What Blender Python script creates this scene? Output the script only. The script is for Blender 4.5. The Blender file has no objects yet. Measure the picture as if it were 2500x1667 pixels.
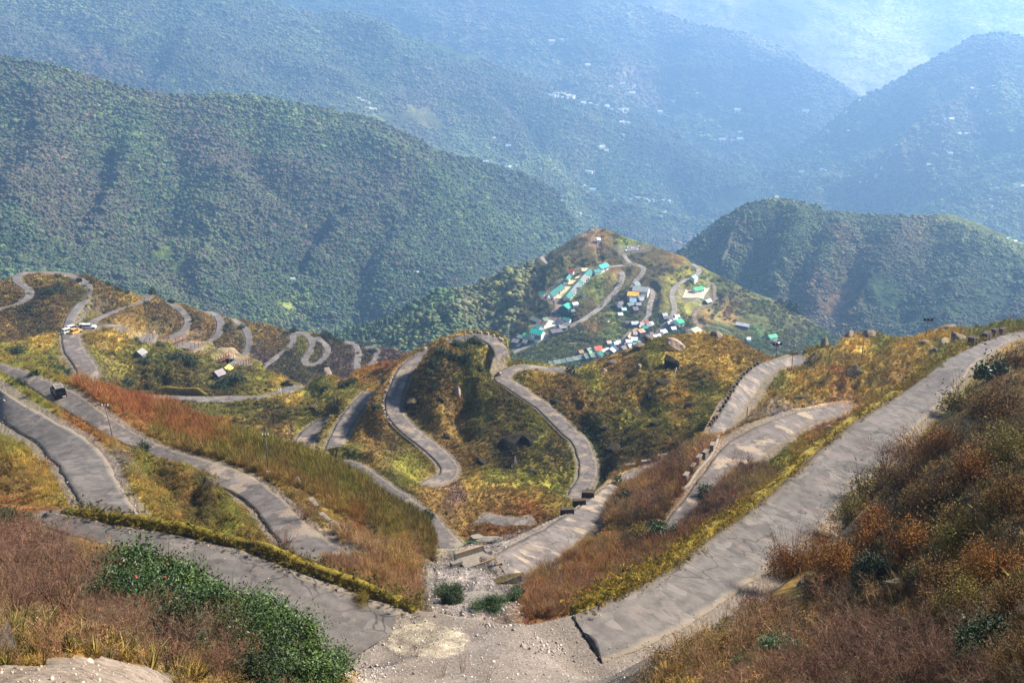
import bpy, math, random
import numpy as np
rng = np.random.default_rng(7)
random.seed(7)
SC = bpy.context.scene
COL = SC.collection

# ------------------------------------------------------------------ camera
HF = 50.0; PITCH = math.radians(20.0)
FPX = 1250 / math.tan(math.radians(HF / 2))
cam_d = bpy.data.cameras.new("camera"); cam = bpy.data.objects.new("camera", cam_d); COL.objects.link(cam)
cam.location = (0, 0, 0); cam.rotation_euler = (math.pi / 2 - PITCH, 0, 0)
cam_d.sensor_width = 36; cam_d.lens = 18 / math.tan(math.radians(HF / 2))
cam_d.clip_start = 0.5; cam_d.clip_end = 60000
SC.camera = cam

# ------------------------------------------------------------------ world, sun, exposure
SUN_EL, SUN_AZ = math.radians(40), math.radians(70)     # azimuth from +Y towards +X
w = bpy.data.worlds.new("World"); SC.world = w; w.use_nodes = True
nt = w.node_tree
sky = nt.nodes.new("ShaderNodeTexSky"); sky.sky_type = 'NISHITA'; sky.sun_disc = False
sky.sun_elevation = SUN_EL; sky.sun_rotation = SUN_AZ
sky.altitude = 3000; sky.dust_density = 3.0; sky.air_density = 1.0
nt.nodes["Background"].inputs[1].default_value = 0.085
nt.links.new(sky.outputs[0], nt.nodes["Background"].inputs[0])
sun_d = bpy.data.lights.new("sun", 'SUN'); sun = bpy.data.objects.new("sun", sun_d); COL.objects.link(sun)
sun_d.energy = 3.9; sun_d.angle = math.radians(7); sun_d.color = (1.0, 0.95, 0.88)
sx = math.sin(SUN_AZ) * math.cos(SUN_EL); sy = math.cos(SUN_AZ) * math.cos(SUN_EL); sz = math.sin(SUN_EL)
from mathutils import Vector, Matrix
sun.rotation_euler = Vector((-sx, -sy, -sz)).to_track_quat('-Z', 'Y').to_euler()
SC.view_settings.view_transform = 'Standard'; SC.view_settings.look = 'None'
SC.view_settings.gamma = 1.0; SC.view_settings.use_curve_mapping = False
SC.view_settings.exposure = 1.58
SC.cycles.use_denoising = True
SC.cycles.max_bounces = 5; SC.cycles.diffuse_bounces = 2; SC.cycles.glossy_bounces = 2
SC.cycles.volume_bounces = 1; SC.cycles.transparent_max_bounces = 8

# ------------------------------------------------------------------ small helpers
# reading helpers: enlarged views of the survey picture -> its 2500 x 1667 pixels
K26 = 2352 / 900
def A(x, y): return (x / K26, 600 + y / K26)
def B(x, y): return (800 + x / K26, 500 + y / K26)
def Cz(x, y): return (1600 + x / K26, 700 + y / K26)
def D(x, y): return (x / K26, 1067 + y / K26)
def E(x, y): return (800 + x / K26, 1067 + y / K26)
def F(x, y): return (1600 + x / K26, 1067 + y / K26)
def G(x, y): return (1200 + x / 3.92, 540 + y / 3.92)
def P(x, y): return (x * 1.06293, y * 1.06293)
def U(x, y): return (x / 1.8816, y / 1.8816)
def W(x, y): return (1250 + x / 1.8816, y / 1.8816)
def X(x, y): return (1200 + x / 4.704, 200 + y / 4.704)
def zz(f, *xy): return [f(*p) for p in xy]

def lin(c):
    c = np.asarray(c, float) / 255.0
    return np.where(c <= 0.04045, c / 12.92, ((c + 0.055) / 1.055) ** 2.4)

def ray(u, v):
    u = np.asarray(u, float); v = np.asarray(v, float)
    x = (u - 1250) / FPX; z = -(v - 833.5) / FPX
    cp, sp = math.cos(PITCH), math.sin(PITCH)
    d = np.stack([x, cp + z * sp, -sp + z * cp], -1)
    return d / np.linalg.norm(d, axis=-1, keepdims=True)

def project(p):
    p = np.asarray(p, float); cp, sp = math.cos(PITCH), math.sin(PITCH)
    dep = p[..., 1] * cp - p[..., 2] * sp
    up = p[..., 1] * sp + p[..., 2] * cp
    return 1250 + FPX * p[..., 0] / dep, 833.5 - FPX * up / dep

_perm = np.random.default_rng(3).permutation(4096)
def _hash(ix, iy, iz):
    return _perm[(_perm[(_perm[ix & 4095] + iy) & 4095] + iz) & 4095] / 4095.0 * 2 - 1
def vnoise(p):
    i = np.floor(p).astype(np.int64); f = p - i; f = f * f * f * (f * (f * 6 - 15) + 10)
    r = 0
    for dx in (0, 1):
        for dy in (0, 1):
            for dz in (0, 1):
                wgt = (f[..., 0] if dx else 1 - f[..., 0]) * (f[..., 1] if dy else 1 - f[..., 1]) * (f[..., 2] if dz else 1 - f[..., 2])
                r = r + wgt * _hash(i[..., 0] + dx, i[..., 1] + dy, i[..., 2] + dz)
    return r
def fbm(p, wl, octv=4, gain=0.5, ridged=False):
    r = 0; a = 1.0; s = 1.0 / wl; tot = 0
    for o in range(octv):
        n = vnoise(p * s + 17.3 * o)
        if ridged: n = 1 - 2 * np.abs(n)
        r = r + a * n; tot += a; a *= gain; s *= 2.03
    return r / tot

def sstep(x, a, b):
    t = np.clip((x - a) / (b - a), 0, 1); return t * t * (3 - 2 * t)

def tag(o, label=None, cat=None, group=None, kind=None):
    if label: o["label"] = label
    if cat: o["category"] = cat
    if group: o["group"] = group
    if kind: o["kind"] = kind
    return o

def mesh_from(name, V, Fq, mat=None, smooth=False, parent=None):
    """V (n,3) array, Fq array (m,4) / (m,3) or list of lists; linked as one mesh object"""
    me = bpy.data.meshes.new(name)
    V = np.asarray(V, float)
    if isinstance(Fq, np.ndarray):
        k = Fq.shape[1]; m = len(Fq)
        me.vertices.add(len(V)); me.vertices.foreach_set("co", V.ravel())
        me.loops.add(m * k); me.loops.foreach_set("vertex_index", Fq.ravel().astype(np.int32))
        me.polygons.add(m); me.polygons.foreach_set("loop_start", np.arange(0, m * k, k, dtype=np.int32))
        me.update(calc_edges=True)
    else:
        me.from_pydata([tuple(p) for p in V], [], [tuple(f) for f in Fq])
    if smooth: me.polygons.foreach_set("use_smooth", np.ones(len(me.polygons), bool))
    o = bpy.data.objects.new(name, me); COL.objects.link(o)
    if mat: me.materials.append(mat)
    if parent: o.parent = parent
    return o

def vcol(o, cols, name="Col"):
    at = o.data.attributes.new(name, 'FLOAT_COLOR', 'POINT')
    c = np.ones((len(o.data.vertices), 4)); c[:, :3] = cols
    at.data.foreach_set("color", c.ravel())
def vflt(o, vals, name):
    at = o.data.attributes.new(name, 'FLOAT', 'POINT'); at.data.foreach_set("value", np.asarray(vals, float).ravel())

# node helper
class N:
    def __init__(s, name):
        s.m = bpy.data.materials.new(name); s.m.use_nodes = True; s.t = s.m.node_tree
        s.b = s.t.nodes["Principled BSDF"]; s.b.inputs["Roughness"].default_value = 0.9
        s.b.inputs["Specular IOR Level"].default_value = 0.2
    def n(s, ty, **kw):
        x = s.t.nodes.new(ty)
        for k, v in kw.items(): setattr(x, k, v)
        return x
    def l(s, a, b): s.t.links.new(a, b)
    def pos(s): return s.n("ShaderNodeNewGeometry").outputs["Position"]
    def noise(s, scale, detail=4, rough=0.6, vec=None):
        x = s.n("ShaderNodeTexNoise"); x.inputs["Scale"].default_value = scale
        x.inputs["Detail"].default_value = detail; x.inputs["Roughness"].default_value = rough
        s.l(vec if vec is not None else s.pos(), x.inputs["Vector"]); return x.outputs["Fac"]
    def ramp(s, fac, stops):
        x = s.n("ShaderNodeValToRGB"); r = x.color_ramp
        while len(r.elements) < len(stops): r.elements.new(0.5)
        for e, (p, c) in zip(r.elements, stops):
            e.position = p; e.color = (c, c, c, 1) if isinstance(c, (int, float)) else (*c, 1)
        s.l(fac, x.inputs["Fac"]); return x.outputs["Color"]
    def attr(s, name, ty='GEOMETRY'):
        x = s.n("ShaderNodeAttribute"); x.attribute_name = name; x.attribute_type = ty; return x
    def mix(s, a, b, fac, mode='MIX'):
        x = s.n("ShaderNodeMix", data_type='RGBA', blend_type=mode)
        for sock, val in ((x.inputs[0], fac), (x.inputs[6], a), (x.inputs[7], b)):
            if hasattr(val, "is_output"): s.l(val, sock)
            elif isinstance(val, (int, float)): sock.default_value = val if sock.type == 'VALUE' else (val, val, val, 1)
            else: sock.default_value = (*val, 1)
        return x.outputs[2]
    def math(s, op, a, b=0.0):
        x = s.n("ShaderNodeMath", operation=op)
        for sock, val in ((x.inputs[0], a), (x.inputs[1], b)):
            if hasattr(val, "is_output"): s.l(val, sock)
            else: sock.default_value = val
        return x.outputs[0]
    def bump(s, h, strength=0.5, dist=0.3):
        x = s.n("ShaderNodeBump"); x.inputs["Strength"].default_value = strength; x.inputs["Distance"].default_value = dist
        s.l(h, x.inputs["Height"]); s.l(x.outputs[0], s.b.inputs["Normal"])
    def col(s, c):
        if hasattr(c, "is_output"): s.l(c, s.b.inputs["Base Color"])
        else: s.b.inputs["Base Color"].default_value = (*c, 1)

_pm = {}
def plain(name, rgb, rough=0.8, metal=0.0, var=0.25, scale=1.2):
    """a painted / weathered plain surface: base colour broken by two noises"""
    if name in _pm: return _pm[name]
    s = N(name); c = lin(rgb)
    tc = s.n("ShaderNodeTexCoord").outputs["Object"]
    f = s.noise(scale, 5, 0.65, tc)
    s.col(s.mix(tuple(c * (1 - var)), tuple(np.minimum(c * (1 + var), 0.9)), s.ramp(f, [(0.3, 0.0), (0.7, 1.0)])))
    s.b.inputs["Roughness"].default_value = rough; s.b.inputs["Metallic"].default_value = metal
    _pm[name] = s.m; return s.m
# ------------------------------------------------------------------ terrain: survey of ridge lines and distances
FSIL = [(-160, 1222), (0, 1226), (60, 1232), (100, 1236), (122, 1251), (145, 1253), (215, 1265), (290, 1282), (345, 1285), (383, 1295), (460, 1311), (535, 1330),
        (612, 1349), (690, 1380), (765, 1410), (842, 1437), (900, 1460), (960, 1482), (1022, 1489), (1090, 1496), (1137, 1503), (1232, 1520), (1290, 1518), (1362, 1503),
        (1470, 1472), (1530, 1446), (1600, 1413), (1677, 1356), (1753, 1298), (1830, 1245), (1906, 1180), (1983, 1111), (2059, 1050), (2155, 989), (2251, 924),
        (2327, 866), (2385, 840), (2442, 817), (2500, 806), (2660, 795)]
LGSIL = zz(A, (-420, 690), (-60, 735), (0, 745), (150, 785), (200, 790), (250, 815), (350, 830), (450, 862), (540, 870), (600, 890), (700, 925), (900, 985), (1100, 1020), (1200, 1090),
           (1300, 1130), (1500, 1160), (1600, 1175), (1750, 1230), (1900, 1295)) + [(800, 1117), (815, 1128), (850, 1150), (880, 1166), (900, 1181), (930, 1208), (960, 1226), (985, 1238), (1007, 1248), (1040, 1268),
          (1052, 1293), (1060, 1312), (1068, 1338), (1110, 1338), (1144, 1325), (1183, 1320), (1236, 1323), (1297, 1303), (1347, 1276), (1389, 1250), (1428, 1223), (1458, 1200), (1489, 1173), (1527, 1152),
          (1569, 1137), (1615, 1121), (1650, 1112), (1700, 1072), (1715, 1067), (1730, 1050), (1749, 1018), (1772, 983), (1791, 949), (1807, 924), (1830, 903), (1845, 890), (1868, 884), (1891, 876),
          (1925, 868), (1958, 866), (1962, 855), (2002, 842), (2040, 846), (2063, 816), (2136, 811), (2189, 824), (2231, 819), (2262, 809), (2308, 799), (2358, 803), (2396, 799), (2423, 788), (2461, 780), (2500, 780), (2660, 772)]
KSIL = zz(A, (-420, 640), (-60, 620), (0, 622), (150, 608), (280, 570), (400, 533), (440, 515), (600, 505), (700, 500), (800, 530), (870, 560), (1000, 558), (1050, 585), (1250, 640),
          (1330, 660), (1540, 735), (1680, 790), (1780, 830), (1900, 885), (1960, 905), (2000, 860), (2040, 830), (2100, 812), (2200, 850), (2280, 792)) + zz(B, (250, 1025), (330, 1010), (400, 1000),
          (450, 990), (480, 965), (600, 915), (750, 848), (850, 818), (1000, 800), (1080, 808), (1150, 845), (1175, 890), (1210, 915), (1260, 985), (1300, 995), (1400, 1012), (1530, 1050), (1600, 1045),
          (1720, 985), (1850, 930), (1980, 900), (2040, 865), (2150, 845), (2330, 825)) + zz(Cz, (280, 290), (400, 308), (500, 328), (600, 378), (700, 428), (760, 452), (900, 500), (1050, 540))
W2SIL = zz(A, (-420, 240), (-60, 230), (0, 222), (70, 185), (170, 165), (300, 160), (450, 178), (560, 200), (600, 232), (750, 283), (900, 308), (980, 318), (1070, 355), (1170, 385), (1310, 412),
           (1420, 428), (1500, 462), (1600, 492), (1750, 508), (1830, 545), (1890, 542), (1960, 542), (2060, 560), (2180, 598)) + zz(B, (100, 860), (230, 905), (330, 903), (430, 913), (480, 935), (560, 950), (750, 1000))
VSIL = [(650, 860), (780, 830)] + zz(B, (60, 825), (200, 778), (300, 762), (420, 718), (560, 640), (680, 562), (800, 545), (900, 538), (1000, 500), (1150, 440), (1290, 378), (1380, 318), (1500, 258), (1590, 200),
           (1680, 158), (1760, 152), (1830, 178), (1900, 213), (2000, 238), (2150, 288), (2280, 338), (2352, 385)) + zz(P, (1650, 633), (1720, 668), (1780, 690), (1830, 718), (1880, 748), (1935, 788), (1990, 830))
DSIL = [(1590, 680)] + zz(P, (1530, 600), (1580, 560), (1650, 505), (1710, 470), (1770, 457), (1830, 460), (1900, 485), (2000, 493), (2100, 497), (2180, 492), (2250, 515), (2352, 560), (2480, 610), (2560, 640))
E1SIL = [(-160, 122), (0, 138), (159, 165), (276, 207), (404, 234), (510, 232), (638, 234), (765, 260), (903, 287), (1010, 335), (1063, 367), (1169, 393), (1275, 420), (1360, 468), (1392, 530), (1435, 600), (1480, 700)]
E2SIL = [(-160, -120), (400, -100), (600, -20), (648, 0), (691, 16), (765, 37), (850, 32), (925, 48), (988, 90), (1063, 106), (1169, 138), (1275, 186), (1382, 228), (1488, 260), (1562, 282), (1626, 319),
         (1722, 383), (1807, 409), (1870, 425), (1945, 457), (2010, 485)]
E3SIL = [(1700, 470), (1800, 440), (1860, 409), (1892, 393), (1945, 361), (2020, 308), (2094, 244), (2168, 213), (2232, 170), (2317, 128), (2381, 90), (2445, 83), (2500, 96), (2660, 130)]
Z1SIL = [(500, -95), (1063, -60), (1350, -30), (1594, 21), (1690, 60), (1807, 80), (1913, 117), (2020, 181), (2105, 244), (2200, 310)]
Z2SIL = [(500, -140), (2660, -140)]

def silf(s):
    a = np.array(s, float)
    if a[0, 0] <= -150: a = np.concatenate([[[-900, a[0, 1] + 15]], a])
    if a[-1, 0] >= 2600: a = np.concatenate([a, [[3500, a[-1, 1] - 12]]])
    return lambda u: np.interp(u, a[:, 0], a[:, 1], left=9999, right=9999)
SF = {k: silf(v) for k, v in dict(F=FSIL, L=LGSIL, K=KSIL, W2=W2SIL, V=VSIL, D=DSIL, E1=E1SIL, E2=E2SIL, E3=E3SIL, Z1=Z1SIL, Z2=Z2SIL).items()}
def front(keys, marg=42):
    return lambda u: np.minimum.reduce([SF[k](u) for k in keys]) + marg

SHEETS = {}
# distances by eye came out too stretched: pull each hillside to a believable steepness
DMAP = dict(K=(250, 250, .62), W2=(520, 600, .5), V=(890, 960, .45), D=(1450, 1600, .5), E1=(1750, 2400, .45), E2=(3900, 4200, .6), E3=(4000, 4300, .6), Z1=(5900, 8500, .6), Z2=(7400, 13500, .6))
class Sheet:
    """a hillside: distances surveyed at control points, thin-plate interpolated, with its ridge line and its far side"""
    def __init__(s, key, sil, vb, u0, u1, step, ctrl, cols, back=0.3, backk=0.6):
        s.key = key; s.silf = silf(sil); s.vbf = vb; s.back = back; s.backk = backk
        c = np.array(ctrl, float); s.cp = c[:, :2] / 500.0; a_, b_, p_ = DMAP.get(key, (1, 1, 1)); y = np.log(a_ * (c[:, 2] / b_) ** p_); n = len(c)
        r = np.linalg.norm(s.cp[:, None] - s.cp[None], axis=-1)
        Kk = s._k(r) + np.eye(n) * 2e-3
        Pm = np.concatenate([np.ones((n, 1)), s.cp], 1)
        M = np.block([[Kk, Pm], [Pm.T, np.zeros((3, 3))]])
        s.wts = np.linalg.solve(M, np.concatenate([y, np.zeros(3)]))
        nu = int((u1 - u0) / step) + 1
        s.us = np.linspace(u0, u1, nu)
        s.vt = s.silf(s.us); s.vbv = np.maximum(vb(s.us), s.vt + 8)
        s.nt = int(min(np.max(s.vbv - s.vt), 900) / step) + 2
        t = np.linspace(0, 1, s.nt)
        s.Vg = s.vbv[None] + (s.vt - s.vbv)[None] * t[:, None]      # row 0 = near, last = ridge
        s.Ug = np.repeat(s.us[None], s.nt, 0)
        s.R = ray(s.Ug, s.Vg); s.d = s.dist(s.Ug, s.Vg)
        s.P = s.R * s.d[..., None]
        s.mask = np.zeros(s.d.shape)                                  # 1 = on / by a road
        s.cols_ctrl = cols
        SHEETS[key] = s
    @staticmethod
    def _k(r):
        return np.where(r > 1e-9, r * r * np.log(np.maximum(r, 1e-9)), 0)
    def dist(s, u, v):
        u = np.asarray(u, float); v = np.asarray(v, float); sh = u.shape
        q = np.stack([u.ravel(), v.ravel()], -1) / 500.0; out = np.empty(len(q)); n = len(s.cp)
        for i in range(0, len(q), 60000):
            b = q[i:i + 60000]; r = np.linalg.norm(b[:, None] - s.cp[None], axis=-1)
            out[i:i + 60000] = s._k(r) @ s.wts[:n] + s.wts[n] + b @ s.wts[n + 1:]
        return np.exp(out).reshape(sh)
    def at(s, u, v):
        return ray(u, v) * s.dist(u, v)[..., None]
    def gidx(s, u, v):
        fi = np.clip((np.asarray(u) - s.us[0]) / (s.us[1] - s.us[0]), 0, len(s.us) - 1.001)
        vt = np.interp(u, s.us, s.vt); vb = np.interp(u, s.us, s.vbv)
        fj = np.clip((np.asarray(v) - vb) / (vt - vb) * (s.nt - 1), 0, s.nt - 1.001)
        return fi, fj
    def look(s, arr, u, v):
        fi, fj = s.gidx(u, v); i = fi.astype(int); j = fj.astype(int); a = fi - i; b = fj - j
        if arr.ndim == 3: a = a[..., None]; b = b[..., None]
        return (arr[j, i] * (1 - a) + arr[j, i + 1] * a) * (1 - b) + (arr[j + 1, i] * (1 - a) + arr[j + 1, i + 1] * a) * b
    def ground(s, u, v):
        return s.look(s.P, np.asarray(u, float), np.asarray(v, float))
    def drop(s, u, v):
        """first real ground point under a surveyed direction"""
        p = s.ground(u, v); return p
    def displace(s, layers):
        h = 0
        for (wl, amp, octv, ridged) in layers: h = h + amp * fbm(s.P, wl, octv, 0.5, ridged)
        fade = 1.0
        s.P[..., 2] += h * fade
    def carve(s, C, Wd, m0=0.4, m1=4.0, sink=0.10):
        """bench cut: C (n,3) centre line, Wd (n,) half widths"""
        cu, cv = project(C); pad = 30 + 1.5 * (m1 + float(np.max(Wd))) * FPX / float(np.linalg.norm(C, axis=1).min())
        sel = (s.Ug > cu.min() - pad) & (s.Ug < cu.max() + pad) & (s.Vg > cv.min() - pad) & (s.Vg < cv.max() + pad)
        idx = np.argwhere(sel)
        for k in range(0, len(idx), 20000):
            ii = idx[k:k + 20000]; p = s.P[ii[:, 0], ii[:, 1]]
            d2 = np.linalg.norm(p[:, None, :2] - C[None, :, :2], axis=-1)
            # keep to this stretch of road, not one far above or below
            dz = np.abs(p[:, None, 2] - C[None, :, 2]); d2 = d2 + np.maximum(dz - 6, 0) * 1.0
            j = d2.argmin(1); dd = d2[np.arange(len(ii)), j] - Wd[j]
            wgt = 1 - sstep(dd, m0, m1)
            p[:, 2] = p[:, 2] * (1 - wgt) + (C[j, 2] - sink) * wgt
            s.P[ii[:, 0], ii[:, 1]] = p
            mk = 1 - sstep(dd, -0.1, 0.7)
            s.mask[ii[:, 0], ii[:, 1]] = np.maximum(s.mask[ii[:, 0], ii[:, 1]], mk)
    def colour(s):
        c = np.array([(u, v) for (u, v, *_ ) in s.cols_ctrl]) ; rgb = lin(np.array([x[2] for x in s.cols_ctrl]))
        wt = np.array([x[3] if len(x) > 3 else 1.0 for x in s.cols_ctrl])
        q = np.stack([s.Ug, s.Vg], -1)
        jit = np.stack([fbm(s.P, s.d.mean() * 0.06, 3), fbm(s.P + 91.0, s.d.mean() * 0.06, 3)], -1) * 28
        q = q + jit
        num = 0; den = 0
        for k in range(len(c)):
            w_ = wt[k] / (np.sum((q - c[k]) ** 2, -1) + 120.0) ** 1.6
            num = num + w_[..., None] * rgb[k]; den = den + w_
        s.C = num / den[..., None]
        return s.C
    def build(s, name, mat, kind="structure"):
        n = 16; k = np.linspace(0, 1, n + 1)[1:] ** 1.6
        top = s.P[-1]; dist = np.linalg.norm(top, axis=-1)
        hv = top[:, :2] / np.linalg.norm(top[:, :2], axis=-1, keepdims=True)
        tn = -top[:, 2] / np.linalg.norm(top[:, :2], axis=-1)
        Dl = k[:, None] * dist[None] * s.back
        bk = np.empty((n, len(s.us), 3))
        bk[..., :2] = top[None, :, :2] + hv[None] * Dl[..., None]
        bk[..., 2] = top[None, :, 2] - Dl * tn[None] - s.backk * Dl * Dl / (Dl + 0.012 * dist[None]) - 0.02 * Dl
        allP = np.concatenate([s.P, bk], 0); s.allP = allP
        cc = np.concatenate([s.C, np.repeat(s.C[-1:], n, 0)], 0)
        mk = np.concatenate([s.mask, np.zeros((n, len(s.us)))], 0)
        r, c = allP.shape[:2]; ids = np.arange(r * c).reshape(r, c)
        q = np.stack([ids[:-1, :-1], ids[:-1, 1:], ids[1:, 1:], ids[1:, :-1]], -1).reshape(-1, 4)
        o = mesh_from(name, allP.reshape(-1, 3), q, mat, smooth=True)
        vcol(o, cc.reshape(-1, 3)); vflt(o, mk.ravel(), "bare")
        tag(o, kind=kind); s.o = o
        return o

GOLD = (166, 134, 58); GOLD2 = (142, 116, 50); OLIVE = (116, 110, 44); DARKB = (82, 70, 36); BROWN = (126, 98, 50); RUST = (130, 84, 42)
PURP = (100, 76, 66); GRAV = (140, 128, 118); GRAVD = (112, 102, 94); SAND = (186, 160, 126); GREEN = (78, 84, 36); TWIG = (64, 48, 36)

sF = Sheet("F", FSIL, lambda u: u * 0 + 2100, -620, 3250, 3.6, [
    # left road edge ... pad ... right road
    (-150, 1240, 88), (0, 1240, 87), (120, 1262, 85), (215, 1282, 83), (290, 1300, 82), (383, 1320, 80), (460, 1345, 78), (574, 1390, 75), (690, 1430, 72.5), (765, 1470, 71), (842, 1510, 69.5), (900, 1530, 69),
    (122, 1251, 87), (383, 1296, 81.5), (574, 1340, 77.5), (690, 1380, 74.8), (842, 1437, 72.4), (960, 1482, 70.4), (1022, 1489, 70), (1137, 1503, 69), (1232, 1520, 68), (1362, 1503, 69.2), (1395, 1507, 68.9),
    (1000, 1540, 68), (1150, 1560, 66.5), (1300, 1570, 66), (1200, 1640, 60.5), (1200, 1760, 53), (1000, 1667, 59), (1400, 1660, 62), (1468, 1618, 65.2), (862, 1600, 65.5), (930, 1640, 61.5),
    (1420, 1560, 67), (1500, 1530, 70), (1600, 1480, 76), (1530, 1447, 75.5), (1677, 1357, 87), (1830, 1246, 102), (1983, 1113, 121), (2155, 991, 144), (2327, 868, 174), (2442, 819, 206), (2500, 808, 222), (2650, 798, 245),
    (1720, 1400, 86), (1860, 1330, 97), (1980, 1240, 110), (2110, 1120, 127), (2230, 1035, 144), (2330, 940, 165), (2400, 880, 185), (2460, 845, 208), (2500, 822, 218),
    # left brush slope up to the viewpoint
    (0, 1300, 80), (100, 1330, 72), (250, 1370, 66), (400, 1410, 62), (520, 1460, 60), (650, 1520, 57), (760, 1600, 57), (830, 1675, 52), (0, 1400, 55), (120, 1450, 45), (300, 1500, 43), (500, 1560, 43), (650, 1640, 40),
    (0, 1500, 32), (150, 1540, 26), (0, 1560, 19), (0, 1620, 15.5), (0, 1700, 13.5), (200, 1600, 18), (350, 1640, 18), (450, 1700, 19), (600, 1750, 25), (-150, 1500, 28), (-150, 1700, 13.5), (300, 1760, 14.5),
    # right brush slope
    (1650, 1640, 54), (1700, 1590, 60), (1850, 1480, 74), (1980, 1400, 82), (1600, 1740, 46), (1800, 1640, 48), (1900, 1560, 56), (2000, 1667, 38), (2050, 1500, 60), (2050, 1350, 84), (2150, 1250, 94), (2200, 1420, 58), (2200, 1600, 36),
    (2350, 1500, 38), (2500, 1667, 20), (2650, 1667, 17), (2350, 1700, 24), (2350, 1300, 56), (2250, 1150, 96), (2350, 1100, 90), (2500, 1400, 38), (2500, 1200, 56), (2500, 1050, 82), (2420, 960, 130), (2500, 920, 130), (2650, 1300, 40), (2650, 950, 110), (1950, 1760, 28), (3000, 1400, 27), (3200, 1000, 60), (3000, 850, 120), (3200, 790, 200), (3000, 1700, 13), (3200, 2000, 9), (2400, 2100, 12), (1800, 2100, 19), (1200, 2100, 33), (600, 2100, 15), (0, 2100, 8.5), (-600, 1240, 84), (-600, 1300, 66), (-600, 1450, 32), (-600, 1650, 14), (-600, 2050, 8)],
    [(1200, 1560, GRAV), (1000, 1530, (150, 136, 116)), (1130, 1600, GRAV), (1300, 1600, GRAV), (1400, 1620, GRAV), (1250, 1667, (124, 112, 104)), (900, 1600, GRAV), (1000, 1650, (150, 130, 112)), (1500, 1640, GRAVD), (1600, 1580, GRAVD), (1800, 1460, GRAVD),
     (700, 1390, GRAVD), (500, 1330, GRAVD), (300, 1290, GRAVD), (1700, 1340, OLIVE), (2000, 1110, OLIVE), (2300, 890, OLIVE),
     (1700, 1610, GOLD2), (1850, 1520, BROWN), (1920, 1450, BROWN), (1650, 1660, GOLD), (1950, 1560, BROWN), (2000, 1480, DARKB), (2100, 1480, DARKB), (2200, 1300, DARKB), (2400, 1200, DARKB), (2300, 1400, DARKB), (2450, 1450, DARKB), (2400, 1050, DARKB), (2460, 930, BROWN), (2200, 1130, BROWN), (2030, 1265, SAND, .25),  # ground under the brush darkened: shade of the gaps put into colour
     (2450, 1600, DARKB), (2250, 1600, TWIG), (2000, 1640, TWIG), (1850, 1620, BROWN), (2100, 1600, TWIG),
     (50, 1260, RUST), (100, 1330, TWIG), (250, 1340, BROWN), (0, 1400, TWIG), (150, 1430, TWIG), (300, 1480, TWIG), (450, 1520, DARKB), (600, 1580, DARKB), (500, 1620, TWIG), (100, 1575, BROWN), (200, 1610, BROWN), (60, 1620, BROWN), (330, 1630, BROWN), (20, 1600, DARKB), (280, 1600, BROWN), (100, 1675, (158, 138, 118)), (250, 1668, (158, 138, 118)), (350, 1690, (158, 138, 118)), (180, 1690, (158, 138, 118)), (500, 1660, GOLD2), (700, 1640, DARKB), (820, 1640, BROWN)],
    back=0.25, backk=1.1)

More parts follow.
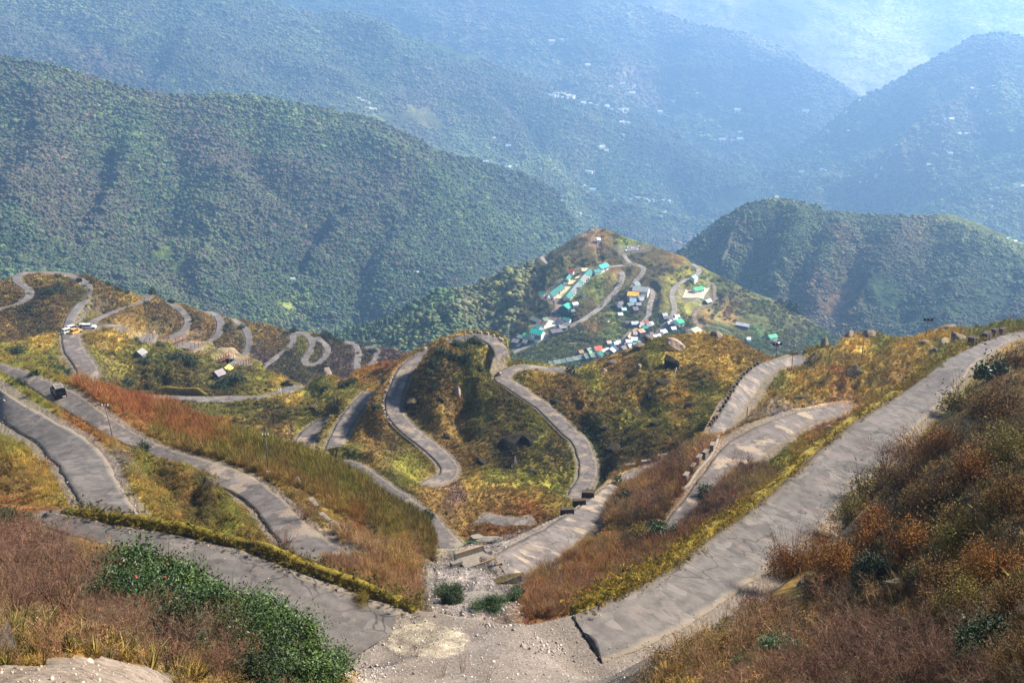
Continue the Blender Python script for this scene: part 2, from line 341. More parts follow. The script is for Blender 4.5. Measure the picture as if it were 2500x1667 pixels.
sL = Sheet("L", LGSIL, front("F", 46), -420, 2900, 3.0, [
    # left: upper-left road, the car's road
    (-150, 950, 200), (0, 990, 170), (60, 1050, 155), (130, 1100, 142), (200, 1170, 128), (250, 1230, 118), (280, 1270, 112), (60, 1150, 140), (0, 1150, 146), (100, 1220, 126), (-150, 1150, 152), (0, 1260, 122), (150, 1260, 117),
    (-150, 890, 240), (0, 897, 225), (60, 925, 212), (120, 945, 202), (200, 990, 188), (260, 1030, 176), (320, 1080, 166), (400, 1115, 158), (480, 1145, 151), (560, 1180, 144), (640, 1220, 136), (700, 1260, 129), (760, 1310, 122), (820, 1350, 115),
    (200, 1070, 158), (330, 1160, 141), (420, 1210, 131), (500, 1260, 122), (330, 1220, 130), (600, 1320, 114), (400, 1300, 113), (560, 1345, 105), (690, 1400, 97), (760, 1380, 106), (850, 1440, 95), (900, 1480, 88), (960, 1500, 87),
    (0, 885, 232), (100, 915, 218), (230, 928, 212), (300, 970, 202), (420, 1025, 190), (520, 1050, 182), (620, 1060, 178), (720, 1090, 172), (800, 1118, 168), (880, 1170, 160), (960, 1228, 153), (1040, 1270, 147), (1065, 1320, 140),
    (450, 1090, 168), (600, 1140, 160), (700, 1180, 153), (800, 1240, 145), (900, 1290, 137), (1000, 1330, 130), (870, 1350, 121), (960, 1400, 112),
    # wash
    (1080, 1360, 130), (1156, 1370, 126), (1150, 1330, 134), (1120, 1420, 112), (1200, 1420, 110), (1060, 1470, 98), (1180, 1470, 98), (1240, 1520, 88), (1137, 1520, 86), (1250, 1395, 120),
    (1236, 1328, 136), (1300, 1340, 136), (1300, 1306, 143), (1380, 1270, 153), (1389, 1252, 156), (1440, 1240, 164), (1480, 1195, 178), (1530, 1160, 192), (1610, 1125, 206),
    (1350, 1450, 105), (1362, 1520, 88), (1470, 1490, 96), (1450, 1400, 118), (1400, 1370, 126), (1520, 1300, 140), (1600, 1250, 148), (1560, 1200, 166), (1640, 1140, 182), (1600, 1419, 108), (1677, 1358, 116), (1753, 1310, 122), (1540, 1400, 114),
    # middle right road, the one above it, golden hill
    (1640, 1290, 134), (1680, 1230, 142), (1720, 1170, 150), (1780, 1120, 156), (1850, 1070, 166), (1930, 1030, 176), (2010, 1010, 184), (2060, 1005, 188), (1720, 1100, 164), (1840, 1035, 178),
    (1830, 1247, 126), (1906, 1190, 136), (1983, 1120, 150), (2059, 1060, 166), (2155, 1000, 180), (2251, 934, 198), (2327, 876, 214), (2400, 845, 226), (2500, 815, 240), (2650, 805, 255),
    (1730, 1055, 196), (1770, 1020, 204), (1815, 960, 224), (1850, 915, 242), (1900, 885, 260), (1950, 875, 270), (1772, 984, 212), (1845, 890, 248),
    (1870, 980, 212), (1950, 960, 220), (2000, 930, 234), (2050, 880, 258), (2002, 843, 280), (2063, 817, 296), (2136, 812, 300), (2150, 870, 262), (2231, 820, 284), (2308, 800, 275), (2396, 800, 256), (2461, 781, 252), (2500, 781, 252), (2650, 773, 265), (2200, 930, 212), (2300, 850, 240), (2100, 960, 204)],
    [(50, 1130, GOLD2), (0, 1060, OLIVE), (30, 1200, BROWN), (130, 1200, GOLD2), (0, 1240, RUST), (100, 1000, OLIVE), (220, 1055, RUST), (270, 1080, RUST), (60, 960, OLIVE), (300, 1110, GOLD2), (310, 1150, GRAVD, .6), (360, 1150, OLIVE), (420, 1190, DARKB), (450, 1200, BROWN), (380, 1230, GOLD2), (500, 1250, DARKB), (350, 1290, GOLD2), (560, 1290, OLIVE), (620, 1330, BROWN), (700, 1370, BROWN), (480, 1160, OLIVE),
     (230, 940, GOLD2), (300, 985, RUST), (360, 1030, RUST), (420, 1070, RUST), (450, 1040, RUST), (500, 1060, (130, 84, 38)), (400, 1090, GOLD2), (480, 1120, BROWN), (560, 1080, OLIVE), (650, 1110, OLIVE), (750, 1150, OLIVE), (850, 1220, OLIVE), (900, 1270, (104, 92, 34)), (950, 1310, OLIVE), (780, 1240, BROWN), (860, 1300, RUST), (820, 1280, GOLD2), (620, 1160, BROWN), (700, 1200, BROWN), (1000, 1270, DARKB), (1020, 1320, (98, 84, 34)),
     (900, 1370, GRAVD), (830, 1330, GRAVD), (850, 1420, TWIG), (900, 1410, BROWN), (950, 1440, BROWN), (880, 1470, OLIVE), (1000, 1410, BROWN),
     (1080, 1400, GRAV), (1150, 1400, GRAV), (1200, 1380, GRAV), (1250, 1340, GRAV), (1300, 1330, GRAV), (1150, 1470, GRAV), (1190, 1430, GRAVD), (1060, 1440, GRAVD), (1250, 1420, GRAVD), (1350, 1290, GRAV), (1320, 1400, BROWN), (1400, 1400, RUST), (1300, 1470, RUST), (1450, 1440, RUST), (1500, 1400, BROWN), (1420, 1340, GOLD2), (1480, 1290, BROWN), (1540, 1330, TWIG), (1600, 1330, DARKB), (1500, 1240, BROWN), (1550, 1180, GOLD2), (1590, 1150, PURP), (1650, 1120, PURP), (1600, 1200, RUST), (1560, 1250, PURP), (1640, 1190, RUST), (1700, 1090, GOLD2),
     (1700, 1290, TWIG), (1760, 1240, PURP), (1850, 1200, OLIVE), (1830, 1140, PURP), (1900, 1110, OLIVE), (1950, 1080, GOLD2), (2020, 1030, RUST), (1700, 1160, (170, 128, 80)), (1740, 1120, (160, 120, 84)), (2000, 1000, SAND), (1900, 1010, GRAV),
     (1880, 960, GOLD2), (1950, 930, GOLD), (2000, 950, GOLD), (2050, 920, (150, 108, 58)), (1900, 930, OLIVE), (2050, 980, (150, 110, 70)), (2100, 940, GOLD2), (2000, 860, OLIVE), (1990, 880, GOLD2), (2100, 850, GOLD), (2160, 840, OLIVE), (2200, 870, GOLD), (2150, 900, GOLD2), (2250, 840, GOLD), (2300, 820, GOLD), (2300, 870, OLIVE), (2200, 930, BROWN), (2400, 810, OLIVE), (2480, 790, OLIVE), (1970, 890, DARKB), (2080, 920, DARKB, .5)],
    back=0.3)

sK = Sheet("K", KSIL, front("L", 44), -400, 2000, 2.8, [
    # site hill and lower left
    (-150, 880, 400), (0, 900, 380), (0, 845, 450), (100, 900, 385), (50, 835, 470), (100, 812, 500), (165, 803, 515), (180, 850, 440), (205, 905, 400), (200, 940, 385), (250, 800, 530), (310, 805, 545), (380, 815, 560), (480, 845, 560), (590, 883, 545), (680, 917, 505), (730, 940, 470),
    (300, 850, 480), (400, 880, 480), (500, 900, 470), (350, 925, 440), (300, 950, 420), (350, 972, 412), (450, 977, 410), (550, 975, 408), (650, 962, 412), (720, 945, 425), (600, 930, 455), (300, 980, 395), (450, 992, 392), (600, 992, 388),
    (450, 1050, 345), (600, 1050, 335), (700, 1060, 322), (620, 1090, 318), (750, 960, 400), (740, 1010, 350), (760, 1080, 310), (-150, 820, 500),
    # mound and slope left of the winding road
    (780, 925, 400), (810, 912, 405), (870, 906, 400), (900, 895, 400), (950, 884, 385), (985, 870, 372), (850, 950, 365), (930, 940, 350), (890, 970, 330), (850, 1040, 302), (810, 1115, 268), (900, 1080, 285), (950, 1060, 290), (980, 1110, 262), (790, 1100, 285), (750, 1130, 265),
    # R18
    (815, 1131, 232), (870, 1145, 222), (920, 1175, 210), (980, 1215, 196), (1030, 1245, 186), (1060, 1265, 180), (1090, 1310, 168), (1110, 1350, 160), (930, 1140, 232), (1000, 1180, 220), (1050, 1215, 206), (1060, 1240, 196),
    # winding road, knoll
    (1030, 852, 352), (1087, 826, 350), (1125, 815, 348), (1183, 808, 346), (1213, 811, 342), (1240, 830, 328), (1235, 850, 318), (1225, 876, 308), (1140, 825, 340), (1070, 848, 335), (1010, 885, 322), (980, 920, 312), (960, 960, 304), (953, 1000, 294), (965, 1035, 282), (1000, 1070, 270), (1040, 1100, 258), (1085, 1130, 247), (1095, 1155, 240), (1060, 1185, 232), (1035, 1190, 231), (935, 1010, 292), (960, 1060, 276),
    (1120, 850, 322), (1140, 880, 312), (1100, 900, 308), (1060, 960, 298), (1150, 960, 296), (1010, 1000, 292), (1100, 1050, 276), (1200, 1000, 286), (1200, 1060, 266), (1250, 1095, 258), (1220, 1120, 250), (1300, 1100, 252), (1200, 1180, 226), (1120, 1180, 226), (1300, 1180, 226), (1220, 1240, 208), (1220, 1273, 198), (1290, 1272, 196), (1160, 1270, 198), (1220, 1310, 180), (1360, 1220, 214),
    # R17
    (1385, 905, 345), (1320, 898, 338), (1260, 897, 326), (1222, 903, 312), (1230, 920, 306), (1290, 962, 296), (1340, 1000, 288), (1385, 1045, 276), (1410, 1085, 266), (1430, 1130, 250), (1435, 1160, 241), (1420, 1195, 230), (1405, 1220, 221), (1300, 881, 345), (1250, 880, 330), (1290, 1010, 282), (1340, 1060, 266), (1380, 1120, 250),
    # right centre hill
    (1300, 930, 318), (1400, 930, 325), (1450, 900, 345), (1508, 860, 362), (1580, 835, 368), (1650, 830, 365), (1707, 814, 375), (1753, 820, 372), (1830, 848, 372), (1891, 876, 380), (1990, 905, 385), (1450, 980, 300), (1550, 930, 320), (1600, 880, 338), (1640, 930, 305), (1700, 900, 322), (1780, 900, 322), (1500, 1040, 272), (1600, 1020, 276), (1700, 980, 284), (1480, 1110, 250), (1560, 1090, 252), (1500, 1170, 232), (1640, 1090, 244), (1720, 1040, 256), (1800, 960, 290), (1700, 1110, 232), (1850, 930, 320)],
    [(20, 850, GOLD2), (50, 870, OLIVE), (100, 830, GOLD), (120, 870, OLIVE), (0, 840, OLIVE), (140, 910, OLIVE), (230, 830, GOLD2), (260, 860, GOLD2), (240, 900, OLIVE), (300, 830, GOLD), (300, 870, OLIVE), (350, 850, OLIVE), (400, 890, (90, 92, 40)), (430, 860, OLIVE), (450, 920, DARKB), (340, 930, DARKB), (540, 900, (96, 98, 42)), (600, 920, (104, 96, 40)), (650, 930, OLIVE), (700, 925, GOLD), (500, 880, OLIVE), (560, 960, DARKB), (300, 960, DARKB), (180, 850, SAND, .5), (195, 890, GRAVD, .7), (363, 820, SAND, .6), (480, 850, SAND, .5), (560, 885, SAND, .5),
     (450, 1000, DARKB), (500, 1020, OLIVE), (600, 1020, OLIVE), (680, 1030, DARKB), (600, 1080, BROWN), (720, 970, GOLD2), (740, 1030, OLIVE), (700, 1070, BROWN), (780, 960, OLIVE), (800, 930, OLIVE), (850, 920, (150, 106, 40)), (900, 900, (150, 106, 44)), (850, 960, OLIVE), (930, 900, (140, 90, 44)), (920, 940, BROWN), (900, 1000, BROWN), (880, 1060, GOLD2), (930, 1080, BROWN), (960, 1120, DARKB), (900, 1110, BROWN), (850, 1110, OLIVE), (1000, 1150, OLIVE), (1050, 1220, BROWN), (980, 1160, OLIVE), (700, 1110, DARKB), (740, 1090, GRAVD, .6),
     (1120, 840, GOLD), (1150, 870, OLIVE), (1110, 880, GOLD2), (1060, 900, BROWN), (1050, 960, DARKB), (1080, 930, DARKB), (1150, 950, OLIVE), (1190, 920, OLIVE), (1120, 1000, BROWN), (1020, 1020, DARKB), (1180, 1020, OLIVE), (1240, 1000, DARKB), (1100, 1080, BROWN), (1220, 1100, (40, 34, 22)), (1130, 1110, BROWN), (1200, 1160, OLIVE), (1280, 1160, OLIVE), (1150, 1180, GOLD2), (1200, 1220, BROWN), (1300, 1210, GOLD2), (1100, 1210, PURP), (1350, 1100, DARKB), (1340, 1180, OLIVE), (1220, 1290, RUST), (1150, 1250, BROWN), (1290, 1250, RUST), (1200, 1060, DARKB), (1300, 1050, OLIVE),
     (1300, 890, OLIVE), (1330, 930, GOLD2), (1380, 960, BROWN), (1450, 930, OLIVE), (1420, 1000, BROWN), (1480, 980, GOLD2), (1520, 900, BROWN), (1560, 960, GOLD2), (1600, 870, OLIVE), (1650, 850, GOLD2), (1720, 840, GOLD), (1780, 850, GOLD), (1850, 870, GOLD2), (1700, 900, GOLD2), (1650, 960, GOLD), (1600, 1000, OLIVE), (1540, 1040, OLIVE), (1500, 1080, DARKB), (1450, 1080, GREEN), (1460, 1150, GREEN), (1560, 1100, DARKB), (1620, 1060, OLIVE), (1650, 1020, GOLD2), (1720, 960, OLIVE), (1750, 900, GOLD), (1640, 1100, BROWN), (1700, 1040, OLIVE), (1500, 1150, DARKB)],
    back=0.3)

sW = Sheet("W2", W2SIL, front(("K", "L"), 40), -400, 1080, 2.6, [
    (-150, 780, 560), (0, 760, 610), (0, 700, 640), (-150, 690, 680), (40, 672, 690), (70, 665, 700), (120, 662, 700), (170, 667, 690), (215, 690, 660), (210, 720, 610), (180, 770, 550), (165, 805, 525), (60, 720, 620), (30, 750, 605), (60, 790, 560), (100, 760, 580), (0, 820, 540),
    (260, 770, 600), (330, 745, 650), (365, 722, 690), (310, 715, 700), (410, 738, 720), (460, 785, 665), (430, 820, 625), (400, 780, 650), (330, 790, 610), (300, 820, 570), (500, 758, 740), (540, 785, 710), (510, 840, 650), (575, 788, 745), (610, 840, 690), (585, 875, 650), (560, 830, 690), (670, 795, 770), (700, 808, 775), (690, 850, 715), (650, 890, 670), (740, 808, 770), (765, 830, 745), (745, 890, 690), (800, 850, 740), (790, 815, 770), (860, 834, 780), (875, 870, 720), (900, 850, 760), (920, 870, 730), (980, 858, 740), (870, 910, 670), (800, 920, 650), (700, 930, 640), (1060, 880, 720), (600, 910, 620), (400, 860, 590)],
    [(30, 700, BROWN), (20, 730, GOLD2), (60, 740, DARKB), (120, 670, GOLD), (120, 700, GOLD2), (100, 720, DARKB), (150, 750, BROWN), (50, 780, DARKB), (100, 790, DARKB), (20, 800, BROWN), (160, 720, DARKB), (195, 740, OLIVE), (250, 720, BROWN), (260, 750, DARKB), (300, 710, GOLD2), (330, 780, BROWN), (400, 780, DARKB), (420, 760, BROWN), (350, 770, GOLD2), (480, 790, BROWN), (500, 780, BROWN), (560, 810, DARKB), (560, 850, BROWN), (640, 800, GOLD2), (660, 830, BROWN), (640, 860, PURP), (700, 880, DARKB), (750, 850, OLIVE), (800, 840, DARKB), (820, 880, PURP), (760, 910, DARKB), (860, 890, PURP), (900, 870, DARKB), (950, 870, PURP), (960, 890, PURP), (840, 850, DARKB)],
    back=0.3)

FOR = (62, 80, 40); FORD = (46, 62, 34); FORB = (84, 78, 48); VGR = (124, 132, 60)
sV = Sheet("V", VSIL, front(("K", "W2", "L"), 60), 650, 2110, 2.4, [
    (660, 870, 1350), (850, 815, 1420), (900, 840, 1200), (1000, 755, 1330), (1000, 830, 1080), (1100, 712, 1290), (1100, 790, 1060), (1170, 800, 1000), (1183, 694, 1260), (1240, 670, 1230), (1240, 760, 1030), (1294, 648, 1215), (1374, 601, 1235), (1443, 562, 1260), (1473, 560, 1260), (1500, 570, 1250), (1565, 593, 1230), (1623, 612, 1215), (1672, 631, 1200), (1754, 675, 1190), (1828, 712, 1180), (1945, 765, 1160), (2057, 840, 1120),
    (1460, 620, 1150), (1540, 605, 1190), (1540, 640, 1110), (1330, 720, 1020), (1400, 650, 1085), (1280, 700, 1080), (1350, 780, 930), (1290, 800, 915), (1280, 860, 850), (1450, 720, 1010), (1420, 790, 905), (1450, 850, 850), (1550, 720, 1010), (1560, 800, 900), (1650, 680, 1080), (1620, 750, 965), (1650, 800, 910), (1700, 790, 930), (1600, 850, 855), (1400, 890, 800), (1330, 880, 815), (1520, 890, 805), (1750, 770, 985), (1800, 820, 930), (1850, 790, 985), (1900, 850, 930), (2000, 850, 1000), (2100, 880, 1000), (1700, 850, 860)],
    [(850, 830, FORD), (900, 800, FORD), (960, 790, FORD), (1000, 770, FORD), (1050, 740, FORD), (1000, 830, FORD), (1100, 730, FOR), (1150, 730, FORB), (1120, 770, FORB), (1100, 800, FORD), (1200, 700, FORB), (1190, 780, FORB), (1220, 740, (88, 86, 44)), (1180, 820, FORD), (1260, 700, (90, 88, 44)), (1300, 670, FORB), (1350, 640, FORB), (1380, 610, FORB), (1420, 590, (96, 80, 50)), (1400, 630, DARKB), (1470, 570, BROWN), (1450, 575, (140, 110, 80)), (1440, 620, DARKB), (1500, 590, DARKB), (1500, 640, BROWN), (1570, 600, OLIVE), (1540, 590, VGR), (1600, 620, DARKB), (1650, 640, BROWN), (1620, 660, DARKB), (1560, 650, DARKB), (1580, 690, DARKB), (1600, 720, DARKB), (1640, 700, OLIVE), (1680, 670, OLIVE),
     (1270, 740, FORB), (1290, 780, FORB), (1340, 740, DARKB, .6), (1430, 680, VGR), (1440, 700, VGR), (1460, 660, VGR), (1410, 720, (118, 122, 52)), (1400, 750, DARKB), (1480, 690, DARKB), (1430, 750, DARKB), (1500, 720, FORB), (1450, 790, (118, 110, 54)), (1490, 790, VGR), (1430, 810, (140, 110, 60)), (1470, 830, VGR), (1400, 830, GREEN), (1350, 860, GREEN), (1300, 870, GREEN), (1440, 860, GREEN), (1530, 790, GREEN), (1560, 760, FORB), (1600, 780, GREEN), (1630, 830, GREEN), (1660, 820, GREEN), (1720, 720, VGR), (1760, 710, GREEN), (1740, 750, FORB), (1780, 770, BROWN), (1720, 770, BROWN), (1800, 740, FORB), (1850, 760, (86, 88, 44)), (1900, 790, (84, 84, 44)), (1950, 800, FORB), (2000, 820, FOR), (1850, 820, FOR), (1760, 810, FOR), (1700, 800, GREEN), (1500, 870, GREEN), (1380, 890, GREEN), (1330, 830, GREEN)],
    back=0.28)
sD = Sheet("D", DSIL, front(("V", "L"), 100), 1590, 2900, 3.4, [
    (1600, 680, 1950), (1640, 640, 1950), (1679, 598, 2000), (1754, 540, 2060), (1818, 503, 2080), (1881, 488, 2080), (1945, 491, 2060), (2020, 518, 2040), (2126, 526, 2060), (2232, 530, 2090), (2317, 525, 2100), (2392, 549, 2060), (2500, 597, 2000), (2650, 660, 1900), (1720, 640, 1850), (1760, 680, 1720), (1830, 700, 1640), (1850, 600, 1830), (1950, 620, 1700), (1950, 750, 1480), (2050, 600, 1800), (2080, 800, 1330), (2150, 700, 1490), (2200, 600, 1780), (2300, 750, 1330), (2300, 640, 1620), (2400, 620, 1760), (2400, 700, 1460), (2500, 680, 1600), (2500, 790, 1180), (2150, 840, 1220), (2650, 800, 1180)],
    [(1700, 600, FOR), (1660, 650, FOR), (1760, 570, FORD), (1850, 510, FORD), (1880, 490, VGR, .6), (1900, 540, FORD), (1780, 600, (92, 88, 56)), (1800, 660, FOR), (1900, 620, FOR), (1950, 560, FOR), (2050, 570, FOR), (2050, 600, (104, 84, 60), .7), (2100, 620, FORB), (2000, 690, (112, 88, 64), .7), (2040, 740, (106, 84, 60), .5), (2000, 640, FOR), (2150, 560, FOR), (2220, 590, (100, 84, 58), .7), (2200, 680, FORD), (2150, 740, FORD), (2300, 560, (104, 100, 52), .7), (2350, 545, VGR), (2420, 580, VGR), (2480, 620, VGR, .7), (2300, 640, FOR), (2400, 680, FORD), (2300, 740, FORD), (2450, 740, FORD), (2460, 660, FOR), (2480, 770, (58, 50, 42))],
    back=0.25)
sE1 = Sheet("E1", E1SIL, front(("W2", "V"), 150), -400, 1480, 3.6, [
    (-150, 125, 2700), (0, 141, 2750), (159, 168, 2800), (276, 210, 2900), (404, 236, 3050), (510, 235, 3150), (638, 237, 3250), (765, 263, 3350), (903, 290, 3450), (1010, 338, 3500), (1169, 396, 4500), (1275, 423, 5600), (1360, 471, 6000), (1435, 603, 5600), (1470, 690, 5000),
    (0, 300, 2350), (250, 350, 2420), (100, 500, 1950), (300, 600, 1900), (450, 400, 2550), (650, 400, 2650), (600, 550, 2200), (800, 450, 2750), (950, 450, 3000), (750, 650, 2100), (1000, 560, 2650), (1150, 520, 3700), (1250, 560, 4200), (1100, 680, 2350), (900, 760, 2020), (500, 700, 1820), (250, 680, 1720), (0, 600, 1700), (0, 670, 1560), (650, 780, 1850), (-150, 600, 1650), (300, 480, 2150), (380, 560, 2120), (700, 560, 2300), (880, 600, 2420), (1000, 700, 2200), (1350, 640, 4400), (1380, 560, 5200), (-150, 300, 2300), (850, 840, 1850), (500, 760, 1700)],
    [(0, 200, FOR), (200, 250, FORB), (400, 260, (88, 96, 48)), (600, 260, (90, 96, 48)), (800, 290, (88, 94, 46)), (300, 330, FOR), (100, 400, FORB), (500, 350, FORB), (700, 400, FORB), (850, 360, FOR), (1000, 400, (92, 96, 48)), (950, 450, (92, 96, 48)), (700, 330, FOR), (1200, 420, FOR), (1100, 480, FOR), (1250, 500, FORD), (600, 500, FORB), (800, 550, FORB), (400, 500, FOR), (200, 550, FORB), (500, 560, (84, 92, 46)), (400, 620, (92, 104, 50)), (350, 610, FOR), (450, 660, (92, 104, 50)), (250, 650, FOR), (50, 620, FOR), (150, 680, FOR), (550, 720, FOR), (650, 690, FOR), (700, 720, VGR, .5), (800, 730, FOR), (900, 700, FOR), (1000, 640, FOR), (1100, 600, FORD), (1200, 600, FOR), (700, 600, FORD), (880, 500, FORD), (1320, 560, FOR)],
    back=0.22)
sE2 = Sheet("E2", E2SIL, front(("E1", "V", "D"), 110), -400, 2010, 3.8, [
    (-150, -110, 5000), (0, -110, 5000), (400, -90, 5300), (648, 3, 5600), (765, 40, 5700), (850, 35, 5750), (925, 51, 5750), (1063, 109, 5750), (1275, 189, 5800), (1488, 263, 5900), (1626, 322, 5900), (1722, 386, 5800), (1807, 412, 5700), (1945, 460, 5500), (2005, 488, 5400),
    (0, 50, 4300), (150, 60, 4400), (150, 170, 3700), (300, 100, 4250), (300, 220, 3600), (450, 60, 4800), (500, 200, 4000), (450, 250, 3700), (700, 150, 4700), (700, 260, 3950), (950, 200, 4800), (900, 310, 4050), (1100, 270, 4500), (1100, 400, 3700), (1300, 300, 4800), (1300, 430, 3700), (1450, 380, 4800), (1400, 520, 3400), (1550, 430, 5000), (1500, 560, 3300), (1650, 480, 4900), (1650, 590, 3400), (1750, 500, 4800), (1850, 480, 5000), (1900, 520, 4600), (1450, 620, 3100), (1750, 570, 3700), (0, 160, 3500)],
    [(100, 0, FORB), (300, 60, FORB), (500, 30, FOR), (700, 60, (88, 94, 46)), (850, 60, FORB), (650, 150, FORB), (400, 180, FORD), (100, 120, FOR), (300, 200, FORB), (800, 130, (90, 94, 56)), (900, 200, FOR), (1050, 160, FOR), (700, 230, FOR), (900, 280, VGR), (1000, 260, (110, 104, 62)), (1200, 230, FOR), (1150, 300, VGR), (1250, 340, (112, 106, 62)), (1330, 300, FOR), (1400, 280, FOR), (1450, 330, (120, 100, 70), .8), (1400, 350, (112, 108, 60)), (1350, 360, VGR), (1500, 330, FOR), (1250, 410, VGR), (1350, 430, VGR), (1300, 480, (100, 108, 54)), (1450, 420, FOR), (1550, 370, FORD), (1650, 420, FORD), (1750, 440, FORD), (1500, 470, FOR), (1600, 500, FOR), (1400, 540, VGR), (1550, 550, FOR), (1700, 520, FOR), (1850, 480, FOR), (1650, 590, (90, 92, 56))],
    back=0.2)
sE3 = Sheet("E3", E3SIL, front(("D", "E2"), 130), 1700, 2900, 3.9, [
    (1700, 475, 5600), (1860, 412, 5700), (1945, 364, 5800), (2020, 311, 5900), (2094, 247, 6000), (2168, 216, 6100), (2232, 173, 6200), (2317, 131, 6300), (2445, 86, 6400), (2500, 99, 6300), (2650, 133, 6200),
    (1950, 430, 5100), (2050, 395, 5050), (2150, 350, 5100), (2250, 290, 5200), (2380, 220, 5400), (2000, 475, 4500), (2100, 435, 4350), (2200, 385, 4300), (2300, 330, 4300), (2450, 270, 4350), (2600, 250, 4300), (2100, 500, 3900), (2250, 470, 3600), (2350, 420, 3700), (2450, 380, 3750), (2500, 450, 3300), (2400, 520, 3100), (2550, 560, 2800), (2250, 550, 3100), (2650, 400, 3500), (1850, 480, 4900), (1950, 520, 4200), (2100, 560, 3500)],
    [(2000, 360, FOR), (2100, 300, FOR), (2300, 200, FOR), (2430, 120, FOR), (2400, 200, FORB), (2200, 300, FORD), (2000, 420, FOR), (2100, 380, FORD), (2150, 400, VGR), (2250, 340, VGR), (2350, 300, (104, 104, 60)), (2450, 260, VGR), (2050, 440, VGR), (2300, 400, (112, 96, 66)), (2250, 420, (110, 100, 62)), (2400, 350, FOR), (2350, 450, FORD), (2450, 450, FORD), (2200, 470, FOR), (2100, 480, FOR), (2480, 520, VGR), (2420, 560, VGR, .7), (1950, 480, FOR), (2300, 510, FOR)],
    back=0.2)
sZ1 = Sheet("Z1", Z1SIL, front(("E2", "E3"), 110), 500, 2200, 5, [
    (500, -90, 10500), (1063, -57, 10500), (1350, -27, 10500), (1594, 24, 10200), (1807, 83, 9800), (2020, 184, 9300), (2105, 247, 9000), (2190, 305, 8700), (1000, 60, 9000), (1200, 120, 8600), (1400, 120, 9000), (1500, 200, 8300), (1700, 180, 8800), (1650, 280, 7800), (1800, 250, 8300), (1900, 300, 7900), (1850, 380, 7000), (1750, 380, 7000), (2000, 330, 7600), (1500, 270, 7500), (700, 20, 8800), (1350, 220, 7700), (1950, 200, 8900), (1300, 30, 9700), (1560, 90, 9600)],
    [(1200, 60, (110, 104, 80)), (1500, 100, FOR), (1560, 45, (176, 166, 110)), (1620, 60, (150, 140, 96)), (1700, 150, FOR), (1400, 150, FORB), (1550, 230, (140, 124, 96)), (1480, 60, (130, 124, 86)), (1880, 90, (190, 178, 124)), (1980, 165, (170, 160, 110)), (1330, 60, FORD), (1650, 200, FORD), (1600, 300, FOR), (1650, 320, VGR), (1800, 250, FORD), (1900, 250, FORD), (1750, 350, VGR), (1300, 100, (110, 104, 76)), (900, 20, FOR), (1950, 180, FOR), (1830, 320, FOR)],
    back=0.2)
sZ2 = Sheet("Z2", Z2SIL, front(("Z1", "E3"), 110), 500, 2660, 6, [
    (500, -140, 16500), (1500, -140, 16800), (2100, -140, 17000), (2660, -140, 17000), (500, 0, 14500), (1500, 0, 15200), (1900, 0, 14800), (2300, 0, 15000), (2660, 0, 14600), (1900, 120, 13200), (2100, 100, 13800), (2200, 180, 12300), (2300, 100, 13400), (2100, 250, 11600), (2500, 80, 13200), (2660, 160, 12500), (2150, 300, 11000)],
    [(1700, 0, (206, 194, 150)), (1900, 40, (120, 116, 80)), (2100, 60, (214, 208, 176)), (2000, 120, (150, 146, 100)), (2200, 30, (218, 212, 180)), (2300, 100, (130, 130, 90)), (2400, 20, (214, 208, 176)), (2150, 200, (204, 196, 152)), (2500, 60, (214, 208, 176)), (1500, -50, FORB), (2250, 140, (220, 210, 166))],  # pale patches put the slope's sunlit brightness into its colour
    back=0.2)
# ------------------------------------------------------------------ roads: edges or centre lines, all benches cut into the hillsides
def resample(pts, n):
    pts = np.asarray(pts, float)
    seg = np.r_[0, np.cumsum(np.linalg.norm(np.diff(pts[:, :2], axis=0), axis=1))]
    # Catmull-Rom through the points
    m = len(pts); t = np.linspace(0, seg[-1], n); out = np.empty((n, pts.shape[1]))
    k = np.clip(np.searchsorted(seg, t, side='right') - 1, 0, m - 2)
    x = ((t - seg[k]) / (seg[k + 1] - seg[k]))[:, None]
    p1, p2 = pts[k], pts[k + 1]; p0 = pts[np.maximum(k - 1, 0)]; p3 = pts[np.minimum(k + 2, m - 1)]
    out = 0.5 * (2 * p1 + (p2 - p0) * x + (2 * p0 - 5 * p1 + 4 * p2 - p3) * x ** 2 + (-p0 + 3 * p1 - 3 * p2 + p3) * x ** 3)
    return out
def smooth1(a, k):
    if k < 1: return a
    g = np.exp(-0.5 * (np.arange(-3 * k, 3 * k + 1) / k) ** 2); g /= g.sum()
    pad = np.concatenate([np.repeat(a[:1], 3 * k, 0), a, np.repeat(a[-1:], 3 * k, 0)])
    return np.convolve(pad, g, 'valid')

